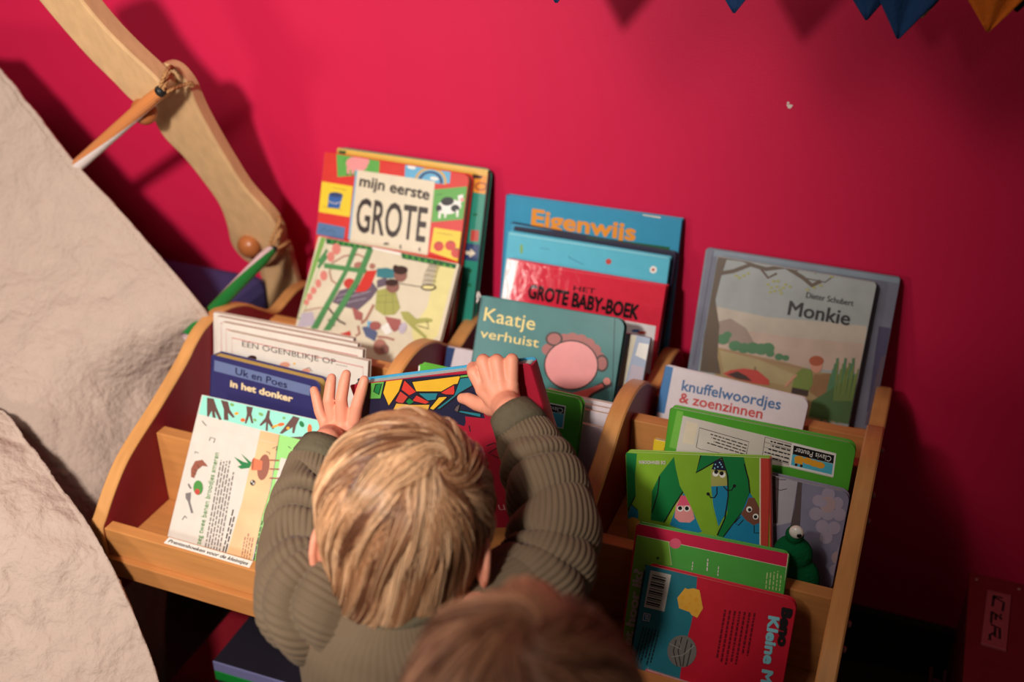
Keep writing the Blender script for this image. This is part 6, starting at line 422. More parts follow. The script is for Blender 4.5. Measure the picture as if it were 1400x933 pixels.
{'name': 'board_book', 'label': 'grey lilac board book with pale bubble clusters behind the green felt toy', 'cat': 'book', 'group': 'picture books in the right section', 'o': [64.735, -37.696, 42.675], 'u': [0.99994, -0.00323, -0.01055], 'v': [0.01103, 0.29235, 0.95625], 'n': [0.0, -0.9563, 0.29237], 'w': 16.551, 'h': 11.203, 't': 1.2, 'tb': 0.18, 'rc': [0.3, 1.0, 0.8, 0.3], 'col': 'lilacgrey', 'spine': None, 'art': [('p', 'paperlilac', [(8.038, 11.381), (11.086, 11.442), (11.185, 6.52), (9.501, 5.631), (8.856, 5.464)]), ('p', 'browngrey', [(8.038, 11.381), (9.111, 11.425), (9.843, 6.083), (8.798, 5.812)]), ('p', 'browngrey', [(11.086, 11.442), (11.528, 11.443), (12.178, 6.327), (11.179, 6.067), (11.255, 8.245)]), ('l', 'browndk', 0.07, [(8.393, 10.753), (9.913, 11.086)]), ('l', 'browndk', 0.07, [(8.522, 9.981), (9.473, 9.767), (10.16, 10.115)]), ('p', 'lilacpale2', [(14.104, 9.762), (14.107, 9.537), (14.04, 9.321), (13.91, 9.141), (13.734, 9.018), (13.532, 8.967), (13.329, 8.994), (13.149, 9.097), (13.014, 9.263), (12.941, 9.471), (12.939, 9.697), (13.007, 9.913), (13.137, 10.093), (13.314, 10.216), (13.516, 10.266), (13.718, 10.238), (13.897, 10.135), (14.031, 9.97)]), ('p', 'lilacpale2', [(15.031, 10.698), (15.035, 10.447), (14.96, 10.206), (14.815, 10.004), (14.619, 9.867), (14.393, 9.81), (14.166, 9.842), (13.964, 9.957), (13.814, 10.143), (13.732, 10.376), (13.729, 10.629), (13.804, 10.87), (13.95, 11.071), (14.147, 11.208), (14.372, 11.263), (14.599, 11.231), (14.799, 11.115), (14.949, 10.931)]), ('p', 'lilacpale2', [(16.041, 9.948), (16.045, 9.71), (15.975, 9.482), (15.84, 9.292), (15.655, 9.162), (15.443, 9.108), (15.229, 9.137), (15.04, 9.246), (14.898, 9.421), (14.82, 9.641), (14.817, 9.88), (14.887, 10.108), (15.024, 10.298), (15.209, 10.427), (15.421, 10.48), (15.634, 10.45), (15.822, 10.342), (15.964, 10.167)]), ('p', 'lilacpale2', [(14.166, 8.27), (14.169, 8.015), (14.093, 7.771), (13.947, 7.566), (13.748, 7.426), (13.52, 7.367), (13.291, 7.397), (13.088, 7.513), (12.936, 7.7), (12.854, 7.935), (12.851, 8.191), (12.928, 8.436), (13.075, 8.64), (13.274, 8.78), (13.502, 8.837), (13.731, 8.806), (13.932, 8.691), (14.083, 8.505)]), ('p', 'lilacpale2', [(16.527, 8.784), (16.531, 8.532), (16.458, 8.289), (16.314, 8.087), (16.119, 7.948), (15.894, 7.89), (15.668, 7.92), (15.467, 8.035), (15.317, 8.22), (15.235, 8.454), (15.231, 8.708), (15.305, 8.951), (15.449, 9.153), (15.645, 9.291), (15.87, 9.347), (16.095, 9.316), (16.295, 9.202), (16.444, 9.017)]), ('p', 'lilacpale2', [(15.057, 7.075), (15.061, 6.819), (14.986, 6.574), (14.841, 6.368), (14.642, 6.227), (14.415, 6.167), (14.186, 6.197), (13.984, 6.312), (13.832, 6.499), (13.749, 6.735), (13.746, 6.991), (13.822, 7.237), (13.969, 7.442), (14.167, 7.582), (14.394, 7.641), (14.622, 7.611), (14.824, 7.496), (14.975, 7.31)]), ('p', 'lilacpale2', [(16.246, 7.206), (16.251, 6.952), (16.177, 6.707), (16.033, 6.502), (15.836, 6.362), (15.61, 6.302), (15.383, 6.332), (15.182, 6.446), (15.03, 6.633), (14.948, 6.868), (14.944, 7.123), (15.019, 7.368), (15.164, 7.572), (15.361, 7.712), (15.586, 7.77), (15.813, 7.74), (16.013, 7.625), (16.164, 7.44)]), ('p', 'lilacpale2', [(15.416, 8.678), (15.42, 8.396), (15.337, 8.126), (15.176, 7.899), (14.957, 7.744), (14.706, 7.68), (14.453, 7.713), (14.229, 7.841), (14.061, 8.048), (13.969, 8.309), (13.965, 8.592), (14.05, 8.863), (14.211, 9.088), (14.431, 9.242), (14.682, 9.305), (14.934, 9.271), (15.157, 9.143), (15.324, 8.937)]), ('p', 'lilacpale2', [(15.656, 5.981), (15.66, 5.725), (15.585, 5.479), (15.44, 5.272), (15.242, 5.13), (15.015, 5.069), (14.787, 5.098), (14.584, 5.213), (14.432, 5.4), (14.35, 5.636), (14.346, 5.893), (14.422, 6.14), (14.568, 6.346), (14.766, 6.487), (14.993, 6.547), (15.221, 6.517), (15.422, 6.402), (15.573, 6.216)]), ('p', 'peachgrey', [(15.323, 9.626), (15.327, 9.318), (15.236, 9.022), (15.06, 8.774), (14.819, 8.604), (14.543, 8.534), (14.264, 8.572), (14.018, 8.713), (13.833, 8.94), (13.733, 9.226), (13.729, 9.536), (13.822, 9.833), (14.0, 10.08), (14.241, 10.248), (14.517, 10.316), (14.794, 10.278), (15.039, 10.137), (15.222, 9.911)]), ('p', 'peachgrey', [(17.209, 4.066), (17.214, 3.809), (17.141, 3.562), (16.997, 3.354), (16.8, 3.21), (16.575, 3.148), (16.347, 3.176), (16.145, 3.29), (15.993, 3.477), (15.91, 3.713), (15.906, 3.971), (15.981, 4.219), (16.125, 4.427), (16.322, 4.57), (16.548, 4.63), (16.775, 4.602), (16.975, 4.488), (17.126, 4.302)]), ('p', 'lilacpale2', [(17.522, 5.047), (17.527, 4.82), (17.462, 4.601), (17.335, 4.417), (17.161, 4.291), (16.961, 4.237), (16.76, 4.262), (16.581, 4.363), (16.446, 4.529), (16.373, 4.738), (16.369, 4.966), (16.435, 5.185), (16.563, 5.369), (16.737, 5.494), (16.936, 5.548), (17.137, 5.522), (17.315, 5.42), (17.449, 5.256)]), ('p', 'lilacpale2', [(17.568, 3.445), (17.573, 3.216), (17.507, 2.996), (17.38, 2.81), (17.205, 2.682), (17.005, 2.627), (16.803, 2.651), (16.624, 2.753), (16.489, 2.919), (16.415, 3.129), (16.411, 3.358), (16.477, 3.579), (16.605, 3.764), (16.78, 3.892), (16.98, 3.946), (17.181, 3.921), (17.36, 3.82), (17.494, 3.654)]), ('p', 'lilacpale2', [(17.074, 2.587), (17.078, 2.358), (17.013, 2.136), (16.884, 1.95), (16.709, 1.82), (16.508, 1.764), (16.305, 1.788), (16.125, 1.89), (15.99, 2.056), (15.916, 2.267), (15.912, 2.498), (15.978, 2.72), (16.107, 2.906), (16.283, 3.034), (16.484, 3.09), (16.686, 3.065), (16.865, 2.964), (17.0, 2.798)]), ('p', 'lilacpale2', [(14.392, 9.569), (14.394, 9.4), (14.344, 9.238), (14.247, 9.103), (14.115, 9.011), (13.964, 8.973), (13.812, 8.993), (13.677, 9.07), (13.576, 9.194), (13.522, 9.35), (13.52, 9.52), (13.57, 9.682), (13.668, 9.817), (13.8, 9.909), (13.951, 9.946), (14.102, 9.925), (14.236, 9.848), (14.337, 9.725)])], 'pages': 'paper', 'gl': 0.32},
{'name': 'picture_book', 'label': 'green leafy picture book with bean shapes and a red spine, upside down', 'cat': 'book', 'group': 'picture books in the right section', 'o': [59.467, -39.747, 42.5], 'u': [0.98515, 0.05591, 0.16237], 'v': [-0.17172, 0.32073, 0.93147], 'n': [0.0, -0.94552, 0.32557], 'w': 15.625, 'h': 11.708, 't': 1.1, 'tb': 0.18, 'rc': [0.5, 0.1, 0.1, 0.5], 'col': 'leafbright', 'spine': ('brick', 'R'), 'art': [('p', 'leafdark', [(-0.252, 11.584), (1.304, 11.51), (1.012, 8.95), (1.012, 6.673), (0.41, 5.636), (0.091, 4.612), (-0.34, 4.584)]), ('p', 'tealblue', [(0.096, 4.756), (0.555, 5.716), (1.243, 4.972), (1.217, 4.11), (-0.09, 3.448)]), ('p', 'ochre', [(1.608, 2.988), (1.534, 2.524), (1.349, 2.108), (1.073, 1.788), (0.741, 1.604), (0.393, 1.578), (0.07, 1.715), (-0.188, 1.998), (-0.35, 2.392), (-0.396, 2.85), (-0.32, 3.316), (-0.132, 3.733), (0.145, 4.051), (0.477, 4.232), (0.825, 4.255), (1.146, 4.117), (1.402, 3.835), (1.562, 3.443)]), ('l', 'ink', 0.12, [(0.941, 6.668), (0.41, 5.636), (-0.124, 4.598)]), ('l', 'ink', 0.1, [(0.484, 5.712), (1.177, 5.111)]), ('p', 'leafdark', [(5.412, 11.341), (5.585, 10.023), (5.952, 8.222), (6.348, 7.543), (5.198, 5.786), (4.172, 3.877), (2.632, 4.06), (2.868, 7.347), (3.761, 9.231)]), ('l', 'ink', 0.14, [(3.757, 9.09), (3.492, 7.099), (2.798, 4.927)]), ('l', 'ink', 0.14, [(6.348, 7.543), (5.198, 5.786), (4.102, 3.872)]), ('p', 'tealblue', [(6.415, 7.476), (7.149, 6.607), (8.302, 3.167), (7.472, 2.827), (4.724, 3.629), (5.469, 5.52)]), ('p', 'pigpink', [(6.055, 6.824), (6.746, 6.934), (7.263, 5.631), (7.512, 4.522), (6.952, 4.062), (5.847, 4.059), (5.304, 4.519), (5.48, 5.944)]), ('p', 'rose', [(6.06, 7.035), (6.749, 7.074), (7.136, 6.045), (5.617, 5.882)]), ('p', 'white', [(6.309, 5.6), (6.285, 5.486), (6.221, 5.383), (6.125, 5.304), (6.008, 5.258), (5.885, 5.25), (5.77, 5.282), (5.677, 5.349), (5.618, 5.445), (5.599, 5.556), (5.624, 5.67), (5.688, 5.773), (5.784, 5.853), (5.901, 5.899), (6.024, 5.906), (6.139, 5.874), (6.232, 5.807), (6.291, 5.711)]), ('p', 'white', [(7.04, 5.645), (7.016, 5.532), (6.952, 5.429), (6.856, 5.35), (6.74, 5.304), (6.617, 5.296), (6.503, 5.328), (6.41, 5.395), (6.351, 5.49), (6.333, 5.602), (6.357, 5.716), (6.421, 5.818), (6.517, 5.897), (6.633, 5.943), (6.756, 5.951), (6.87, 5.919), (6.962, 5.851), (7.021, 5.756)]), ('p', 'ink', [(6.168, 5.648), (6.152, 5.568), (6.111, 5.496), (6.05, 5.441), (5.976, 5.409), (5.897, 5.404), (5.824, 5.427), (5.765, 5.475), (5.728, 5.542), (5.716, 5.62), (5.732, 5.7), (5.773, 5.771), (5.834, 5.827), (5.909, 5.859), (5.987, 5.863), (6.06, 5.84), (6.119, 5.793), (6.156, 5.726)]), ('p', 'ink', [(6.912, 5.666), (6.896, 5.586), (6.856, 5.515), (6.795, 5.46), (6.721, 5.428), (6.643, 5.423), (6.57, 5.445), (6.511, 5.493), (6.474, 5.56), (6.462, 5.638), (6.478, 5.717), (6.518, 5.789), (6.579, 5.844), (6.654, 5.876), (6.732, 5.881), (6.804, 5.858), (6.863, 5.81), (6.9, 5.743)]), ('p', 'leafbright', [(5.49, 11.693), (8.356, 11.679), (7.768, 9.712), (9.677, 10.36), (9.328, 6.596), (9.951, 3.982), (10.061, 2.729), (8.168, 3.299), (7.002, 6.177), (5.952, 8.222)]), ('p', 'leafdark', [(8.357, 11.707), (10.641, 11.643), (7.768, 9.684)]), ('l', 'ink', 0.14, [(8.356, 11.679), (7.768, 9.684), (10.638, 11.505)]), ('p', 'tealblue', [(9.366, 8.406), (11.114, 8.501), (11.132, 5.871), (10.083, 3.851), (9.587, 6.054)]), ('p', 'olivelt', [(9.404, 10.208), (11.015, 10.287), (11.113, 8.432), (9.363, 8.267)]), ('p', 'navyink', [(9.827, 11.125), (10.567, 11.296), (10.944, 10.077), (9.47, 10.143)]), ('p', 'aqualt', [(9.964, 10.718), (9.959, 10.69), (9.944, 10.666), (9.923, 10.647), (9.898, 10.636), (9.87, 10.635), (9.845, 10.643), (9.824, 10.66), (9.811, 10.683), (9.807, 10.711), (9.812, 10.738), (9.827, 10.763), (9.848, 10.782), (9.874, 10.793), (9.901, 10.794), (9.926, 10.786), (9.947, 10.769), (9.96, 10.745)]), ('p', 'aqualt', [(10.437, 10.947), (10.432, 10.919), (10.418, 10.894), (10.397, 10.875), (10.371, 10.865), (10.344, 10.863), (10.319, 10.872), (10.298, 10.889), (10.285, 10.912), (10.281, 10.939), (10.286, 10.967), (10.301, 10.992), (10.322, 11.011), (10.347, 11.021), (10.374, 11.023), (10.4, 11.014), (10.42, 10.997), (10.433, 10.974)]), ('p', 'aqualt', [(10.227, 10.455), (10.221, 10.427), (10.207, 10.402), (10.186, 10.384), (10.161, 10.373), (10.133, 10.371), (10.108, 10.38), (10.088, 10.397), (10.074, 10.42), (10.07, 10.448), (10.076, 10.475), (10.09, 10.5), (10.111, 10.519), (10.137, 10.53), (10.164, 10.531), (10.189, 10.523), (10.21, 10.506), (10.223, 10.482)]), ('p', 'aqualt', [(10.696, 10.478), (10.69, 10.45), (10.676, 10.425), (10.655, 10.406), (10.63, 10.395), (10.603, 10.394), (10.577, 10.402), (10.557, 10.419), (10.544, 10.443), (10.54, 10.47), (10.545, 10.498), (10.559, 10.523), (10.58, 10.541), (10.606, 10.552), (10.633, 10.553), (10.658, 10.545), (10.678, 10.528), (10.691, 10.505)]), ('p', 'aqualt', [(10.567, 10.747), (10.562, 10.719), (10.548, 10.694), (10.527, 10.675), (10.501, 10.664), (10.474, 10.663), (10.449, 10.671), (10.428, 10.688), (10.415, 10.712), (10.411, 10.739), (10.416, 10.767), (10.43, 10.792), (10.452, 10.811), (10.477, 10.821), (10.504, 10.823), (10.53, 10.814), (10.55, 10.797), (10.563, 10.774)]), ('p', 'aqualt', [(9.888, 10.301), (9.883, 10.273), (9.869, 10.248), (9.848, 10.229), (9.822, 10.218), (9.795, 10.217), (9.769, 10.225), (9.749, 10.242), (9.736, 10.266), (9.731, 10.293), (9.737, 10.321), (9.751, 10.346), (9.772, 10.365), (9.798, 10.376), (9.825, 10.377), (9.85, 10.369), (9.871, 10.352), (9.884, 10.328)]), ('p', 'white', [(10.234, 9.725), (10.212, 9.613), (10.153, 9.514), (10.064, 9.437), (9.956, 9.393), (9.842, 9.388), (9.735, 9.42), (9.648, 9.488), (9.593, 9.582), (9.576, 9.692), (9.598, 9.803), (9.657, 9.903), (9.746, 9.979), (9.855, 10.023), (9.969, 10.028), (10.076, 9.995), (10.162, 9.928), (10.217, 9.834)]), ('p', 'white', [(10.955, 9.623), (10.933, 9.512), (10.875, 9.412), (10.786, 9.336), (10.678, 9.292), (10.564, 9.287), (10.458, 9.319), (10.372, 9.387), (10.317, 9.481), (10.299, 9.59), (10.321, 9.701), (10.38, 9.801), (10.469, 9.877), (10.577, 9.921), (10.691, 9.926), (10.797, 9.893), (10.882, 9.826), (10.937, 9.732)]), ('p', 'ink', [(10.182, 9.915), (10.168, 9.837), (10.128, 9.768), (10.069, 9.714), (9.997, 9.684), (9.92, 9.68), (9.849, 9.703), (9.792, 9.751), (9.755, 9.817), (9.743, 9.893), (9.758, 9.971), (9.798, 10.041), (9.857, 10.094), (9.929, 10.125), (10.006, 10.128), (10.077, 10.105), (10.134, 10.058), (10.171, 9.992)]), ('p', 'ink', [(10.769, 9.779), (10.754, 9.701), (10.715, 9.632), (10.656, 9.579), (10.584, 9.548), (10.508, 9.544), (10.437, 9.567), (10.38, 9.615), (10.343, 9.681), (10.331, 9.757), (10.346, 9.835), (10.385, 9.905), (10.445, 9.958), (10.517, 9.988), (10.593, 9.992), (10.663, 9.969), (10.721, 9.921), (10.757, 9.855)]), ('p', 'leafdark', [(10.507, 11.637), (12.896, 11.675), (13.322, 9.579), (13.493, 7.944), (12.525, 5.404), (10.734, 2.637), (9.994, 2.794), (11.054, 5.31), (11.232, 7.679), (11.012, 10.149)]), ('l', 'ink', 0.14, [(10.611, 11.504), (11.199, 9.47), (11.198, 7.262), (10.774, 4.735), (9.928, 2.86)]), ('l', 'ink', 0.12, [(12.949, 10.927), (13.381, 9.171), (13.491, 7.806), (12.797, 5.836), (10.602, 2.767)]), ('l', 'ink', 0.12, [(9.075, 7.417), (9.337, 7.015), (9.743, 7.066), (9.994, 7.47), (10.01, 8.233)]), ('p', 'ink', [(9.23, 7.426), (9.217, 7.362), (9.184, 7.304), (9.135, 7.259), (9.075, 7.233), (9.012, 7.23), (8.953, 7.249), (8.906, 7.288), (8.876, 7.342), (8.866, 7.405), (8.878, 7.47), (8.911, 7.528), (8.96, 7.572), (9.02, 7.598), (9.083, 7.602), (9.142, 7.583), (9.19, 7.544), (9.22, 7.489)]), ('l', 'ink', 0.12, [(10.71, 8.368), (11.103, 7.92), (11.572, 7.974), (11.846, 8.43)]), ('p', 'ink', [(12.065, 8.47), (12.053, 8.406), (12.021, 8.349), (11.973, 8.305), (11.914, 8.28), (11.852, 8.276), (11.795, 8.295), (11.748, 8.334), (11.718, 8.388), (11.708, 8.45), (11.72, 8.514), (11.752, 8.571), (11.8, 8.615), (11.859, 8.64), (11.921, 8.644), (11.979, 8.625), (12.026, 8.586), (12.055, 8.532)]), ('p', 'tealblue', [(13.491, 7.806), (14.517, 6.081), (14.454, 1.794), (10.599, 2.627), (12.525, 5.404)]), ('p', 'brownbean', [(13.35, 7.248), (13.944, 7.283), (14.517, 6.081), (14.495, 4.565), (13.831, 4.244), (13.045, 4.746), (12.525, 5.404), (13.072, 6.406)]), ('p', 'white', [(13.704, 6.003), (13.684, 5.892), (13.629, 5.792), (13.546, 5.715), (13.444, 5.67), (13.337, 5.664), (13.237, 5.695), (13.156, 5.762), (13.104, 5.856), (13.087, 5.965), (13.107, 6.076), (13.163, 6.176), (13.246, 6.253), (13.347, 6.298), (13.454, 6.304), (13.554, 6.272), (13.635, 6.206), (13.687, 6.112)]), ('p', 'ink', [(13.633, 5.944), (13.621, 5.877), (13.588, 5.817), (13.538, 5.771), (13.477, 5.744), (13.413, 5.74), (13.353, 5.759), (13.304, 5.799), (13.273, 5.855), (13.263, 5.921), (13.275, 5.987), (13.308, 6.048), (13.358, 6.094), (13.419, 6.12), (13.483, 6.124), (13.543, 6.105), (13.592, 6.065), (13.623, 6.009)]), ('p', 'white', [(14.377, 5.247), (14.357, 5.136), (14.302, 5.035), (14.22, 4.958), (14.119, 4.913), (14.012, 4.906), (13.912, 4.938), (13.831, 5.005), (13.779, 5.098), (13.762, 5.207), (13.783, 5.318), (13.838, 5.419), (13.921, 5.496), (14.022, 5.54), (14.128, 5.547), (14.228, 5.515), (14.309, 5.449), (14.361, 5.356)]), ('p', 'ink', [(14.241, 5.21), (14.229, 5.144), (14.196, 5.083), (14.146, 5.037), (14.086, 5.01), (14.022, 5.006), (13.962, 5.025), (13.913, 5.065), (13.882, 5.121), (13.872, 5.187), (13.884, 5.253), (13.917, 5.314), (13.967, 5.36), (14.027, 5.387), (14.091, 5.391), (14.151, 5.372), (14.2, 5.332), (14.231, 5.276)]), ('l', 'ink', 0.1, [(12.78, 4.797), (12.236, 4.137), (11.84, 4.388), (12.453, 5.123)]), ('l', 'ink', 0.1, [(13.897, 4.249), (13.884, 3.417), (14.544, 3.464)]), ('p', 'leafbright', [(12.962, 11.678), (14.6, 11.751), (14.517, 6.081), (13.757, 7.958)]), ('t', 'paperwhite', 'DE EENHOORN', (4.459, 10.837), (1.535, 10.773), 0.352, 1, 0.02), ('p', 'cream', [(14.575, 11.818), (14.706, 11.823), (14.557, 1.663), (14.425, 1.653)]), ('p', 'brick', [(14.706, 11.823), (15.666, 11.731), (15.305, 1.443), (14.555, 1.524)])], 'pages': 'paper', 'gl': 0.32},
{'name': 'board_book', 'label': 'worn green board book with red top band and white title ending hoor ik?', 'cat': 'book', 'group': 'picture books in the right section', 'o': [61.728, -50.648, 36.2], 'u': [0.99931, 0.01687, 0.03311], 'v': [-0.03716, 0.45368, 0.89039], 'n': [0.0, -0.89101, 0.45399], 'w': 15.741, 'h': 15.647, 't': 1.3, 'tb': 0.18, 'rc': [0.2, 0.7, 0.5, 0.2], 'col': 'grassbook', 'spine': ('crimson', 'L'), 'art': [('p', 'crimson', [(0.193, 15.886), (15.722, 15.626), (15.675, 14.211), (0.091, 14.399)]), ('l', 'cream', 0.05, [(0.091, 14.399), (15.675, 14.211)]), ('p', 'limebook', [(0.097, 14.359), (3.568, 14.329), (4.195, 11.994), (1.828, 11.496), (1.19, 2.765), (-0.621, 2.34)]), ('l', 'cream', 0.04, [(3.568, 14.329), (4.195, 11.994)]), ('p', 'rose', [(4.872, 14.453), (4.861, 14.266), (4.779, 14.086), (4.636, 13.936), (4.449, 13.834), (4.241, 13.791), (4.036, 13.813), (3.859, 13.898), (3.732, 14.036), (3.671, 14.209), (3.682, 14.396), (3.765, 14.576), (3.909, 14.726), (4.096, 14.829), (4.305, 14.871), (4.509, 14.848), (4.685, 14.762), (4.811, 14.625)]), ('p', 'greendk', [(2.826, 12.477), (2.824, 12.423), (2.804, 12.372), (2.769, 12.33), (2.722, 12.302), (2.669, 12.291), (2.617, 12.299), (2.572, 12.324), (2.539, 12.364), (2.523, 12.414), (2.525, 12.468), (2.545, 12.519), (2.581, 12.561), (2.628, 12.589), (2.68, 12.6), (2.732, 12.592), (2.777, 12.567), (2.81, 12.527)]), ('p', 'greendk', [(1.657, 11.42), (1.656, 11.377), (1.64, 11.336), (1.611, 11.302), (1.573, 11.279), (1.531, 11.27), (1.489, 11.276), (1.453, 11.296), (1.426, 11.328), (1.413, 11.369), (1.415, 11.412), (1.431, 11.453), (1.46, 11.487), (1.497, 11.509), (1.54, 11.518), (1.582, 11.512), (1.618, 11.492), (1.644, 11.46)]), ('l', 'cream', 0.07, [(-0.014, 15.6), (2.446, 15.843), (6.068, 15.798), (8.83, 15.794), (11.948, 15.694), (15.468, 15.691), (15.623, 15.527), (15.679, 12.844)]), ('l', 'cream', 0.06, [(0.066, 15.616), (-0.127, 13.743), (-0.561, 7.917)]), ('t', 'paperwhite', 'et hoor ik?', (1.164, 2.656), (1.3, 10.876), 0.883, 1, 0.03), ('d', 'paperwhite', [(6.404, 11.956), (6.379, 12.854), (6.114, 11.895)], 1, 1), ('d', 'paperwhite', [(7.958, 12.185), (7.851, 13.661), (7.561, 12.201)], 1, 2), ('d', 'paperwhite', [(9.077, 11.924), (9.037, 12.912), (8.783, 11.921)], 1, 1), ('d', 'paperlime', [(15.367, 11.699), (15.271, 13.735), (13.667, 11.624)], 5, 2)], 'pages': 'paper', 'gl': 0.32},
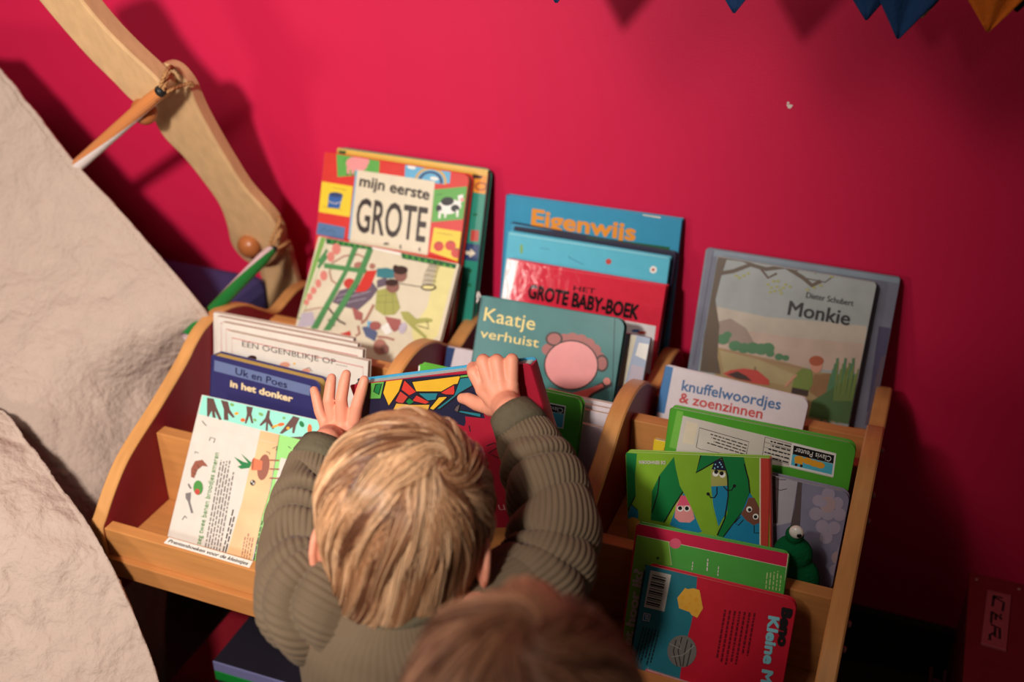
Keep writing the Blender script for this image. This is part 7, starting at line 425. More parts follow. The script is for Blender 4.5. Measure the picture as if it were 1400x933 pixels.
{'name': 'board_book', 'label': 'dark teal and red board book with barcode and cheese, title Kleine M', 'cat': 'book', 'group': 'picture books in the right section', 'o': [63.21, -52.648, 36.2], 'u': [0.99996, 0.004, 0.00785], 'v': [-0.0088, 0.45397, 0.89097], 'n': [0.0, -0.89101, 0.45399], 'w': 15.457, 'h': 12.969, 't': 1.2, 'tb': 0.18, 'rc': [0.9, 1.0, 0.8, 0.8], 'col': 'crimson2', 'spine': ('navyink', 'L'), 'art': [('p', 'tealmid', [(-0.265, 12.962), (5.395, 13.124), (5.689, 10.211), (5.604, 7.794), (5.329, 5.319), (5.405, 1.923), (0.003, 0.428), (-0.032, 4.298)]), ('p', 'paperwhite', [(0.627, 12.47), (2.791, 12.492), (2.726, 8.6), (0.576, 8.559)]), ('p', 'ink', [(0.896, 12.072), (2.344, 12.062), (2.337, 11.96), (0.889, 11.969)]), ('p', 'ink', [(0.883, 11.835), (2.331, 11.826), (2.334, 11.666), (0.886, 11.674)]), ('p', 'ink', [(0.871, 11.598), (2.319, 11.59), (2.306, 11.527), (0.857, 11.534)]), ('p', 'ink', [(0.858, 11.361), (2.307, 11.354), (2.303, 11.233), (0.854, 11.239)]), ('p', 'ink', [(0.845, 11.124), (2.294, 11.118), (2.3, 10.939), (0.851, 10.944)]), ('p', 'ink', [(0.833, 10.887), (2.282, 10.882), (2.269, 10.818), (0.819, 10.823)]), ('p', 'ink', [(0.82, 10.649), (2.27, 10.646), (2.259, 10.563), (0.81, 10.566)]), ('p', 'ink', [(0.807, 10.412), (2.257, 10.409), (2.26, 10.249), (0.81, 10.251)]), ('p', 'ink', [(0.795, 10.175), (2.245, 10.173), (2.238, 10.07), (0.788, 10.072)]), ('p', 'ink', [(0.782, 9.937), (2.232, 9.936), (2.219, 9.873), (0.769, 9.873)]), ('p', 'ink', [(0.769, 9.7), (2.22, 9.7), (2.22, 9.559), (0.769, 9.558)]), ('p', 'ink', [(0.757, 9.462), (2.208, 9.463), (2.198, 9.38), (0.746, 9.378)]), ('p', 'ink', [(0.744, 9.224), (2.195, 9.226), (2.198, 9.066), (0.747, 9.063)]), ('p', 'ink', [(0.731, 8.986), (2.183, 8.989), (2.176, 8.887), (0.724, 8.883)]), ('p', 'cheese', [(3.791, 10.334), (4.422, 11.531), (4.691, 11.458), (5.243, 11.694), (5.878, 11.652), (6.522, 9.924), (6.119, 8.826), (5.505, 8.968), (5.268, 9.207), (4.159, 9.325)]), ('p', 'amber', [(4.544, 10.523), (4.544, 10.457), (4.521, 10.394), (4.48, 10.34), (4.424, 10.304), (4.361, 10.288), (4.298, 10.295), (4.242, 10.324), (4.201, 10.371), (4.179, 10.431), (4.18, 10.497), (4.202, 10.56), (4.244, 10.614), (4.3, 10.65), (4.363, 10.666), (4.426, 10.659), (4.482, 10.63), (4.523, 10.583)]), ('p', 'amber', [(5.233, 10.894), (5.233, 10.842), (5.215, 10.792), (5.182, 10.749), (5.138, 10.72), (5.087, 10.707), (5.037, 10.713), (4.993, 10.736), (4.96, 10.774), (4.943, 10.822), (4.943, 10.874), (4.961, 10.925), (4.994, 10.967), (5.039, 10.997), (5.089, 11.009), (5.139, 11.004), (5.183, 10.98), (5.216, 10.942)]), ('p', 'amber', [(5.936, 10.672), (5.936, 10.593), (5.909, 10.518), (5.86, 10.454), (5.793, 10.41), (5.718, 10.391), (5.643, 10.4), (5.577, 10.434), (5.528, 10.491), (5.502, 10.563), (5.502, 10.642), (5.529, 10.717), (5.578, 10.781), (5.645, 10.825), (5.72, 10.844), (5.795, 10.835), (5.861, 10.8), (5.91, 10.744)]), ('p', 'amber', [(4.99, 9.636), (4.99, 9.57), (4.967, 9.507), (4.926, 9.453), (4.87, 9.416), (4.807, 9.4), (4.744, 9.407), (4.689, 9.436), (4.648, 9.483), (4.626, 9.544), (4.626, 9.609), (4.649, 9.673), (4.69, 9.726), (4.746, 9.763), (4.809, 9.779), (4.872, 9.772), (4.927, 9.743), (4.968, 9.696)]), ('p', 'amber', [(6.093, 9.517), (6.093, 9.451), (6.07, 9.388), (6.029, 9.335), (5.974, 9.298), (5.911, 9.282), (5.849, 9.289), (5.794, 9.317), (5.753, 9.365), (5.731, 9.425), (5.732, 9.49), (5.754, 9.553), (5.795, 9.606), (5.85, 9.643), (5.913, 9.659), (5.976, 9.652), (6.031, 9.624), (6.071, 9.576)]), ('p', 'amber', [(5.239, 10.098), (5.238, 10.056), (5.224, 10.015), (5.198, 9.981), (5.162, 9.958), (5.122, 9.948), (5.081, 9.952), (5.046, 9.971), (5.02, 10.001), (5.006, 10.039), (5.006, 10.081), (5.021, 10.122), (5.047, 10.156), (5.083, 10.179), (5.123, 10.189), (5.163, 10.185), (5.199, 10.167), (5.225, 10.136)]), ('p', 'amber', [(6.112, 10.119), (6.112, 10.08), (6.099, 10.042), (6.074, 10.01), (6.041, 9.988), (6.003, 9.979), (5.966, 9.983), (5.933, 10.0), (5.908, 10.028), (5.896, 10.064), (5.896, 10.103), (5.909, 10.141), (5.934, 10.173), (5.967, 10.195), (6.005, 10.205), (6.042, 10.2), (6.075, 10.183), (6.099, 10.155)]), ('p', 'greywool', [(6.622, 5.464), (6.64, 4.993), (6.539, 4.529), (6.328, 4.108), (6.023, 3.765), (5.649, 3.527), (5.235, 3.414), (4.814, 3.436), (4.422, 3.591), (4.09, 3.868), (3.846, 4.243), (3.709, 4.686), (3.691, 5.161), (3.794, 5.628), (4.008, 6.05), (4.317, 6.393), (4.694, 6.628), (5.109, 6.736), (5.528, 6.71), (5.917, 6.553), (6.245, 6.276), (6.486, 5.903)]), ('l', 'greydk', 0.12, [(4.407, 6.079), (4.316, 4.848), (4.956, 3.41)]), ('l', 'greydk', 0.12, [(4.929, 6.517), (4.792, 4.975), (5.335, 3.514)]), ('l', 'greydk', 0.12, [(5.546, 6.379), (5.456, 5.152), (5.525, 3.565)]), ('l', 'greydk', 0.12, [(5.989, 6.095), (6.023, 5.304), (5.904, 3.668)]), ('l', 'greylt', 0.1, [(3.804, 5.517), (5.044, 5.243), (4.725, 5.962)]), ('l', 'greylt', 0.1, [(4.222, 4.219), (5.331, 4.718), (6.304, 5.979)]), ('p', 'paperwhite', [(0.674, 7.976), (1.415, 8.023), (1.39, 7.208), (0.668, 7.164)]), ('p', 'bluespine', [(0.745, 7.913), (1.366, 7.95), (1.319, 7.271), (0.736, 7.242)]), ('l', 'paperwhite', 0.08, [(0.869, 7.783), (1.212, 7.789)]), ('l', 'paperwhite', 0.08, [(0.898, 7.608), (1.241, 7.615)]), ('l', 'paperwhite', 0.08, [(0.927, 7.433), (1.27, 7.44)]), ('d', 'ink', [(2.579, 6.607), (2.208, 2.46), (0.617, 6.502)], 6, 9), ('d', 'maroon', [(11.684, 10.743), (11.694, 5.046), (8.312, 10.279)], 7, 11), ('t', 'aqualt', 'Kleine M', (13.026, 10.851), (13.386, 4.034), 0.987, 1, 0.03), ('t', 'ink', 'Beno', (14.181, 12.002), (14.359, 8.077), 0.884, 1, 0.05)], 'pages': 'paper', 'gl': 0.32},
{'name': 'picture_book', 'label': 'pink book at the very bottom in front of the Kleine M book', 'cat': 'book', 'group': 'picture books in the right section', 'o': [65.105, -53.086, 36.42], 'u': [0.99937, -0.01608, -0.03155], 'v': [0.03541, 0.45371, 0.89045], 'n': [0.0, -0.89101, 0.45399], 'w': 6.964, 'h': 2.422, 't': 0.45, 'tb': 0.1, 'rc': [0, 0, 0, 0], 'col': 'pinkbook', 'spine': None, 'art': [('d', 'maroon', [(1.346, 2.392), (2.61, 2.596), (1.351, 2.087)], 1, 3)], 'pages': 'paper', 'gl': 0.32},
{'name': 'picture_book', 'label': 'thin white book with red border line behind the front EEN OGENBLIKJE OP book', 'cat': 'book', 'group': 'white books with red border lines', 'o': [-0.348, -32.578, 42.5], 'u': [0.99995, 0.00221, 0.00958], 'v': [-0.00983, 0.22494, 0.97432], 'n': [0.0, -0.97437, 0.22495], 'w': 20.636, 'h': 14.283, 't': 0.9, 'tb': 0.12, 'rc': [0, 0, 0, 0], 'col': 'bookwhite', 'spine': ('bookwhite', 'L'), 'art': [('l', 'redline', 0.09, [(0.624, 8.374), (0.558, 13.482), (19.94, 13.397), (19.984, 8.377)])], 'pages': 'paper', 'gl': 0.32},
{'name': 'picture_book', 'label': 'thin white book with red border line behind the front EEN OGENBLIKJE OP book', 'cat': 'book', 'group': 'white books with red border lines', 'o': [0.912, -33.728, 42.5], 'u': [1.0, 0.00058, 0.0025], 'v': [-0.00257, 0.22495, 0.97437], 'n': [0.0, -0.97437, 0.22495], 'w': 20.514, 'h': 14.501, 't': 0.9, 'tb': 0.12, 'rc': [0, 0, 0, 0], 'col': 'bookwhite', 'spine': ('bookwhite', 'L'), 'art': [('l', 'redline', 0.09, [(0.666, 8.65), (0.559, 13.712), (19.833, 13.616), (19.92, 8.639)])], 'pages': 'paper', 'gl': 0.32},
{'name': 'picture_book', 'label': 'thin white book with red border line behind the front EEN OGENBLIKJE OP book', 'cat': 'book', 'group': 'white books with red border lines', 'o': [2.507, -34.878, 42.5], 'u': [0.99999, 0.00091, 0.00394], 'v': [-0.00405, 0.22495, 0.97436], 'n': [0.0, -0.97437, 0.22495], 'w': 20.272, 'h': 14.523, 't': 0.9, 'tb': 0.12, 'rc': [0, 0, 0, 0], 'col': 'bookwhite', 'spine': ('bookwhite', 'L'), 'art': [('l', 'redline', 0.09, [(0.659, 8.724), (0.552, 13.741), (19.599, 13.647), (19.685, 8.713)])], 'pages': 'paper', 'gl': 0.32},
{'name': 'picture_book', 'label': 'front white book titled EEN OGENBLIKJE OP with thin red border line', 'cat': 'book', 'group': 'picture books in the left section', 'o': [3.974, -35.982, 42.7], 'u': [0.99995, -0.00231, -0.00999], 'v': [0.01025, 0.22494, 0.97432], 'n': [0.0, -0.97437, 0.22495], 'w': 20.001, 'h': 13.987, 't': 0.9, 'tb': 0.12, 'rc': [0, 0, 0, 0], 'col': 'bookwhite', 'spine': ('bookwhite', 'L'), 'art': [('l', 'redline', 0.09, [(0.744, 8.244), (0.558, 13.221), (19.35, 13.105), (19.513, 8.203)]), ('t', 'greydk', 'EEN OGENBLIKJE OP.....', (2.114, 12.365), (17.131, 12.697), 0.709, 1, 0.0), ('p', 'browndk', [(4.305, 11.238), (4.266, 11.096), (4.147, 10.955), (3.963, 10.83), (3.735, 10.738), (3.491, 10.688), (3.261, 10.688), (3.072, 10.737), (2.948, 10.83), (2.902, 10.954), (2.942, 11.096), (3.062, 11.238), (3.247, 11.362), (3.475, 11.454), (3.718, 11.503), (3.948, 11.503), (4.136, 11.454), (4.259, 11.362)]), ('p', 'salmonskin', [(9.157, 11.351), (9.117, 11.211), (8.994, 11.069), (8.801, 10.943), (8.562, 10.848), (8.306, 10.796), (8.064, 10.792), (7.864, 10.838), (7.732, 10.927), (7.684, 11.05), (7.725, 11.191), (7.849, 11.333), (8.043, 11.458), (8.282, 11.553), (8.538, 11.605), (8.78, 11.608), (8.978, 11.562), (9.109, 11.473)]), ('p', 'ochre', [(9.974, 11.662), (9.963, 11.611), (9.929, 11.56), (9.874, 11.517), (9.806, 11.486), (9.734, 11.471), (9.665, 11.474), (9.608, 11.495), (9.571, 11.531), (9.556, 11.577), (9.567, 11.629), (9.602, 11.679), (9.657, 11.723), (9.724, 11.754), (9.797, 11.768), (9.866, 11.765), (9.922, 11.744), (9.96, 11.709)]), ('l', 'browndk', 0.1, [(11.241, 11.2), (11.899, 11.541), (12.361, 11.123)]), ('p', 'salmonskin', [(12.092, 11.17), (12.058, 11.064), (11.954, 10.956), (11.791, 10.858), (11.589, 10.782), (11.373, 10.737), (11.168, 10.729), (11.0, 10.759), (10.889, 10.823), (10.848, 10.913), (10.882, 11.019), (10.987, 11.127), (11.15, 11.225), (11.352, 11.301), (11.568, 11.346), (11.772, 11.353), (11.939, 11.324), (12.05, 11.26)])], 'pages': 'paper', 'gl': 0.32},
{'name': 'board_book', 'label': 'dark blue board book titled Uk en Poes in het donker, left compartment', 'cat': 'book', 'group': 'picture books in the left section', 'o': [3.434, -39.362, 42.931], 'u': [0.9996, -0.00685, -0.02747], 'v': [0.02831, 0.24182, 0.96991], 'n': [0.0, -0.9703, 0.24192], 'w': 15.705, 'h': 12.196, 't': 2.0, 'tb': 0.18, 'rc': [0.2, 0.9, 0.9, 0.2], 'col': 'indigo', 'spine': ('indigodk', 'L'), 'art': [('p', 'greyblue2', [(0.536, 11.585), (14.394, 11.34), (14.307, 10.046), (0.523, 10.173)]), ('t', 'indigodk', 'Uk en Poes', (3.659, 10.423), (11.118, 10.281), 0.869, 1, 0.01), ('t', 'straw2', 'in het donker', (2.979, 8.652), (12.037, 8.698), 0.827, 1, 0.025)], 'pages': 'paperyellow', 'gl': 0.32},
{'name': 'paperback_book', 'label': 'white, tan and green paperback in the front row of the left compartment', 'cat': 'book', 'group': 'picture books in the left section', 'o': [5.391, -52.737, 36.2], 'u': [0.99996, 0.0056, 0.00743], 'v': [-0.00931, 0.60179, 0.7986], 'n': [0.0, -0.79864, 0.60182], 'w': 20.02, 'h': 19.563, 't': 0.6, 'tb': 0.08, 'rc': [0, 0, 0, 0], 'col': 'paperwhite', 'spine': None, 'art': [('p', 'mint', [(-0.021, 19.581), (20.097, 19.58), (20.289, 16.718), (0.066, 17.177)]), ('l', 'redline', 0.08, [(10.449, 19.6), (20.097, 19.58)]), ('p', 'browntrunk', [(0.757, 19.344), (1.715, 19.398), (2.437, 18.393), (3.519, 17.136), (3.173, 17.019), (2.26, 17.979), (2.634, 17.167), (2.203, 17.134), (1.841, 17.899), (1.625, 17.098), (1.368, 17.175)]), ('p', 'browntrunk', [(2.738, 19.413), (3.763, 19.404), (4.306, 18.498), (5.17, 17.784), (4.983, 17.622), (4.129, 18.086), (4.457, 17.218), (3.796, 17.19), (3.476, 18.339)]), ('p', 'browntrunk', [(6.385, 19.348), (7.325, 19.376), (7.315, 18.574), (7.877, 17.559), (7.613, 17.482), (7.107, 18.283), (6.946, 17.302), (6.715, 17.307), (6.715, 18.458)]), ('p', 'browntrunk', [(9.366, 19.417), (9.703, 19.432), (9.824, 18.56), (10.785, 17.507), (10.608, 17.324), (9.822, 17.938), (10.016, 17.009), (9.734, 17.003), (9.521, 18.004), (8.921, 17.389), (8.747, 17.505), (9.285, 18.455)]), ('p', 'browntrunk', [(12.886, 19.4), (13.821, 19.334), (13.562, 18.422), (13.545, 17.435), (13.275, 17.406), (13.148, 18.095), (11.974, 17.05), (11.636, 17.057)]), ('p', 'browntrunk', [(12.611, 16.758), (14.953, 17.347), (16.49, 17.775), (16.653, 17.149), (15.647, 16.801), (14.037, 16.625)]), ('p', 'leaf', [(4.719, 19.114), (4.693, 19.057), (4.634, 19.01), (4.548, 18.981), (4.446, 18.971), (4.341, 18.984), (4.244, 19.016), (4.169, 19.064), (4.123, 19.123), (4.112, 19.184), (4.138, 19.242), (4.198, 19.288), (4.284, 19.318), (4.386, 19.327), (4.491, 19.315), (4.588, 19.283), (4.663, 19.234), (4.709, 19.176)]), ('p', 'amber', [(5.559, 18.378), (5.582, 18.319), (5.572, 18.25), (5.529, 18.179), (5.46, 18.116), (5.372, 18.067), (5.276, 18.038), (5.183, 18.034), (5.106, 18.053), (5.052, 18.096), (5.029, 18.155), (5.04, 18.224), (5.082, 18.294), (5.152, 18.358), (5.24, 18.407), (5.336, 18.436), (5.428, 18.44), (5.506, 18.42)]), ('p', 'orangeleaf', [(6.678, 17.7), (6.68, 17.62), (6.644, 17.543), (6.574, 17.478), (6.479, 17.431), (6.37, 17.41), (6.261, 17.416), (6.163, 17.45), (6.091, 17.506), (6.051, 17.578), (6.049, 17.658), (6.085, 17.735), (6.155, 17.801), (6.25, 17.847), (6.359, 17.868), (6.469, 17.861), (6.566, 17.828), (6.638, 17.772)]), ('p', 'leaf', [(8.21, 17.886), (8.178, 17.839), (8.121, 17.805), (8.046, 17.789), (7.961, 17.793), (7.878, 17.815), (7.806, 17.854), (7.754, 17.905), (7.728, 17.961), (7.731, 18.016), (7.763, 18.064), (7.82, 18.097), (7.895, 18.113), (7.98, 18.11), (8.063, 18.087), (8.135, 18.048), (8.187, 17.997), (8.213, 17.941)]), ('p', 'leaf', [(8.937, 18.68), (8.898, 18.629), (8.822, 18.595), (8.721, 18.582), (8.605, 18.593), (8.489, 18.624), (8.386, 18.674), (8.31, 18.736), (8.269, 18.802), (8.268, 18.864), (8.308, 18.915), (8.383, 18.949), (8.485, 18.962), (8.601, 18.951), (8.717, 18.919), (8.82, 18.87), (8.896, 18.808), (8.937, 18.742)]), ('p', 'orangeleaf', [(12.004, 18.268), (12.008, 18.193), (11.958, 18.107), (11.859, 18.02), (11.723, 17.943), (11.566, 17.886), (11.408, 17.855), (11.267, 17.853), (11.16, 17.882), (11.101, 17.938), (11.096, 18.013), (11.147, 18.099), (11.246, 18.186), (11.383, 18.263), (11.539, 18.32), (11.698, 18.351), (11.839, 18.353), (11.945, 18.324)]), ('p', 'amber', [(11.267, 18.001), (11.272, 17.947), (11.226, 17.872), (11.136, 17.784), (11.012, 17.694), (10.869, 17.613), (10.724, 17.551), (10.595, 17.515), (10.497, 17.51), (10.443, 17.536), (10.438, 17.59), (10.484, 17.665), (10.574, 17.753), (10.698, 17.843), (10.842, 17.924), (10.986, 17.986), (11.115, 18.022), (11.213, 18.027)]), ('p', 'leafdark', [(14.456, 18.852), (14.545, 18.744), (14.598, 18.628), (14.608, 18.519), (14.574, 18.428), (14.5, 18.368), (14.396, 18.345), (14.273, 18.362), (14.146, 18.418), (14.031, 18.505), (13.942, 18.613), (13.889, 18.729), (13.878, 18.839), (13.912, 18.929), (13.986, 18.99), (14.091, 19.013), (14.214, 18.995), (14.341, 18.939)]), ('p', 'orangeleaf', [(15.702, 18.352), (15.737, 18.149), (15.734, 17.963), (15.694, 17.818), (15.62, 17.731), (15.522, 17.711), (15.412, 17.762), (15.303, 17.878), (15.208, 18.044), (15.139, 18.241), (15.103, 18.444), (15.106, 18.63), (15.147, 18.775), (15.221, 18.863), (15.319, 18.882), (15.429, 18.831), (15.538, 18.715), (15.633, 18.548)]), ('p', 'amber', [(12.824, 17.908), (12.826, 17.848), (12.8, 17.79), (12.749, 17.74), (12.68, 17.706), (12.6, 17.69), (12.521, 17.695), (12.45, 17.721), (12.397, 17.764), (12.368, 17.818), (12.366, 17.879), (12.392, 17.937), (12.443, 17.987), (12.512, 18.021), (12.592, 18.037), (12.672, 18.031), (12.742, 18.006), (12.795, 17.963)]), ('p', 'leaf', [(11.943, 18.97), (11.944, 18.922), (11.922, 18.875), (11.879, 18.835), (11.821, 18.807), (11.754, 18.794), (11.688, 18.798), (11.629, 18.818), (11.585, 18.852), (11.561, 18.896), (11.56, 18.945), (11.582, 18.992), (11.625, 19.032), (11.683, 19.06), (11.75, 19.073), (11.816, 19.069), (11.875, 19.049), (11.919, 19.014)]), ('p', 'tan', [(9.061, 16.87), (11.68, 16.893), (11.814, 14.507), (12.186, 8.96), (11.873, 1.866), (8.472, 1.923), (8.685, 5.263), (8.86, 8.239), (8.781, 12.159), (9.141, 13.962)]), ('p', 'grasslt', [(11.68, 16.893), (20.799, 16.822), (24.508, 2.243), (12.136, 1.927), (11.89, 6.95), (12.21, 10.428), (11.939, 14.042)]), ('l', 'browndk', 0.05, [(11.68, 16.893), (11.939, 14.042), (12.21, 10.428), (11.89, 6.95), (12.136, 1.927)]), ('p', 'paperwhite', [(12.57, 14.294), (16.294, 14.328), (16.647, 10.893), (12.631, 11.249)]), ('p', 'leafdark', [(6.364, 13.147), (7.747, 12.81), (8.89, 12.799), (8.717, 12.392), (7.573, 12.403)]), ('p', 'leafdark', [(7.218, 13.694), (8.525, 13.094), (8.993, 12.943), (8.64, 12.673)]), ('p', 'leafdark', [(7.137, 12.114), (8.082, 12.632), (8.922, 12.682), (8.749, 12.275), (7.702, 11.934)]), ('p', 'brownplate', [(11.389, 12.775), (11.376, 12.246), (11.27, 11.777), (11.084, 11.422), (10.841, 11.226), (10.568, 11.211), (10.3, 11.379), (10.068, 11.712), (9.901, 12.169), (9.818, 12.694), (9.831, 13.225), (9.937, 13.697), (10.124, 14.053), (10.369, 14.249), (10.642, 14.262), (10.91, 14.091), (11.141, 13.757), (11.308, 13.3)]), ('p', 'terracotta', [(8.968, 13.556), (10.309, 13.412), (10.474, 12.388), (9.1, 12.028)]), ('p', 'rust', [(8.87, 13.289), (9.129, 13.589), (9.318, 12.27), (9.05, 12.215)]), ('l', 'brownplate', 0.18, [(11.185, 13.715), (12.472, 13.93)]), ('l', 'brownplate', 0.18, [(11.454, 12.715), (12.738, 12.933)]), ('l', 'brownplate', 0.18, [(11.735, 11.671), (13.016, 11.892)]), ('p', 'brownplate', [(1.248, 9.589), (0.978, 10.536), (1.278, 11.553), (2.204, 11.919), (3.199, 11.298), (2.405, 11.209), (1.846, 10.591), (1.698, 9.558)]), ('l', 'browndk', 0.06, [(1.395, 10.623), (1.893, 10.426)]), ('l', 'browndk', 0.06, [(1.391, 10.12), (1.841, 10.089)]), ('l', 'browndk', 0.06, [(1.664, 11.231), (2.056, 10.886)]), ('p', 'leafgreen', [(3.209, 8.705), (3.252, 8.408), (3.212, 8.131), (3.095, 7.907), (2.913, 7.761), (2.69, 7.713), (2.451, 7.768), (2.227, 7.92), (2.042, 8.149), (1.921, 8.43), (1.878, 8.727), (1.918, 9.006), (2.036, 9.231), (2.218, 9.376), (2.442, 9.423), (2.681, 9.367), (2.906, 9.215), (3.089, 8.985)]), ('p', 'brick', [(2.936, 8.148), (2.947, 8.028), (2.916, 7.914), (2.845, 7.819), (2.743, 7.755), (2.623, 7.729), (2.499, 7.745), (2.385, 7.8), (2.296, 7.888), (2.242, 7.999), (2.23, 8.119), (2.262, 8.234), (2.333, 8.329), (2.435, 8.393), (2.555, 8.419), (2.68, 8.403), (2.793, 8.347), (2.882, 8.259)]), ('p', 'greymid', [(1.011, 8.662), (1.185, 8.774), (1.701, 8.308), (1.499, 8.19)]), ('p', 'greymid', [(1.036, 7.541), (1.752, 7.819), (1.915, 6.732), (2.696, 5.535), (2.468, 5.41), (1.638, 6.672), (1.26, 6.964)]), ('l', 'ink', 0.07, [(0.922, 16.455), (1.29, 16.197), (1.706, 15.975)]), ('l', 'ink', 0.07, [(2.552, 14.327), (2.576, 14.759), (3.26, 14.72), (3.2, 14.205)]), ('l', 'ink', 0.07, [(1.028, 12.433), (0.905, 12.66), (1.482, 12.601)]), ('l', 'ink', 0.07, [(1.466, 4.393), (1.692, 4.941), (2.048, 4.721)]), ('l', 'ink', 0.07, [(10.521, 14.613), (11.018, 14.542), (11.015, 14.344)]), ('l', 'ink', 0.07, [(11.227, 15.126), (11.776, 15.483), (11.742, 14.984)]), ('l', 'ink', 0.07, [(13.207, 15.772), (13.612, 15.609)]), ('p', 'ink', [(10.031, 10.747), (10.042, 10.629), (10.011, 10.517), (9.942, 10.424), (9.843, 10.361), (9.727, 10.336), (9.606, 10.352), (9.497, 10.408), (9.411, 10.495), (9.36, 10.605), (9.349, 10.724), (9.38, 10.836), (9.449, 10.93), (9.548, 10.992), (9.665, 11.017), (9.785, 11.001), (9.895, 10.945), (9.98, 10.857)]), ('p', 'paperwhite', [(9.666, 10.817), (9.671, 10.773), (9.661, 10.731), (9.638, 10.697), (9.604, 10.674), (9.564, 10.666), (9.523, 10.673), (9.484, 10.694), (9.454, 10.727), (9.435, 10.769), (9.431, 10.813), (9.44, 10.855), (9.463, 10.889), (9.497, 10.912), (9.537, 10.92), (9.579, 10.914), (9.617, 10.892), (9.647, 10.859)]), ('p', 'paperwhite', [(9.97, 10.636), (9.974, 10.592), (9.965, 10.55), (9.942, 10.516), (9.908, 10.493), (9.868, 10.485), (9.827, 10.491), (9.788, 10.513), (9.758, 10.546), (9.74, 10.587), (9.735, 10.632), (9.745, 10.673), (9.768, 10.708), (9.801, 10.731), (9.841, 10.739), (9.883, 10.732), (9.921, 10.711), (9.951, 10.677)]), ('t', 'leafgreen', 'zeg twee benen broodjes smeren', (4.743, 2.117), (4.249, 13.164), 0.654, 1, 0.0), ('d', 'greytxt', [(5.403, 1.827), (4.708, 12.559), (7.758, 1.929)], 6, 12), ('d', 'ink', [(7.873, 2.029), (7.896, 7.293), (8.586, 2.023)], 2, 4), ('d', 'brownlt', [(10.491, 1.785), (10.278, 5.132), (11.873, 1.866)], 4, 4), ('d', 'greydk', [(12.136, 1.927), (12.038, 7.955), (12.959, 1.975)], 2, 6), ('d', 'leafdark', [(12.542, 1.974), (12.245, 4.607), (13.494, 2.052)], 3, 3), ('l', 'shade', 0.03, [(0.604, 16.012), (11.47, 15.791)])], 'pages': 'paper', 'gl': 0.32},
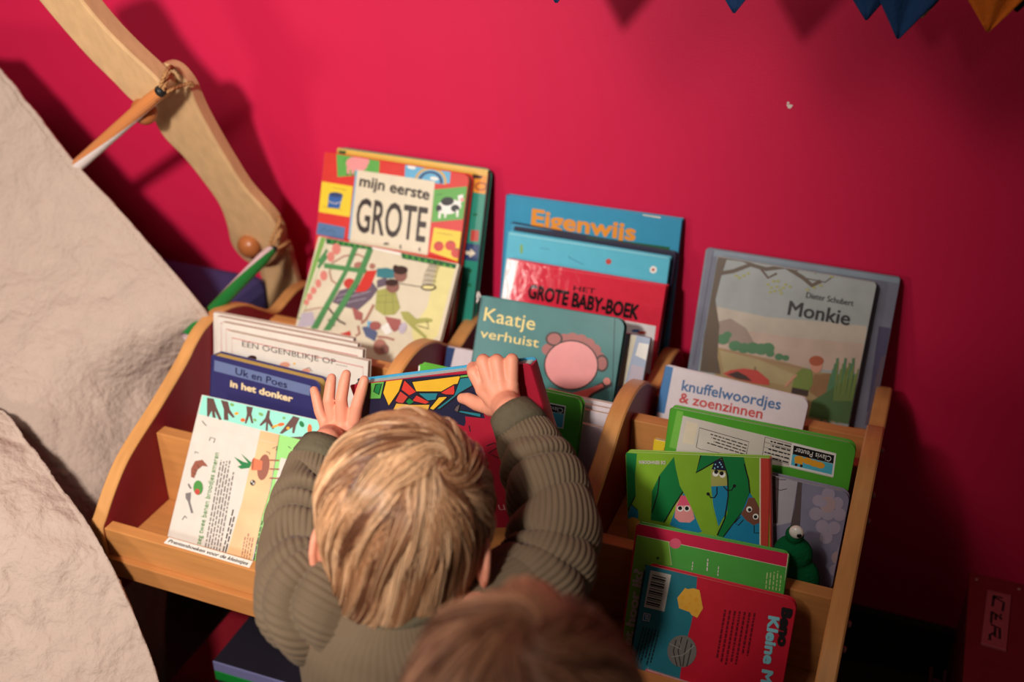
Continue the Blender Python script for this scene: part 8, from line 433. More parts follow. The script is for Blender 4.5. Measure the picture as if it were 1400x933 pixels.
{'name': 'board_book', 'label': 'wine red patchwork patterned board book held up by the child', 'cat': 'book', 'group': 'picture books in the middle section', 'o': [34.156, -45.494, 42.376], 'u': [0.94867, 0.02206, 0.3155], 'v': [-0.31627, 0.06618, 0.94636], 'n': [0.0, -0.99756, 0.06976], 'w': 22.04, 'h': 18.8, 't': 1.8, 'tb': 0.18, 'rc': [0.2, 0.4, 0.4, 0.2], 'col': 'wine', 'spine': ('wine', 'R'), 'art': [('p', 'wine', [(0.526, 19.943), (22.759, 19.639), (17.54, -1.057), (-7.727, 0.144)]), ('p', 'navyink', [(1.8, 19.059), (15.342, 18.465), (15.116, 13.273), (12.891, 13.248), (12.416, 12.564), (7.581, 14.75), (-0.466, 14.545)]), ('p', 'grass', [(2.824, 18.943), (4.684, 18.976), (3.347, 16.791), (1.806, 16.954)]), ('l', 'ink', 0.13, [(2.824, 18.943), (4.684, 18.976), (3.347, 16.791), (1.806, 16.954), (2.824, 18.943)]), ('p', 'leafdark', [(3.328, 18.518), (4.132, 18.55), (3.268, 17.294), (2.762, 17.719)]), ('l', 'ink', 0.13, [(3.328, 18.518), (4.132, 18.55), (3.268, 17.294), (2.762, 17.719), (3.328, 18.518)]), ('p', 'mustard', [(4.929, 19.07), (7.082, 18.993), (5.927, 17.374), (4.059, 15.849), (3.866, 17.476)]), ('l', 'ink', 0.13, [(4.929, 19.07), (7.082, 18.993), (5.927, 17.374), (4.059, 15.849), (3.866, 17.476), (4.929, 19.07)]), ('p', 'tomato', [(7.056, 18.706), (8.041, 17.144), (7.006, 16.769), (6.262, 17.582)]), ('l', 'ink', 0.13, [(7.056, 18.706), (8.041, 17.144), (7.006, 16.769), (6.262, 17.582), (7.056, 18.706)]), ('p', 'brick', [(6.095, 17.478), (6.84, 16.665), (5.748, 15.798), (5.038, 16.365)]), ('l', 'ink', 0.13, [(6.095, 17.478), (6.84, 16.665), (5.748, 15.798), (5.038, 16.365), (6.095, 17.478)]), ('p', 'ochre', [(5.078, 16.115), (6.902, 15.753), (9.133, 15.521), (8.574, 14.65), (4.392, 15.319)]), ('l', 'ink', 0.13, [(5.078, 16.115), (6.902, 15.753), (9.133, 15.521), (8.574, 14.65), (4.392, 15.319), (5.078, 16.115)]), ('p', 'tomato', [(7.916, 16.793), (9.231, 15.803), (8.64, 15.572), (7.17, 16.141)]), ('l', 'ink', 0.13, [(7.916, 16.793), (9.231, 15.803), (8.64, 15.572), (7.17, 16.141), (7.916, 16.793)]), ('p', 'leafdark', [(6.939, 16.581), (7.377, 15.997), (6.627, 15.707), (6.32, 16.157)]), ('l', 'ink', 0.13, [(6.939, 16.581), (7.377, 15.997), (6.627, 15.707), (6.32, 16.157), (6.939, 16.581)]), ('p', 'tealmid', [(8.123, 17.014), (10.57, 16.748), (10.046, 15.96), (9.026, 15.946)]), ('l', 'ink', 0.13, [(8.123, 17.014), (10.57, 16.748), (10.046, 15.96), (9.026, 15.946), (8.123, 17.014)]), ('p', 'mustard', [(7.887, 18.37), (13.86, 18.402), (13.604, 17.487), (12.806, 17.458), (11.817, 16.733), (8.041, 17.144)]), ('l', 'ink', 0.13, [(7.887, 18.37), (13.86, 18.402), (13.604, 17.487), (12.806, 17.458), (11.817, 16.733), (8.041, 17.144), (7.887, 18.37)]), ('p', 'tomato', [(10.812, 16.722), (12.806, 17.458), (12.54, 16.296), (11.458, 16.412)]), ('l', 'ink', 0.13, [(10.812, 16.722), (12.806, 17.458), (12.54, 16.296), (11.458, 16.412), (10.812, 16.722)]), ('p', 'mustard', [(10.531, 16.271), (11.621, 16.154), (9.396, 14.812), (8.985, 15.098)]), ('l', 'ink', 0.13, [(10.531, 16.271), (11.621, 16.154), (9.396, 14.812), (8.985, 15.098), (10.531, 16.271)]), ('p', 'tealmid', [(13.978, 18.388), (14.932, 18.325), (14.897, 17.106), (13.214, 16.462), (11.384, 15.457), (10.172, 14.855), (9.845, 15.01), (12.42, 16.308)]), ('l', 'ink', 0.13, [(13.978, 18.388), (14.932, 18.325), (14.897, 17.106), (13.214, 16.462), (11.384, 15.457), (10.172, 14.855), (9.845, 15.01), (12.42, 16.308), (13.978, 18.388)]), ('p', 'browngrey', [(12.232, 15.007), (12.775, 15.144), (12.239, 14.282), (11.834, 14.565)]), ('l', 'ink', 0.13, [(12.232, 15.007), (12.775, 15.144), (12.239, 14.282), (11.834, 14.565), (12.232, 15.007)]), ('p', 'tealmid', [(12.558, 14.491), (14.83, 13.901), (14.68, 13.436), (12.239, 14.282)]), ('l', 'ink', 0.13, [(12.558, 14.491), (14.83, 13.901), (14.68, 13.436), (12.239, 14.282), (12.558, 14.491)]), ('p', 'grass', [(13.875, 18.447), (14.976, 18.46), (14.741, 18.113), (13.769, 18.13)]), ('l', 'ink', 0.13, [(13.875, 18.447), (14.976, 18.46), (14.741, 18.113), (13.769, 18.13), (13.875, 18.447)]), ('p', 'wine', [(12.926, 13.729), (15.116, 13.273), (21.119, 11.03), (17.54, -1.057), (9.084, -0.655), (12.157, 9.883)]), ('l', 'ink', 0.14, [(13.058, 12.625), (12.946, 11.904)]), ('l', 'ink', 0.13, [(14.332, 10.066), (15.403, 10.34), (15.728, 9.824), (14.304, 9.208), (15.314, 8.509)]), ('t', 'rosegrey', 'uuv', (13.388, 2.239), (16.356, 2.192), 1.011, 1, 0.0), ('p', 'navyink', [(12.539, -0.298), (17.913, 0.201), (17.315, -1.818), (11.882, -1.574)])], 'pages': 'pagesblue', 'gl': 0.5, 'back': 'ceruleanA'}]
book_objs = [make_book(d) for d in BOOKS]

# torn laminate at the spine of the teal book
kb = [o for o in book_objs if o['label'].startswith('worn teal')][0]
g = G(); kh = [d for d in BOOKS if d['label'].startswith('worn teal')][0]['h']
rn = random.Random(3)
for k in range(5):
    p = Vector((-.1 - .12*k, -.05 + .1*k, kh - .05 - .25*k)); pts = [p]
    for j in range(4): p = p + Vector((rn.uniform(-.3, .18), rn.uniform(-.12, .12), rn.uniform(.0, .28))); pts.append(p)
    g.tube(pts, [.12, .16, .14, .1, .03], simple('torn_paper', (205, 200, 196), 0.7), 6)
o = obj('torn_spine_paper', g, kb); o['label'] = 'frayed white paper at the torn spine'

# ------------------------------------------------------------------ green felt toy in the third row
def remeshed(name, shapes, mats, voxel, smooth_it, org, parent=None):
    """shapes: ('c', p, q, r1, r2) capsules and ('e', centre, radii, 3x3 axes) ellipsoids fused into one continuous surface"""
    bm = bmesh.new()
    for s in shapes:
        if s[0] == 'e':
            r = bmesh.ops.create_icosphere(bm, subdivisions=4, radius=1.0)
            ax = s[3] if len(s) > 3 else None
            for v in r['verts']:
                c = Vector((v.co.x * s[2][0], v.co.y * s[2][1], v.co.z * s[2][2]))
                if ax is not None: c = ax @ c
                v.co = c + Vector(s[1])
        else:
            p, q_, r1, r2_ = Vector(s[1]), Vector(s[2]), s[3], s[4]; d = q_ - p; L = d.length
            rot = d.to_track_quat('Z', 'Y').to_matrix() if L > 1e-6 else Matrix.Identity(3)
            rings = []
            for k in range(0, 7): a = math.pi / 2 * k / 6; rings.append((-r1 * math.cos(a), r1 * math.sin(a)))
            for k in range(0, 7): a = math.pi / 2 * k / 6; rings.append((L + r2_ * math.sin(a), r2_ * math.cos(a)))
            prev = None; n = 16
            for zz, rr in rings:
                ring = [bm.verts.new(p + rot @ Vector((max(rr, .004) * math.cos(2*math.pi*j/n), max(rr, .004) * math.sin(2*math.pi*j/n), zz))) for j in range(n)]
                if prev:
                    for j in range(n): bm.faces.new([prev[j], prev[(j+1) % n], ring[(j+1) % n], ring[j]])
                else: bm.faces.new(ring[::-1])
                prev = ring
            bm.faces.new(prev)
    for v in bm.verts: v.co = (v.co - Vector(org)) * CM
    me = bpy.data.meshes.new(name + '_raw'); bm.to_mesh(me); bm.free()
    ob = bpy.data.objects.new(name + '_raw', me); COL.objects.link(ob)
    md = ob.modifiers.new('fuse', 'REMESH'); md.mode = 'VOXEL'; md.voxel_size = voxel * CM
    sm = ob.modifiers.new('soften', 'SMOOTH'); sm.factor = 0.5; sm.iterations = smooth_it
    bpy.context.view_layer.update()
    out = bpy.data.meshes.new_from_object(ob.evaluated_get(bpy.context.evaluated_depsgraph_get())); out.name = name
    bpy.data.objects.remove(ob); bpy.data.meshes.remove(me)
    out.materials.clear()
    for m in mats: out.materials.append(m)
    out.polygons.foreach_set('use_smooth', [True] * len(out.polygons))
    o = bpy.data.objects.new(name, out); COL.objects.link(o); ORG[o.name] = tuple(org)
    if parent: o.parent = parent
    else: o.location = [c * CM for c in org]
    return o
M_FELT = simple('green_felt', (10, 92, 52), 0.95, 0.1, (90, 0.7, 1.25), (260, 0.6, 0.002))
toy = thing('felt_toy', 'small dark green felt toy with one big white eye, third row by right panel', 'toy', (77.4, -40.4, 42.5))
remeshed('toy_body', [('e', (77.2, -40.4, 45.4), (2.9, 1.35, 3.2)), ('e', (77.0, -40.5, 48.6), (2.0, 1.25, 2.1)), ('e', (76.9, -40.6, 51.0), (.95, .9, 1.0)), ('c', (75.6, -40.6, 46.6), (75.2, -40.9, 44.2), .6, .5), ('c', (79.0, -40.4, 46.0), (79.6, -40.7, 43.6), .6, .6), ('c', (78.6, -40.6, 43.3), (79.8, -40.9, 43.2), .5, .6)], [M_FELT], 0.14, 3, (77.4, -40.4, 42.5), toy)
ex = [77.09, -41.5, 51.93]
g = G(); g.sphere((ex[0], ex[1] + .2, ex[2]), .74, simple('toy_eye_white', (232, 228, 220), 0.25), 12, (1, .7, 1)); o = obj('eye', g, toy, True); o['label'] = 'white domed eye'
g = G(); g.sphere((ex[0] + .34, ex[1] - .25, ex[2] - .04), .26, simple('toy_pupil', (20, 20, 20), 0.2), 8, (1, .5, 1)); obj('pupil', g, o, True)

# ------------------------------------------------------------------ books lying in the bottom compartment
def flat_book(label, x0, x1, y0, y1, z0, z1, rz, top, band, art):
    o = thing('picture_book', label, 'book', ((x0+x1)/2, (y0+y1)/2, z0)); o.rotation_euler[2] = rz
    g = G(); g.box(x0, x1, y0, y1, z1 - .2, z1, top, .05)
    for c, r, m, rin in art:
        k = len(g.v)
        ring = [[(c[0] + rr*math.cos(a), c[1] + rr*math.sin(a), z1 + .01) for a in [2*math.pi*i/28 for i in range(28)]] for rr in (rin, r)]
        g.loft(ring, m, cap=False)
    obj('front_cover', g, o)
    g = G(); g.box(x0, x1, y0, y1, z0, z0 + .2, top, .05); obj('back_cover', g, o)
    g = G(); g.box(x0 + .2, x1 - .2, y0 + .25, y1 - .2, z0 + .2, z1 - .2, pages_mat('paper'), 0); obj('page_block', g, o)
    g = G(); g.box(x0, x1, y0 - .12, y0 + .1, z0 + (z1-z0)*.5, z1, band[0], .08); g.box(x0, x1, y0 - .12, y0 + .1, z0, z0 + (z1-z0)*.5, band[1], .08); obj('spine', g, o)
    return o
dk = simple('dark_cover', (34, 30, 40), 0.4); rg = simple('brown_ring', (150, 84, 60), 0.4); rd = simple('dark_red_print', (120, 26, 36), 0.4)
fb = [flat_book('blue book with pink spots at the bottom of the lower compartment stack', 11, 30, -52.5, -33, 10.05, 13.0, .06, simple('blue_cover', (90, 110, 175), 0.4), (simple('blue_cover', (90,110,175)), simple('pink_print', (205, 60, 90), 0.4)), []),
      flat_book('thick dark book in the middle of the lower compartment stack', 9, 27, -51.5, -34, 13.05, 16.0, -.03, dk, (dk, dk), []),
      flat_book('dark book with brown ring picture and green spine on top of the lower stack', 9, 28, -51.8, -34, 16.05, 19.2, .02, dk, (simple('lavender_spine', (118, 116, 160), .4), simple('bright_green_spine', (24, 130, 50), .4)), [((19.5, -43.5), 3.6, rg, 2.7), ((13.6, -44.5), 1.1, rg, .05), ((22.5, -45.5), 3.0, rd, .05)])]

# ------------------------------------------------------------------ wooden tent frame at the left
frame = thing('wooden_canopy_stand', 'pale bowed wooden stand with ball knobs against the red wall', 'stand', (-12, -6, 0))
def lean(z): return -(max(z, 42) - 42) * 0.42           # the stand leans out from the wall towards its top
def plank(name, pts, y0, y1, mat, c=.35):
    poly = [(v.x, v.y) for v in spline([(a, b, 0) for a, b in pts] + [(pts[0][0], pts[0][1], 0)], 5)][:-1]
    n = len(poly); ar = sum(poly[i-1][0]*poly[i][1] - poly[i][0]*poly[i-1][1] for i in range(n)); sg = 1 if ar > 0 else -1
    ins = []
    for i in range(n):
        a, b = Vector(poly[i-1]), Vector(poly[(i+1) % n]); t = (b - a).normalized(); nn = Vector((-t.y, t.x)) * sg
        ins.append((poly[i][0] + nn.x * c, poly[i][1] + nn.y * c))
    g = G(); mid = [((p[0]*.4 + q_[0]*.6), (p[1]*.4 + q_[1]*.6)) for p, q_ in zip(ins, poly)]
    g.loft([[(x, yy + lean(z), z) for x, z in pl_] for pl_, yy in ((ins, y0), (mid, y0 + c*.35), (poly, y0 + c), (poly, y1 - c), (ins, y1))], mat)
    o = obj(name, g, frame); recalc(o); return o
plank('upper_beam', [[-19.62, 97.32], [-18.97, 95.31], [-17.6, 91.6], [-15.91, 87.75], [-13.86, 84.27], [-12.42, 81.81], [-10.52, 81.07], [-7.97, 82.59], [-6.37, 84.58], [-6.84, 86.23], [-8.8, 88.94], [-10.59, 91.81], [-11.83, 94.66], [-12.55, 97.05], [-14.23, 99.31]], -7.4, -4.1, M_PLY)
plank('lower_beam', [[-13.52, 80.91], [-13.68, 75.51], [-11.8, 71.74], [-10.44, 67.74], [-9.65, 64.08], [-10.01, 60.38], [-10.93, 56.1], [-9.62, 53.08], [-6.55, 52.86], [-3.03, 56.07], [-1.28, 59.87], [-1.49, 63.45], [-3.61, 68.01], [-4.54, 72.56], [-5.14, 76.94], [-5.44, 80.68], [-5.32, 84.07], [-6.3, 86.29], [-8.3, 86.54], [-11.19, 84.34]], -4.1, -1.6, M_PLY)
plank('post', [[-9.81, 53.49], [-10.65, 47.84], [-11.57, 41.46], [-11, 30], [-11.5, 0.1], [-4, 0.1], [-3.4, 30], [-4.53, 42.75], [-3.89, 49.31], [-2.89, 56.83], [-6.29, 56.48]], -1.6, -0.3, M_PLY, .2)
for c in [[-10.72, -24.04, 80.68], [-7.01, -11.13, 57.08]]:
    g = G(); g.sphere(c, 1.75, M_BALL, 14, (1, .8, 1)); o = obj('ball_knob', g, frame, True); o['label'] = 'turned brown ball knob'
def twine(pts):
    for s in (0, 1):
        P_ = spline(pts, 8); path = []
        for i, p in enumerate(P_):
            a = i * 1.1 + s * math.pi; path.append(p + Vector((.16 * math.cos(a), .16 * math.sin(a), .1 * math.sin(a))))
        tw.tube(path, .17, M_TWINE, 6)
tw = G(); twine([[-5.62, -26.74, 84.23], [-4.81, -27.13, 85.64], [-4.11, -26.89, 86.96], [-5.37, -24.38, 86.95], [-7.34, -21.81, 85.6], [-4.5, -26.56, 85.72], [-4.98, -26.87, 84.54]]); twine([[-5.1, -26.76, 84.29], [-4.27, -26.15, 84.74], [-4.57, -23.84, 84.48], [-4.18, -22.47, 84.56], [-4.24, -22.05, 84.02]])
o = obj('twine_loop', tw, frame, True); o['label'] = 'twisted jute twine'
tw = G(); twine([[-1.41, -14.12, 58.95], [-0.94, -13.96, 60.47], [-0.13, -13.46, 62.14], [-0.39, -12.38, 62.92], [-2.65, -9.7, 61.76], [0.19, -13.23, 61.6], [-0.45, -14.46, 59.75]]); twine([[-1.43, -13.99, 58.64], [-0.66, -13.04, 58.77], [-0.12, -12.13, 58.98], [-0.41, -10.59, 58.64]])
o = obj('twine_loop', tw, frame, True); o['label'] = 'twisted jute twine'
def rod(label, a, b, r, ca, cb, twist=0.0):
    a, b = Vector(a), Vector(b); L = (b - a).length; t = (b - a) / L
    o = thing('tent_rod', label, 'rod', tuple(a))
    g = G(); up = t.orthogonal().normalized(); sd = t.cross(up); n = 16
    rings = [[a + t * (L * k / 20) + (up * math.cos(x + k * .11) + sd * math.sin(x + k * .11)) * r * (1 if k > 1 else .8 + .1 * k) for x in [2*math.pi*j/n + twist for j in range(n)]] for k in range(21)]
    for k in range(20):
        for j in range(n):
            g.add([rings[k][j], rings[k][(j+1) % n], rings[k+1][(j+1) % n], rings[k+1][j]], [[0,1,2,3]], ca if j < n // 2 else cb)
    s = obj('stick', g, o, True)
    g = G(); g.tube([a - t * .6, a + t * .05], [r * .72, r * .85], simple('black_rubber', (22, 22, 24), 0.5), 14); g.tube([a - t*.7, a - t*.6], [r*.5, r*.72], simple('black_rubber', (22,22,24)), 14); e = obj('end_cap', g, o, True); e['label'] = 'black end cap'
    return o
R1 = rod('orange and white tent rod tied high on the bowed wooden stand', [-5.34, -26.89, 84.59], [-27.48, -22.69, 69.1], .88, simple('rod_orange', (206, 128, 72), .35), simple('rod_white', (226, 214, 210), .35), -0.7)
R2 = rod('green and white tent rod tied low on the bowed wooden stand', [-1.19, -14.01, 58.68], [-3.49, -31.81, 53.32], .88, simple('rod_green', (22, 120, 52), .35), simple('rod_pink_white', (216, 186, 190), .35))

# purple padded block on the floor behind the tent
g = G(); g.box(-62, -8.5, -19, -4.6, 0.02, 49.6, M_PURPLE, 2.2); o = obj('floor_cushion', g, None, False, (-33, -12, 0)); tag(o, 'purple padded block standing against the wall behind the tent cloth', 'cushion')

# ------------------------------------------------------------------ linen tent
tent = thing('play_tent', 'cream linen play tent draped at the left of the shelf', 'tent', (-20, -45, 0))
def sheet(name, rows, nu, nv, wr, seed, hem=None):
    """rows: control rows of 3D points -> smooth wrinkled cloth with thickness"""
    cols = [spline(r, 12) for r in rows]; m = len(cols[0])
    grid = [spline([cols[i][j] for i in range(len(cols))], 12) for j in range(m)]
    H, W = len(grid[0]), m
    def at(u, v):
        x = u * (W - 1); y = v * (H - 1); i, j = min(int(x), W - 2), min(int(y), H - 2); a, b = x - i, y - j
        return (grid[i][j]*(1-b) + grid[i][j+1]*b)*(1-a) + (grid[i+1][j]*(1-b) + grid[i+1][j+1]*b)*a
    pts = [[at(u/(nu-1), v/(nv-1)) for u in range(nu)] for v in range(nv)]
    out = [[None]*nu for _ in range(nv)]
    for v in range(nv):
        for u in range(nu):
            p = pts[v][u]
            du = pts[v][min(u+1, nu-1)] - pts[v][max(u-1, 0)]; dv = pts[min(v+1, nv-1)][u] - pts[max(v-1, 0)][u]
            n = du.cross(dv).normalized()
            q_ = Vector((p.x*.05 + seed, p.y*.05, p.z*.05))
            w_ = noise.noise(q_ * 1.6) * 1.2 + (1 - abs(noise.noise(q_ * 3.1 + Vector((3, 1, 7))))**.7) * .7 + noise.noise(q_ * 7) * .4 + (1 - abs(noise.noise(q_ * 12 + Vector((1, 5, 2))))**.5) * .13 + (1 - abs(noise.noise(Vector((q_.x * 9, q_.y * 9, q_.z * 4))))**.6) * .24
            out[v][u] = p + n * w_ * wr
    th = .12; g = G(); V_ = []; F_ = []
    for layer in (0, 1):
        for v in range(nv):
            for u in range(nu):
                p = out[v][u]
                du = out[v][min(u+1, nu-1)] - out[v][max(u-1, 0)]; dv = out[min(v+1, nv-1)][u] - out[max(v-1, 0)][u]
                n = du.cross(dv).normalized(); k = th
                if hem and u >= nu - 1 - hem: k = th * 2.2
                V_.append(p + n * (k if layer else -k))
    N_ = nu * nv; ix = lambda l, v, u: l * N_ + v * nu + u
    for v in range(nv - 1):
        for u in range(nu - 1):
            F_.append([ix(1,v,u), ix(1,v,u+1), ix(1,v+1,u+1), ix(1,v+1,u)]); F_.append([ix(0,v,u), ix(0,v+1,u), ix(0,v+1,u+1), ix(0,v,u+1)])
    for v in range(nv - 1):
        for u in (0, nu - 1): F_.append([ix(0,v,u), ix(1,v,u), ix(1,v+1,u), ix(0,v+1,u)])
    for u in range(nu - 1):
        for v in (0, nv - 1): F_.append([ix(0,v,u), ix(0,v,u+1), ix(1,v,u+1), ix(1,v,u)])
    g.add(V_, F_, M_LINEN)
    o = obj(name, g, tent, True); recalc(o); return o, out
up_rows = [[[-98.11, -20.07, 82.68], [-75.59, -17.61, 84.02], [-58.93, -18.03, 84.49], [-42.27, -19.49, 85.28]], [[-91.74, -28.24, 73.07], [-67.66, -23.88, 74.47], [-44.83, -22.65, 75.61], [-33.59, -21.2, 78.71]], [[-86.7, -35.07, 64.54], [-60.05, -32.08, 66.04], [-38.2, -30.0, 65.15], [-23.58, -23.86, 71.71]], [[-79.5, -43.33, 56.27], [-50.8, -40.22, 58.67], [-28.84, -35.15, 58.56], [-11.9, -26.55, 63.56]], [[-72.61, -50.81, 49.52], [-44.68, -47.71, 52.41], [-22.46, -41.22, 52.43], [-1.5, -29.14, 55.41]], [[-67.82, -56.96, 42.27], [-41.25, -53.22, 45.09], [-17.76, -45.65, 46.04], [-4.0, -23.11, 41.8]], [[-63.75, -63.36, 33.05], [-38.39, -58.93, 35.75], [-15.24, -52.29, 37.46], [-4.0, -34.87, 33.15]], [[-58.87, -71.81, 19.87], [-33.9, -67.19, 23.16], [-9.74, -59.0, 26.75], [-4.0, -43.28, 20.38]], [[-45.5, -89.83, -2.53], [-23.59, -83.84, 0.97], [0.06, -73.47, 6.48], [-4.0, -50.77, -9.36]]]
sh1, pts1 = sheet('tent_wall', up_rows, 150, 190, .75, 2.0, 5)
fl_rows = [[[-68.95, -49.92, 58.79], [-50.32, -47.37, 58.77], [-34.71, -46.01, 56.77], [-23.64, -47.84, 51.47]], [[-55.86, -63.08, 48.72], [-38.62, -59.83, 50.79], [-22.87, -55.6, 51.4], [-14.14, -51.47, 48.31]], [[-47.4, -72.54, 39.68], [-30.24, -69.06, 44.23], [-13.0, -63.91, 45.37], [-4.05, -55.82, 44.62]], [[-41.53, -79.43, 32.53], [-24.87, -74.77, 35.29], [-7.32, -68.96, 37.3], [3.64, -59.5, 39.53]], [[-37.97, -84.48, 25.89], [-19.21, -79.65, 29.57], [-1.7, -73.4, 31.31], [8.97, -62.55, 33.99]], [[-32.16, -91.22, 19.02], [-13.15, -85.8, 21.46], [3.17, -78.36, 24.96], [13.09, -65.39, 28.59]], [[-22.24, -102.39, 8.22], [-4.52, -96.44, 12.4], [13.76, -88.63, 15.21], [20.28, -73.3, 19.88]]]
sh2, pts2 = sheet('tent_flap', fl_rows, 150, 150, 1.1, 9.0, 3)
# stitched hem along the free edge of the tent wall
g = G()
for v in range(0, 189, 1):
    p = pts1[v][149]; q_ = pts1[min(v+1, 189)][149]; c_ = pts1[v][145]
    d = (c_ - p).normalized(); nrm = d.cross((q_ - p)).normalized()
    if (q_ - p).length < 1e-4: continue
    for sgn in (1, -1):
        a = p + d * .95 + nrm * .3 * sgn; b = a + (q_ - p) * .55
        g.tube([a, b], .07, simple('hem_thread', (190, 168, 152), .9), 5)
o = obj('hem_stitching', g, sh1); o['label'] = 'row of stitches along the hem'

# ------------------------------------------------------------------ red card drawer at the right
M_BOXR = simple('dark_red_lacquer', (112, 26, 34), 0.45, 0.4, (30, .75, 1.15), (200, .15))
M_PLATE = simple('worn_pink_plate', (150, 66, 74), 0.5, 0.4, (40, .8, 1.1))
box = thing('card_drawer_box', 'dark red wooden box with pink name plate, on the floor right of the shelf', 'box', (100, -24, 0))
g = G(); g.box(97, 110, -42, -10.5, .02, 27.4, M_BOXR, .25); o = obj('box_body', g, box)
g = G(); g.box(96.8, 103.6, -42.2, -10.3, 27.4, 28.0, M_BOXR, .15); obj('lid', g, box)
g = G(); g.box(104.1, 110.2, -42.2, -10.3, 27.4, 28.0, M_BOXR, .15); obj('lid', g, box)
pq = [[98.98, -13.41, 28.3], [101.79, -13.46, 28.3], [101.31, -23.81, 28.3], [98.49, -23.65, 28.3]]
g = G(); g.loft([[(p[0], p[1], 28.0) for p in pq], [(p[0], p[1], 28.25) for p in pq], [(p[0]*.97 + .03*100.2, p[1]*.97 - .03*18.2, 28.32) for p in pq]], M_PLATE)
pa, pb, pc, pd_ = [Vector((p[0], p[1])) for p in pq]
def pp(u, v): q_ = (pa*(1-u) + pb*u)*(1-v) + (pd_*(1-u) + pc*u)*v; return (q_.x, q_.y)
for st in ([(.28,.16),(.28,.1),(.62,.1),(.66,.1)], [(.3,.1),(.28,.3)], [(.3,.12),(.72,.18),(.7,.34)], [(.28,.4),(.62,.46),(.66,.4)], [(.28,.4),(.3,.6),(.26,.6)], [(.45,.43),(.46,.53)], [(.62,.46),(.7,.5)], [(.3,.63),(.66,.66),(.7,.84),(.5,.82),(.48,.66)], [(.48,.76),(.3,.82),(.34,.9),(.24,.9)]):
    for qd in ribbon([pp(*p) for p in st], .3): g.add([(x, y, 28.34) for x, y in qd], [[0,1,2,3]], ink('ink'))
o = obj('name_plate', g, box); o['label'] = 'pink plate with black letters C h R'
for x, y in ((97.7, -11.6), (102.7, -11.6)):
    g = G(); g.tube([(x, y, 27.9), (x, y, 28.12)], [.28, .2], M_SCREW, 10); obj('lid_screw', g, box, True)
M_BLK = simple('black_metal', (24, 24, 26), .4, .5)
leg = thing('metal_rack', 'thin black metal rail rack standing left of the dark red box', 'rack', (95, -30, 0))
for x in (93.6, 95.2):
    g = G(); g.box(x, x + .5, -45, -24, 22.6, 23.2, M_BLK, .1); obj('rail', g, leg)
for y in (-26, -43):
    g = G(); g.box(93.6, 95.7, y, y + .6, 0.02, 22.8, M_BLK, .1); obj('leg', g, leg)

# ------------------------------------------------------------------ bunting in front of the wall
M_NAVY = simple('navy_felt', (34, 62, 104), .9, .1, (120, .8, 1.15), (350, .4))
M_ORG = simple('orange_felt', (196, 98, 30), .9, .1, (120, .8, 1.15), (350, .4))
M_DARK = simple('dark_green_felt', (26, 40, 42), .9, .1, (120, .8, 1.15), (350, .4))
def patterned():
    if 'patterned' not in MATS:
        m, b = new_mat('patterned_felt', rgb((60, 90, 60)), .9, .1); n, l = nt_of(m)
        tc = n.new('ShaderNodeTexCoord'); vo = n.new('ShaderNodeTexVoronoi'); vo.inputs['Scale'].default_value = 60
        cr = n.new('ShaderNodeValToRGB'); cr.color_ramp.interpolation = 'CONSTANT'
        cr.color_ramp.elements[0].color = rgb((40, 80, 60)); cr.color_ramp.elements[1].position = .6; cr.color_ramp.elements[1].color = rgb((190, 150, 110))
        e = cr.color_ramp.elements.new(.8); e.color = rgb((150, 50, 50))
        l.new(tc.outputs['Object'], vo.inputs['Vector']); l.new(vo.outputs['Color'], cr.inputs['Fac']); l.new(cr.outputs['Color'], b.inputs['Base Color']); MATS['patterned'] = m
    return MATS['patterned']
bunt = thing('bunting', 'string of navy, orange and patterned pointed flags hanging before the wall top', 'bunting', (70, -22, 100))
ZC_ = 112.0
def flag(tip, mat, seed, label):
    g = G(); nu, nv = 15, 18; V_ = []; F_ = []; wtop = 9.5; th = .12
    top = ZC_ + .3 * math.sin(seed)
    for s in (1, -1):
        for j in range(nv):
            v = j / (nv - 1); hw = wtop * (1 - v) + .12; z = top + (tip[2] - top) * v
            for i in range(nu):
                u = i / (nu - 1) * 2 - 1
                x = tip[0] + u * hw + .35 * math.sin(3 * v + seed)
                y = tip[1] + (1 - v * .6) * (1.1 * math.sin(u * 2.6 + seed + v) + .45 * math.sin(u * 6 + seed * 2)) * min(1, (1 - v) * 2.2 + .12)
                V_.append((x, y - s * th, z - .5 * (1 - v) * abs(u)))
    N_ = nu * nv
    for j in range(nv - 1):
        for i in range(nu - 1):
            a = j * nu + i; F_.append([a, a + 1, a + nu + 1, a + nu]); F_.append([N_ + a, N_ + a + nu, N_ + a + nu + 1, N_ + a + 1])
    for j in range(nv - 1):
        for i in (0, nu - 1): a = j * nu + i; F_.append([a, a + nu, N_ + a + nu, N_ + a])
    for i in range(nu - 1):
        for j in (0, nv - 1): a = j * nu + i; F_.append([a, a + 1, N_ + a + 1, N_ + a])
    g.add(V_, F_, mat); o = obj('flag', g, bunt, True); recalc(o); o['label'] = label
for (tip, mt, sd, lb) in zip([[43.99, -22.0, 97.86], [62.72, -22.0, 98.29], [74.73, -21.0, 98.41], [78.31, -23.0, 97.37], [80.01, -19.5, 98.71], [85.55, -23.0, 98.67], [88.18, -20.0, 100.01]], (M_NAVY, M_NAVY, M_NAVY, M_NAVY, patterned(), M_ORG, M_DARK), (1, 2.2, 4, .4, 3, 5.2, 2.9), ('navy flag',)*4 + ('small patterned flag', 'orange flag', 'dark green flag')):
    flag(tip, mt, sd, lb)
g = G(); g.tube([(x, -21.5, ZC_ + 1.2 * math.cos((x - 60) / 30) - 1) for x in range(-20, 150, 5)], .18, M_TWINE, 8); o = obj('cord', g, bunt, True)

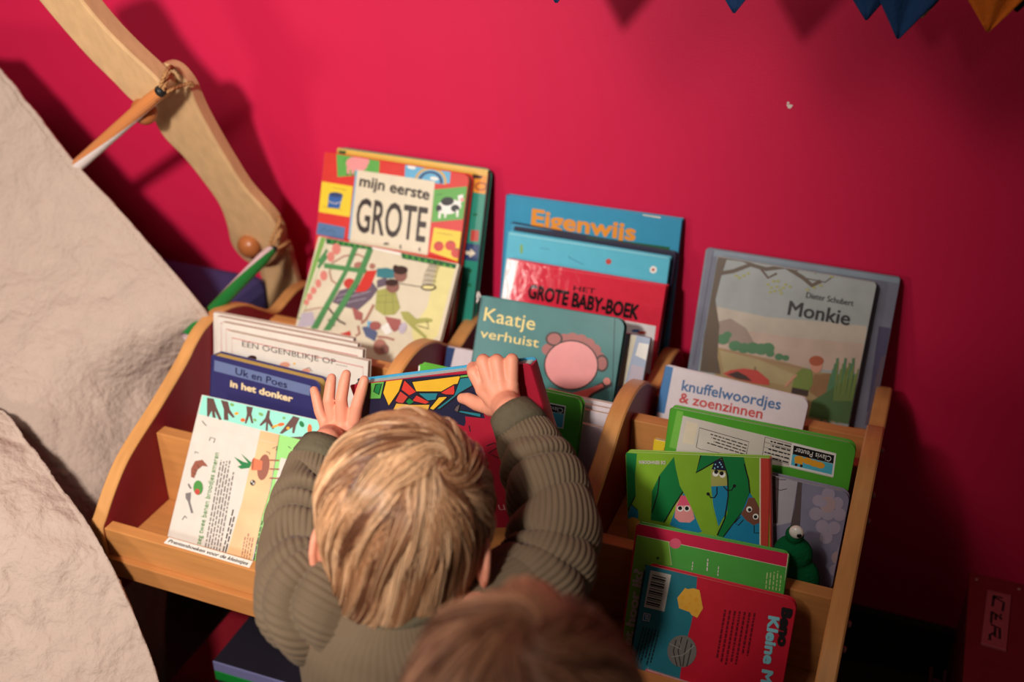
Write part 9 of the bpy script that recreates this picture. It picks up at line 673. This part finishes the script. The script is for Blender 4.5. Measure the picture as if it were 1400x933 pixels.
# ------------------------------------------------------------------ children
def head_axes(fwd, tilt=0.0):
    f = Vector(fwd).normalized(); r = f.cross(Vector((0, 0, 1))).normalized(); u = r.cross(f)
    if tilt: 
        rm = Matrix.Rotation(tilt, 3, f); r = rm @ r; u = rm @ u
    return Matrix((r, f, u)).transposed()          # columns: right, forward, up
def head_shapes(C, A):
    at = lambda x, y, z: C + A @ Vector((x, y, z))
    S = [('e', C, (6.9, 8.0, 7.4), A), ('e', at(0, 2.6, -3.2), (5.6, 5.0, 5.4), A), ('e', at(0, 4.2, -6.0), (3.4, 2.6, 2.6), A),
         ('e', at(0, 7.4, -3.0), (.85, 1.0, .8), A), ('e', at(3.1, 5.3, -4.4), (2.0, 1.7, 1.8), A), ('e', at(-3.1, 5.3, -4.4), (2.0, 1.7, 1.8), A),
         ('e', at(0, 6.6, -5.3), (1.5, .7, .35), A), ('e', at(0, 6.5, -5.9), (1.2, .7, .35), A), ('e', at(2.6, 6.6, -1.6), (1.5, .6, .35), A), ('e', at(-2.6, 6.6, -1.6), (1.5, .6, .35), A)]
    for s in (1, -1):
        for k in range(9):                          # ear rim
            a = math.radians(-100 + k * 32); a2 = math.radians(-100 + (k + 1) * 32)
            e = lambda t: at(s * (7.0 + .35 * math.cos(t)), -1.0 - 1.15 * math.cos(t), -4.1 + 1.9 * math.sin(t))
            S.append(('c', e(a), e(a2), .34, .34))
        S.append(('e', at(s * 6.75, -.9, -4.2), (.5, 1.1, 1.7), A)); S.append(('e', at(s * 6.95, -.6, -5.9), (.45, .6, .6), A))
    return S
def chain(pts): return [('c', a[:3], b[:3], a[3], b[3]) for a, b in zip(pts, pts[1:])]
def make_hair(name, parent, C, A, whorl, n, length, cols, seed, thick, swirl=1.0, org=(0,0,0)):
    rs = np.random.RandomState(seed); Am = np.array([[A[i][j] for j in range(3)] for i in range(3)])
    d = rs.normal(size=(n * 3, 3)); d /= np.linalg.norm(d, axis=1)[:, None]
    keep = ~((d[:, 1] > .42) & (d[:, 2] < .38)) & (d[:, 2] > -.42 - .46 * np.clip((-d[:, 1] - .05) / .4, 0, 1))
    d = d[keep][:n]; n = len(d)
    w = np.array(whorl) / np.linalg.norm(whorl)
    nc = max(60, n // 26); cs = d[rs.choice(n, nc, replace=False)]
    rad = np.array([7.05, 8.15, 7.55]); K = 13
    def trace(d0, L, wob):
        p = d0.copy(); path = []; m = len(p)
        for k in range(K):
            s = k / (K - 1)
            lift = 1.0 + (.012 + .06 * np.sin(np.pi * min(1, s * .85)) * lf[:m] + .012 * s)
            q = p * lift[:, None]; low = np.clip(-p[:, 2] - .45, 0, 1)
            fac = np.where(low > 0, .893 * (1 - .42 * low) / np.sqrt(np.clip(1 - p[:, 2] ** 2, .04, 1)), 1.0)
            q[:, :2] *= fac[:, None]; q[:, 2] -= .55 * low
            path.append(q)
            e = p * (p @ w)[:, None] - w; e /= (np.linalg.norm(e, axis=1)[:, None] + 1e-6)
            sw = np.cross(p, e); ang = np.arccos(np.clip(p @ w, -1, 1))
            a = swirl * np.exp(-(ang / .55) ** 2) * 1.25 + .12 * swirl + wob
            t = e * np.cos(a)[:, None] + sw * np.sin(a)[:, None]
            grav = np.array([0, -.15, -1.0]) * np.clip(ang - .5, 0, 1)[:, None] * .55
            grav = grav - p * np.sum(grav * p, 1)[:, None]
            t = t + grav; t -= p * np.sum(t * p, 1)[:, None]; t /= (np.linalg.norm(t, axis=1)[:, None] + 1e-6)
            p = p + t * (L / (K - 1) / 7.5)[:, None]; p /= np.linalg.norm(p, axis=1)[:, None]
        return np.stack(path, 1)
    lf = rs.uniform(.25, 1.0, size=max(n, nc))
    Lc = length * rs.uniform(.85, 1.1, nc); wc = rs.normal(0, .08, nc); pc = trace(cs, Lc, wc)
    lf = np.clip(lf * .5 + .5, .2, 1.0)
    near = np.argmax(d @ cs.T, 1)
    Ln = length * rs.uniform(.75, 1.12, n); ps = trace(d, Ln, wc[near] + rs.normal(0, .02, n))
    s = np.linspace(0, 1, K)[None, :, None]
    off = (ps[:, :1] - pc[near][:, :1])
    guide = pc[near] + off * (1 - .72 * s)
    k = np.clip(s * 1.7, 0, .86)
    path = ps * (1 - k) + guide * k
    path *= rad[None, None, :]
    path = path @ Am.T + np.array(C)[None, None, :]
    # three-sided strands
    tan = np.gradient(path, axis=1); tan /= np.linalg.norm(tan, axis=2)[..., None] + 1e-9
    out = path - np.array(C); out /= np.linalg.norm(out, axis=2)[..., None]
    sd = np.cross(tan, out); sd /= np.linalg.norm(sd, axis=2)[..., None] + 1e-9; nn = np.cross(sd, tan)
    r = thick * (1 - .75 * np.linspace(0, 1, K) ** 3)[None, :, None] * rs.uniform(.7, 1.3, n)[:, None, None]
    V = np.stack([path + (sd * math.cos(a) + nn * math.sin(a)) * r for a in (math.radians(90), math.radians(210), math.radians(330))], 2)   # n,K,3,3
    V = (V - np.array(org)) * CM
    base = (np.arange(n) * K * 3)[:, None, None] + (np.arange(K - 1) * 3)[None, :, None]
    j = np.arange(3)[None, None, :]; j2 = (np.arange(3) + 1) % 3
    F = np.stack([base + j, base + j2[None, None, :], base + 3 + j2[None, None, :], base + 3 + j], -1).reshape(-1, 4)
    me = bpy.data.meshes.new(name); me.vertices.add(n * K * 3); me.vertices.foreach_set('co', V.reshape(-1).astype(np.float32))
    me.loops.add(len(F) * 4); me.loops.foreach_set('vertex_index', F.reshape(-1).astype(np.int32))
    me.polygons.add(len(F)); me.polygons.foreach_set('loop_start', (np.arange(len(F)) * 4).astype(np.int32))
    for m in cols: me.materials.append(m)
    cm_ = rs.randint(0, len(cols), nc); mi = np.where(rs.rand(n) < .72, cm_[near], rs.randint(0, len(cols), n))
    me.polygons.foreach_set('material_index', np.repeat(mi, (K - 1) * 3).astype(np.int32))
    me.update(calc_edges=True); me.validate()
    me.polygons.foreach_set('use_smooth', [True] * len(me.polygons))
    o = bpy.data.objects.new(name, me); COL.objects.link(o); o.parent = parent; ORG[o.name] = tuple(org)
    return o
def hair_mat(name, c, rough=.3):
    if name not in MATS:
        m, b = new_mat(name, rgb(c), rough, .5); MATS[name] = m
    return MATS[name]
M_CORD = simple('olive_corduroy', (112, 95, 76), .85, .15, (30, .82, 1.1))
b_ = MATS['olive_corduroy'].node_tree.nodes['Principled BSDF']; b_.inputs['Sheen Weight'].default_value = .1; b_.inputs['Sheen Roughness'].default_value = .4
M_CUFF = simple('olive_rib_cuff', (98, 90, 72), .85, .15, (200, .8, 1.1), (300, .4))
def corduroy_tube(g, pts, rad, ribs, seed, wr=.45, nseg=170, folds=6.0, cap=True):
    """sleeve or trunk: fine ribs along its length, soft wrinkles across it"""
    P_ = spline([p[:3] for p in pts], 30); rr = spline([(r, 0, 0) for r in rad], 30)
    n = ribs * 6; rings = []; up = None; m = len(P_)
    idx = [i * (m - 1) / (nseg - 1) for i in range(nseg)]
    for k, x in enumerate(idx):
        i = min(int(x), m - 2); a = x - i; p = P_[i].lerp(P_[i+1], a); r0 = rr[i].x * (1-a) + rr[i+1].x * a
        t = (P_[min(i+2, m-1)] - P_[max(i-1, 0)]).normalized()
        if up is None: up = t.orthogonal().normalized()
        up = (up - t * up.dot(t)).normalized(); sd = t.cross(up); s = k / (nseg - 1); ring = []
        env = min(1, s * 8, (1 - s) * 8)
        for j in range(n):
            th = 2 * math.pi * j / n
            cx_, sx_ = math.cos(th), math.sin(th)
            x = s * folds + .9 * noise.noise(Vector((s * 4, seed, 1))) + .38 * math.sin(th + seed + s * 3) + .45 * noise.noise(Vector((cx_ * .8, sx_ * .8, s * 3 + seed)))
            md = min(1, max(.12, .62 + 1.1 * noise.noise(Vector((cx_ * .8 + 3, sx_ * .8, s * 2.4 + seed)))))
            fold = (abs(math.sin(math.pi * x)) ** .55 - .62) * wr * md + .3 * noise.noise(Vector((cx_ + 9, sx_, s * 4 + seed)))
            fold = max(-.6, fold)
            rib = .15 * abs(math.cos(ribs * th / 2)) ** 1.2
            ring.append(p + (up * math.cos(th) + sd * math.sin(th)) * (r0 + fold * env + rib))
        rings.append(ring)
    g.loft(rings, M_CORD, cap)

# --- the child at the shelf
C1 = Vector([47.02, -67.56, 65.82])
A1 = head_axes((-.30, 1.0, -.42), 0.03)
hp = [[45.6258, -43.8311, 66.1571], [0.0, -0.9976, 0.0698]]
child = thing('person', 'blond toddler in olive corduroy jacket seen from behind, holding a book at the shelf', 'person', (48, -72, 0))
body = head_shapes(C1, A1)
NK = Vector((48.6, -72.3, 58.8)); LS = Vector((42.8, -74.2, 57.0)); RS_ = Vector((55.0, -70.4, 57.2))
LW = Vector([32.87, -57.1, 61.89]); RW = Vector([49.27, -49.35, 64.82])
LE = Vector([36.15, -68.9, 57.54]); RE = Vector([57.79, -58.77, 59.9])
body += [('c', C1 + A1 @ Vector((0, -1.2, -4)), NK, 3.2, 3.4), ('c', NK, (48.8, -73.2, 42), 4.5, 6.4), ('c', LS, RS_, 3.3, 3.3), ('e', (48.8, -73.2, 46), (7.6, 5.6, 9)), ('e', (48.9, -73.0, 35.5), (7.8, 6.2, 6)),
         ('c', LS, LE, 2.3, 1.8), ('c', LE, LW, 1.8, 1.5), ('c', RS_, RE, 2.3, 1.8), ('c', RE, RW, 1.8, 1.5)]
for x, s in ((45.2, -1), (52.6, 1)):
    body += [('c', (x, -73, 34), (x - .2, -72.2, 18), 4.0, 3.0), ('c', (x - .2, -72.2, 18), (x, -73, 3.2), 2.8, 2.0), ('c', (x, -73, 2.0), (x + s * .6, -67.2, 1.5), 1.9, 1.5), ('e', (x, -73.4, 1.9), (2.0, 2.4, 1.85))]
LH = {'fingers': [[[26.18, -46.56, 55.83, 0.701], [25.26, -46.16, 57.2, 0.621], [24.53, -45.46, 58.62, 0.565], [24.12, -45.08, 59.07, 0.486]], [[27.4, -46.81, 56.47, 0.746], [26.75, -46.43, 59.13, 0.667], [26.61, -45.51, 60.72, 0.588], [26.51, -45.03, 61.17, 0.508]], [[28.57, -46.89, 56.8, 0.768], [28.32, -46.39, 59.65, 0.678], [28.36, -45.47, 61.36, 0.599], [28.34, -44.93, 61.97, 0.52]], [[29.62, -46.71, 56.56, 0.746], [30.05, -46.13, 59.06, 0.678], [30.38, -45.3, 60.88, 0.599], [30.43, -44.8, 61.62, 0.52]]], 'thumb': [[29.71, -46.85, 54.55, 0.881], [30.83, -46.07, 55.69, 0.746], [31.62, -45.27, 56.34, 0.565]], 'heel': [27.01, -47.24, 54.72, 1.638]}
RH = {'fingers': [[[44.95, -45.96, 64.34, 0.768], [43.67, -45.27, 65.67, 0.746], [42.94, -43.99, 65.37, 0.678], [42.35, -41.66, 63.46, 0.565]], [[45.95, -46.21, 65.14, 0.791], [44.71, -45.26, 67.18, 0.768], [43.79, -43.23, 66.09, 0.678], [43.35, -41.6, 64.36, 0.565]], [[46.94, -46.09, 65.46, 0.791], [46.1, -45.05, 67.36, 0.768], [45.29, -43.21, 66.4, 0.678], [44.84, -41.57, 64.75, 0.565]], [[47.93, -45.79, 65.42, 0.723], [47.6, -44.73, 67.67, 0.701], [46.98, -43.18, 66.83, 0.633], [46.48, -41.54, 65.17, 0.542]]], 'thumb': [[45.82, -45.99, 62.53, 0.96], [43.94, -45.42, 62.11, 0.791], [42.77, -45.01, 62.14, 0.701], [41.98, -44.75, 61.9, 0.565]], 'heel': [47.66, -46.52, 63.53, 1.695]}
def hand(H, W):
    S = []
    for f in H['fingers']: S += chain(f)
    S += chain(H['thumb'])
    for f in H['fingers']: S.append(('c', f[0][:3], H['heel'][:3], f[0][3] * 1.12, H['heel'][3]))
    kn = [f[0] for f in H['fingers']]
    for a, b in zip(kn, kn[1:]): S.append(('c', a[:3], b[:3], a[3] * 1.05, b[3] * 1.05))
    S.append(('c', H['thumb'][0][:3], H['heel'][:3], H['thumb'][0][3] * 1.1, H['heel'][3])); S.append(('c', H['heel'][:3], W, H['heel'][3], 1.5))
    return S
body += hand(LH, LW) + hand(RH, RW)
org1 = (48, -72, 0)
bd = remeshed('body', body, [M_SKIN], 0.13, 3, org1, child)
# nails on the visible fingers
M_NAIL = simple('finger_nail', (240, 190, 172), .25, .6)
# jacket
g = G()
corduroy_tube(g, [tuple(LS + Vector((2.6, .8, -.6)))] + [[41.52, -73.56, 57.49], [38.27, -71.33, 57.21], [35.56, -67.28, 57.55], [33.85, -62.89, 58.8], [32.73, -58.75, 60.68]], [3.2, 4.5, 3.95, 3.5, 3.2, 2.75], 42, 1.0, 1.45, 300, 6.5)
corduroy_tube(g, [tuple(RS_ + Vector((-2.6, -.4, -.4)))] + [[56.84, -64.95, 57.45], [57.87, -61.46, 58.46], [56.67, -57.23, 60.12], [54.04, -53.67, 61.64], [51.15, -50.62, 63.5]], [3.0, 4.2, 3.9, 3.65, 3.4, 2.7], 42, 3.4, 1.45, 300, 6.5)
tr = [(48.6, -72.6, 60.8, 3.6, 3.4), (48.6, -73.0, 59.6, 5.4, 4.6), (48.7, -73.2, 57.6, 8.2, 5.6), (48.8, -73.2, 54.5, 9.2, 6.4), (48.8, -73.0, 46, 9.4, 6.9), (48.9, -73.2, 40, 9.3, 7.2), (48.9, -73.1, 33, 9.0, 7.4), (48.9, -73.1, 31.5, 8.6, 7.0)]
ts = spline([t[:3] for t in tr], 12); tw_ = spline([(t[3], t[4], 0) for t in tr], 12); rings = []; n = 68 * 6
for i, (p, w_) in enumerate(zip(ts, tw_)):
    s = i / (len(ts) - 1); ring = []
    for j in range(n):
        th = 2 * math.pi * j / n; rib = 1 + .018 * abs(math.cos(34 * th)) ** .8 + .035 * noise.noise(Vector((math.cos(th) * 1.5, math.sin(th) * 1.5, s * 6)))
        ring.append((p.x + w_.x * rib * math.cos(th), p.y + w_.y * rib * math.sin(th), p.z))
    rings.append(ring)
g.loft(rings, M_CORD)
jk = obj('jacket', g, child, True); recalc(jk)
for (W, D) in ((LW, [33.02, -58.75, 61.1]), (RW, [50.78, -50.47, 64.0])):
    g = G(); a = Vector(D) + (Vector(D) - W) * .35; b = W.lerp(Vector(D), .05)
    g.tube([a, Vector(D), W.lerp(Vector(D), .5), b, b + (Vector(D) - b).normalized() * .1], [2.7, 2.75, 2.5, 2.3, 2.0], M_CUFF, 40, True); o = obj('cuff', g, jk, True); o['label'] = 'plain olive rib cuff'
g = G(); rings = []
for k in range(41):
    a = 2 * math.pi * k / 40; c = Vector((48.6 + 3.7 * math.cos(a), -72.6 + 3.5 * math.sin(a), 60.7 + .6 * math.sin(a)))
    rings.append([c + Vector((math.cos(a) * x, math.sin(a) * x, z)) for x, z in ((.45, -1), (.5, .4), (.2, .9), (-.3, .8), (-.4, -.6))])
g.loft(rings, M_CUFF, False); o = obj('collar', g, jk, True); recalc(o); o['label'] = 'plain olive rib collar'
M_JEAN = simple('dark_blue_denim', (44, 52, 76), .85, .1, (80, .8, 1.15), (200, .3))
g = G()
for x in (45.1, 52.7): g.tube([(x, -73, 33), (x - .1, -72.5, 25), (x - .1, -72.3, 17), (x, -72.9, 8), (x, -73, 4)], [4.9, 4.1, 3.7, 3.2, 3.1], M_JEAN, 28)
g.sphere((48.9, -73, 34.5), 1.0, M_JEAN, 16, (8.6, 6.9, 5.5)); obj('trousers', g, child, True)
whd = [0.6159, -0.0918, 0.7825]
wl = A1.transposed() @ Vector(whd)
HB = [hair_mat('hair_pale_blond', (236, 194, 152)), hair_mat('hair_blond', (214, 166, 124)), hair_mat('hair_dark_blond', (172, 122, 86)), hair_mat('hair_light_brown', (124, 80, 56))]
def scalp(name, parent, C, A, m, org):
    g = G(); rings = []
    for i in range(1, 28):
        a = math.pi * i / 28; ring = []
        for j in range(48):
            b = 2 * math.pi * j / 48; dv = Vector((math.sin(a) * math.cos(b), math.sin(a) * math.sin(b), math.cos(a)))
            face = dv.y > .42 and dv.z < .4
            low = dv.z < (-.9 if dv.y < -.3 else -.42)
            k = .9 if (face or low) else 1.015
            ring.append(C + A @ Vector((dv.x * 7.0 * k, dv.y * 8.1 * k, dv.z * 7.5 * k)))
        rings.append(ring)
    g.loft(rings, m); o = obj(name, g, parent, True); recalc(o); return o
hr = make_hair('hair', child, C1, A1, wl, 9000, 10.5, HB, 5, .055, 1.0, org1)
scalp('hair_undercoat', hr, C1, A1, HB[3], org1)

# --- the nearer child, only the crown of the head in view
C2 = Vector([66.81, -91.07, 72.01])
A2 = head_axes((-.32, 1.0, -.35), -.05)
b0 = C2 + A2 @ Vector((0, -1.5, -10)); org2 = (round(b0.x, 2), round(b0.y - 1, 2), 0.0); X2, Y2, Z2 = b0.x, b0.y - 1.2, b0.z
child2 = thing('person', 'brown haired child close to the camera at the bottom edge, only head crown visible', 'person', org2)
sh2_ = head_shapes(C2, A2) + [('c', C2 + A2 @ Vector((0, -1.2, -4)), (X2, Y2, Z2), 3.3, 3.6), ('c', (X2, Y2, Z2 - 1), (X2, Y2, Z2 - 22), 4.6, 6.6), ('c', (X2 - 6.4, Y2, Z2 - 2.6), (X2 + 6.4, Y2, Z2 - 2.6), 3.2, 3.2), ('e', (X2, Y2, Z2 - 24), (7.6, 6, 6))]
zh = Z2 - 27
for s in (-1, 1):
    x = X2 + s * 3.8
    sh2_ += [('c', (X2 + s * 7, Y2, Z2 - 3), (X2 + s * 9.2, Y2 + .6, Z2 - 15), 2.5, 2.1), ('c', (X2 + s * 9.2, Y2 + .6, Z2 - 15), (X2 + s * 9, Y2 + 3.5, Z2 - 25), 2.1, 1.6), ('e', (X2 + s * 8.9, Y2 + 4.2, Z2 - 28), (1.2, 2.0, 2.4))]
    for k in range(4): sh2_.append(('c', (X2 + s * 8.9, Y2 + 3 + .95 * k, Z2 - 29.6), (X2 + s * 8.5, Y2 + 3.2 + .95 * k, Z2 - 32.5 + .4 * abs(k - 1.5)), .52, .42))
    sh2_.append(('c', (X2 + s * 8.6, Y2 + 5.6, Z2 - 27.5), (X2 + s * 8, Y2 + 6.8, Z2 - 30), .6, .46))
    sh2_ += [('c', (x, Y2, zh), (x, Y2 + .8, zh * .52), 4.0, 3.0), ('c', (x, Y2 + .8, zh * .52), (x, Y2, 3.2), 2.8, 2.0), ('c', (x, Y2, 2), (x + s * .6, Y2 + 6, 1.5), 1.9, 1.5)]
remeshed('body', sh2_, [M_SKIN], 0.2, 3, org2, child2)
M_JUMP = simple('grey_jumper', (96, 92, 96), .9, .1, (60, .8, 1.1), (200, .4))
g = G(); rings = []
for (dz, a, b) in ((0, 3.9, 3.7), (-1.2, 5.6, 4.6), (-3, 8.8, 5.4), (-6, 9.4, 6.2), (-14, 9.0, 7.0), (-22, 9, 7.4), (-28, 8.6, 7.2)):
    rings.append([(X2 + a * math.cos(t), Y2 + b * math.sin(t), Z2 + .6 + dz) for t in [2*math.pi*j/40 for j in range(40)]])
g.loft(rings, M_JUMP)
for s in (-1, 1): g.tube([(X2 + s * 5.5, Y2, Z2 - 2.4), (X2 + s * 8, Y2, Z2 - 5), (X2 + s * 9.3, Y2 + .6, Z2 - 15), (X2 + s * 9.1, Y2 + 3.4, Z2 - 24.6)], [3.6, 3.5, 3.0, 2.3], M_JUMP, 24)
obj('jumper', g, child2, True)
g = G()
for s in (-1, 1): g.tube([(X2 + s * 3.8, Y2, zh + 1), (X2 + s * 3.8, Y2 + .8, zh * .52), (X2 + s * 3.8, Y2, 4)], [5, 3.8, 3.0], M_JEAN, 24)
obj('trousers', g, child2, True)
HD = [hair_mat('hair_brown', (196, 144, 110), .4), hair_mat('hair_mid_brown', (166, 116, 88), .4), hair_mat('hair_deep_brown', (122, 80, 60), .4)]
hr2 = make_hair('hair', child2, C2, A2, (.15, -.3, .95), 6500, 10.5, HD, 11, .06, .8, org2)
scalp('hair_undercoat', hr2, C2, A2, HD[2], org2)
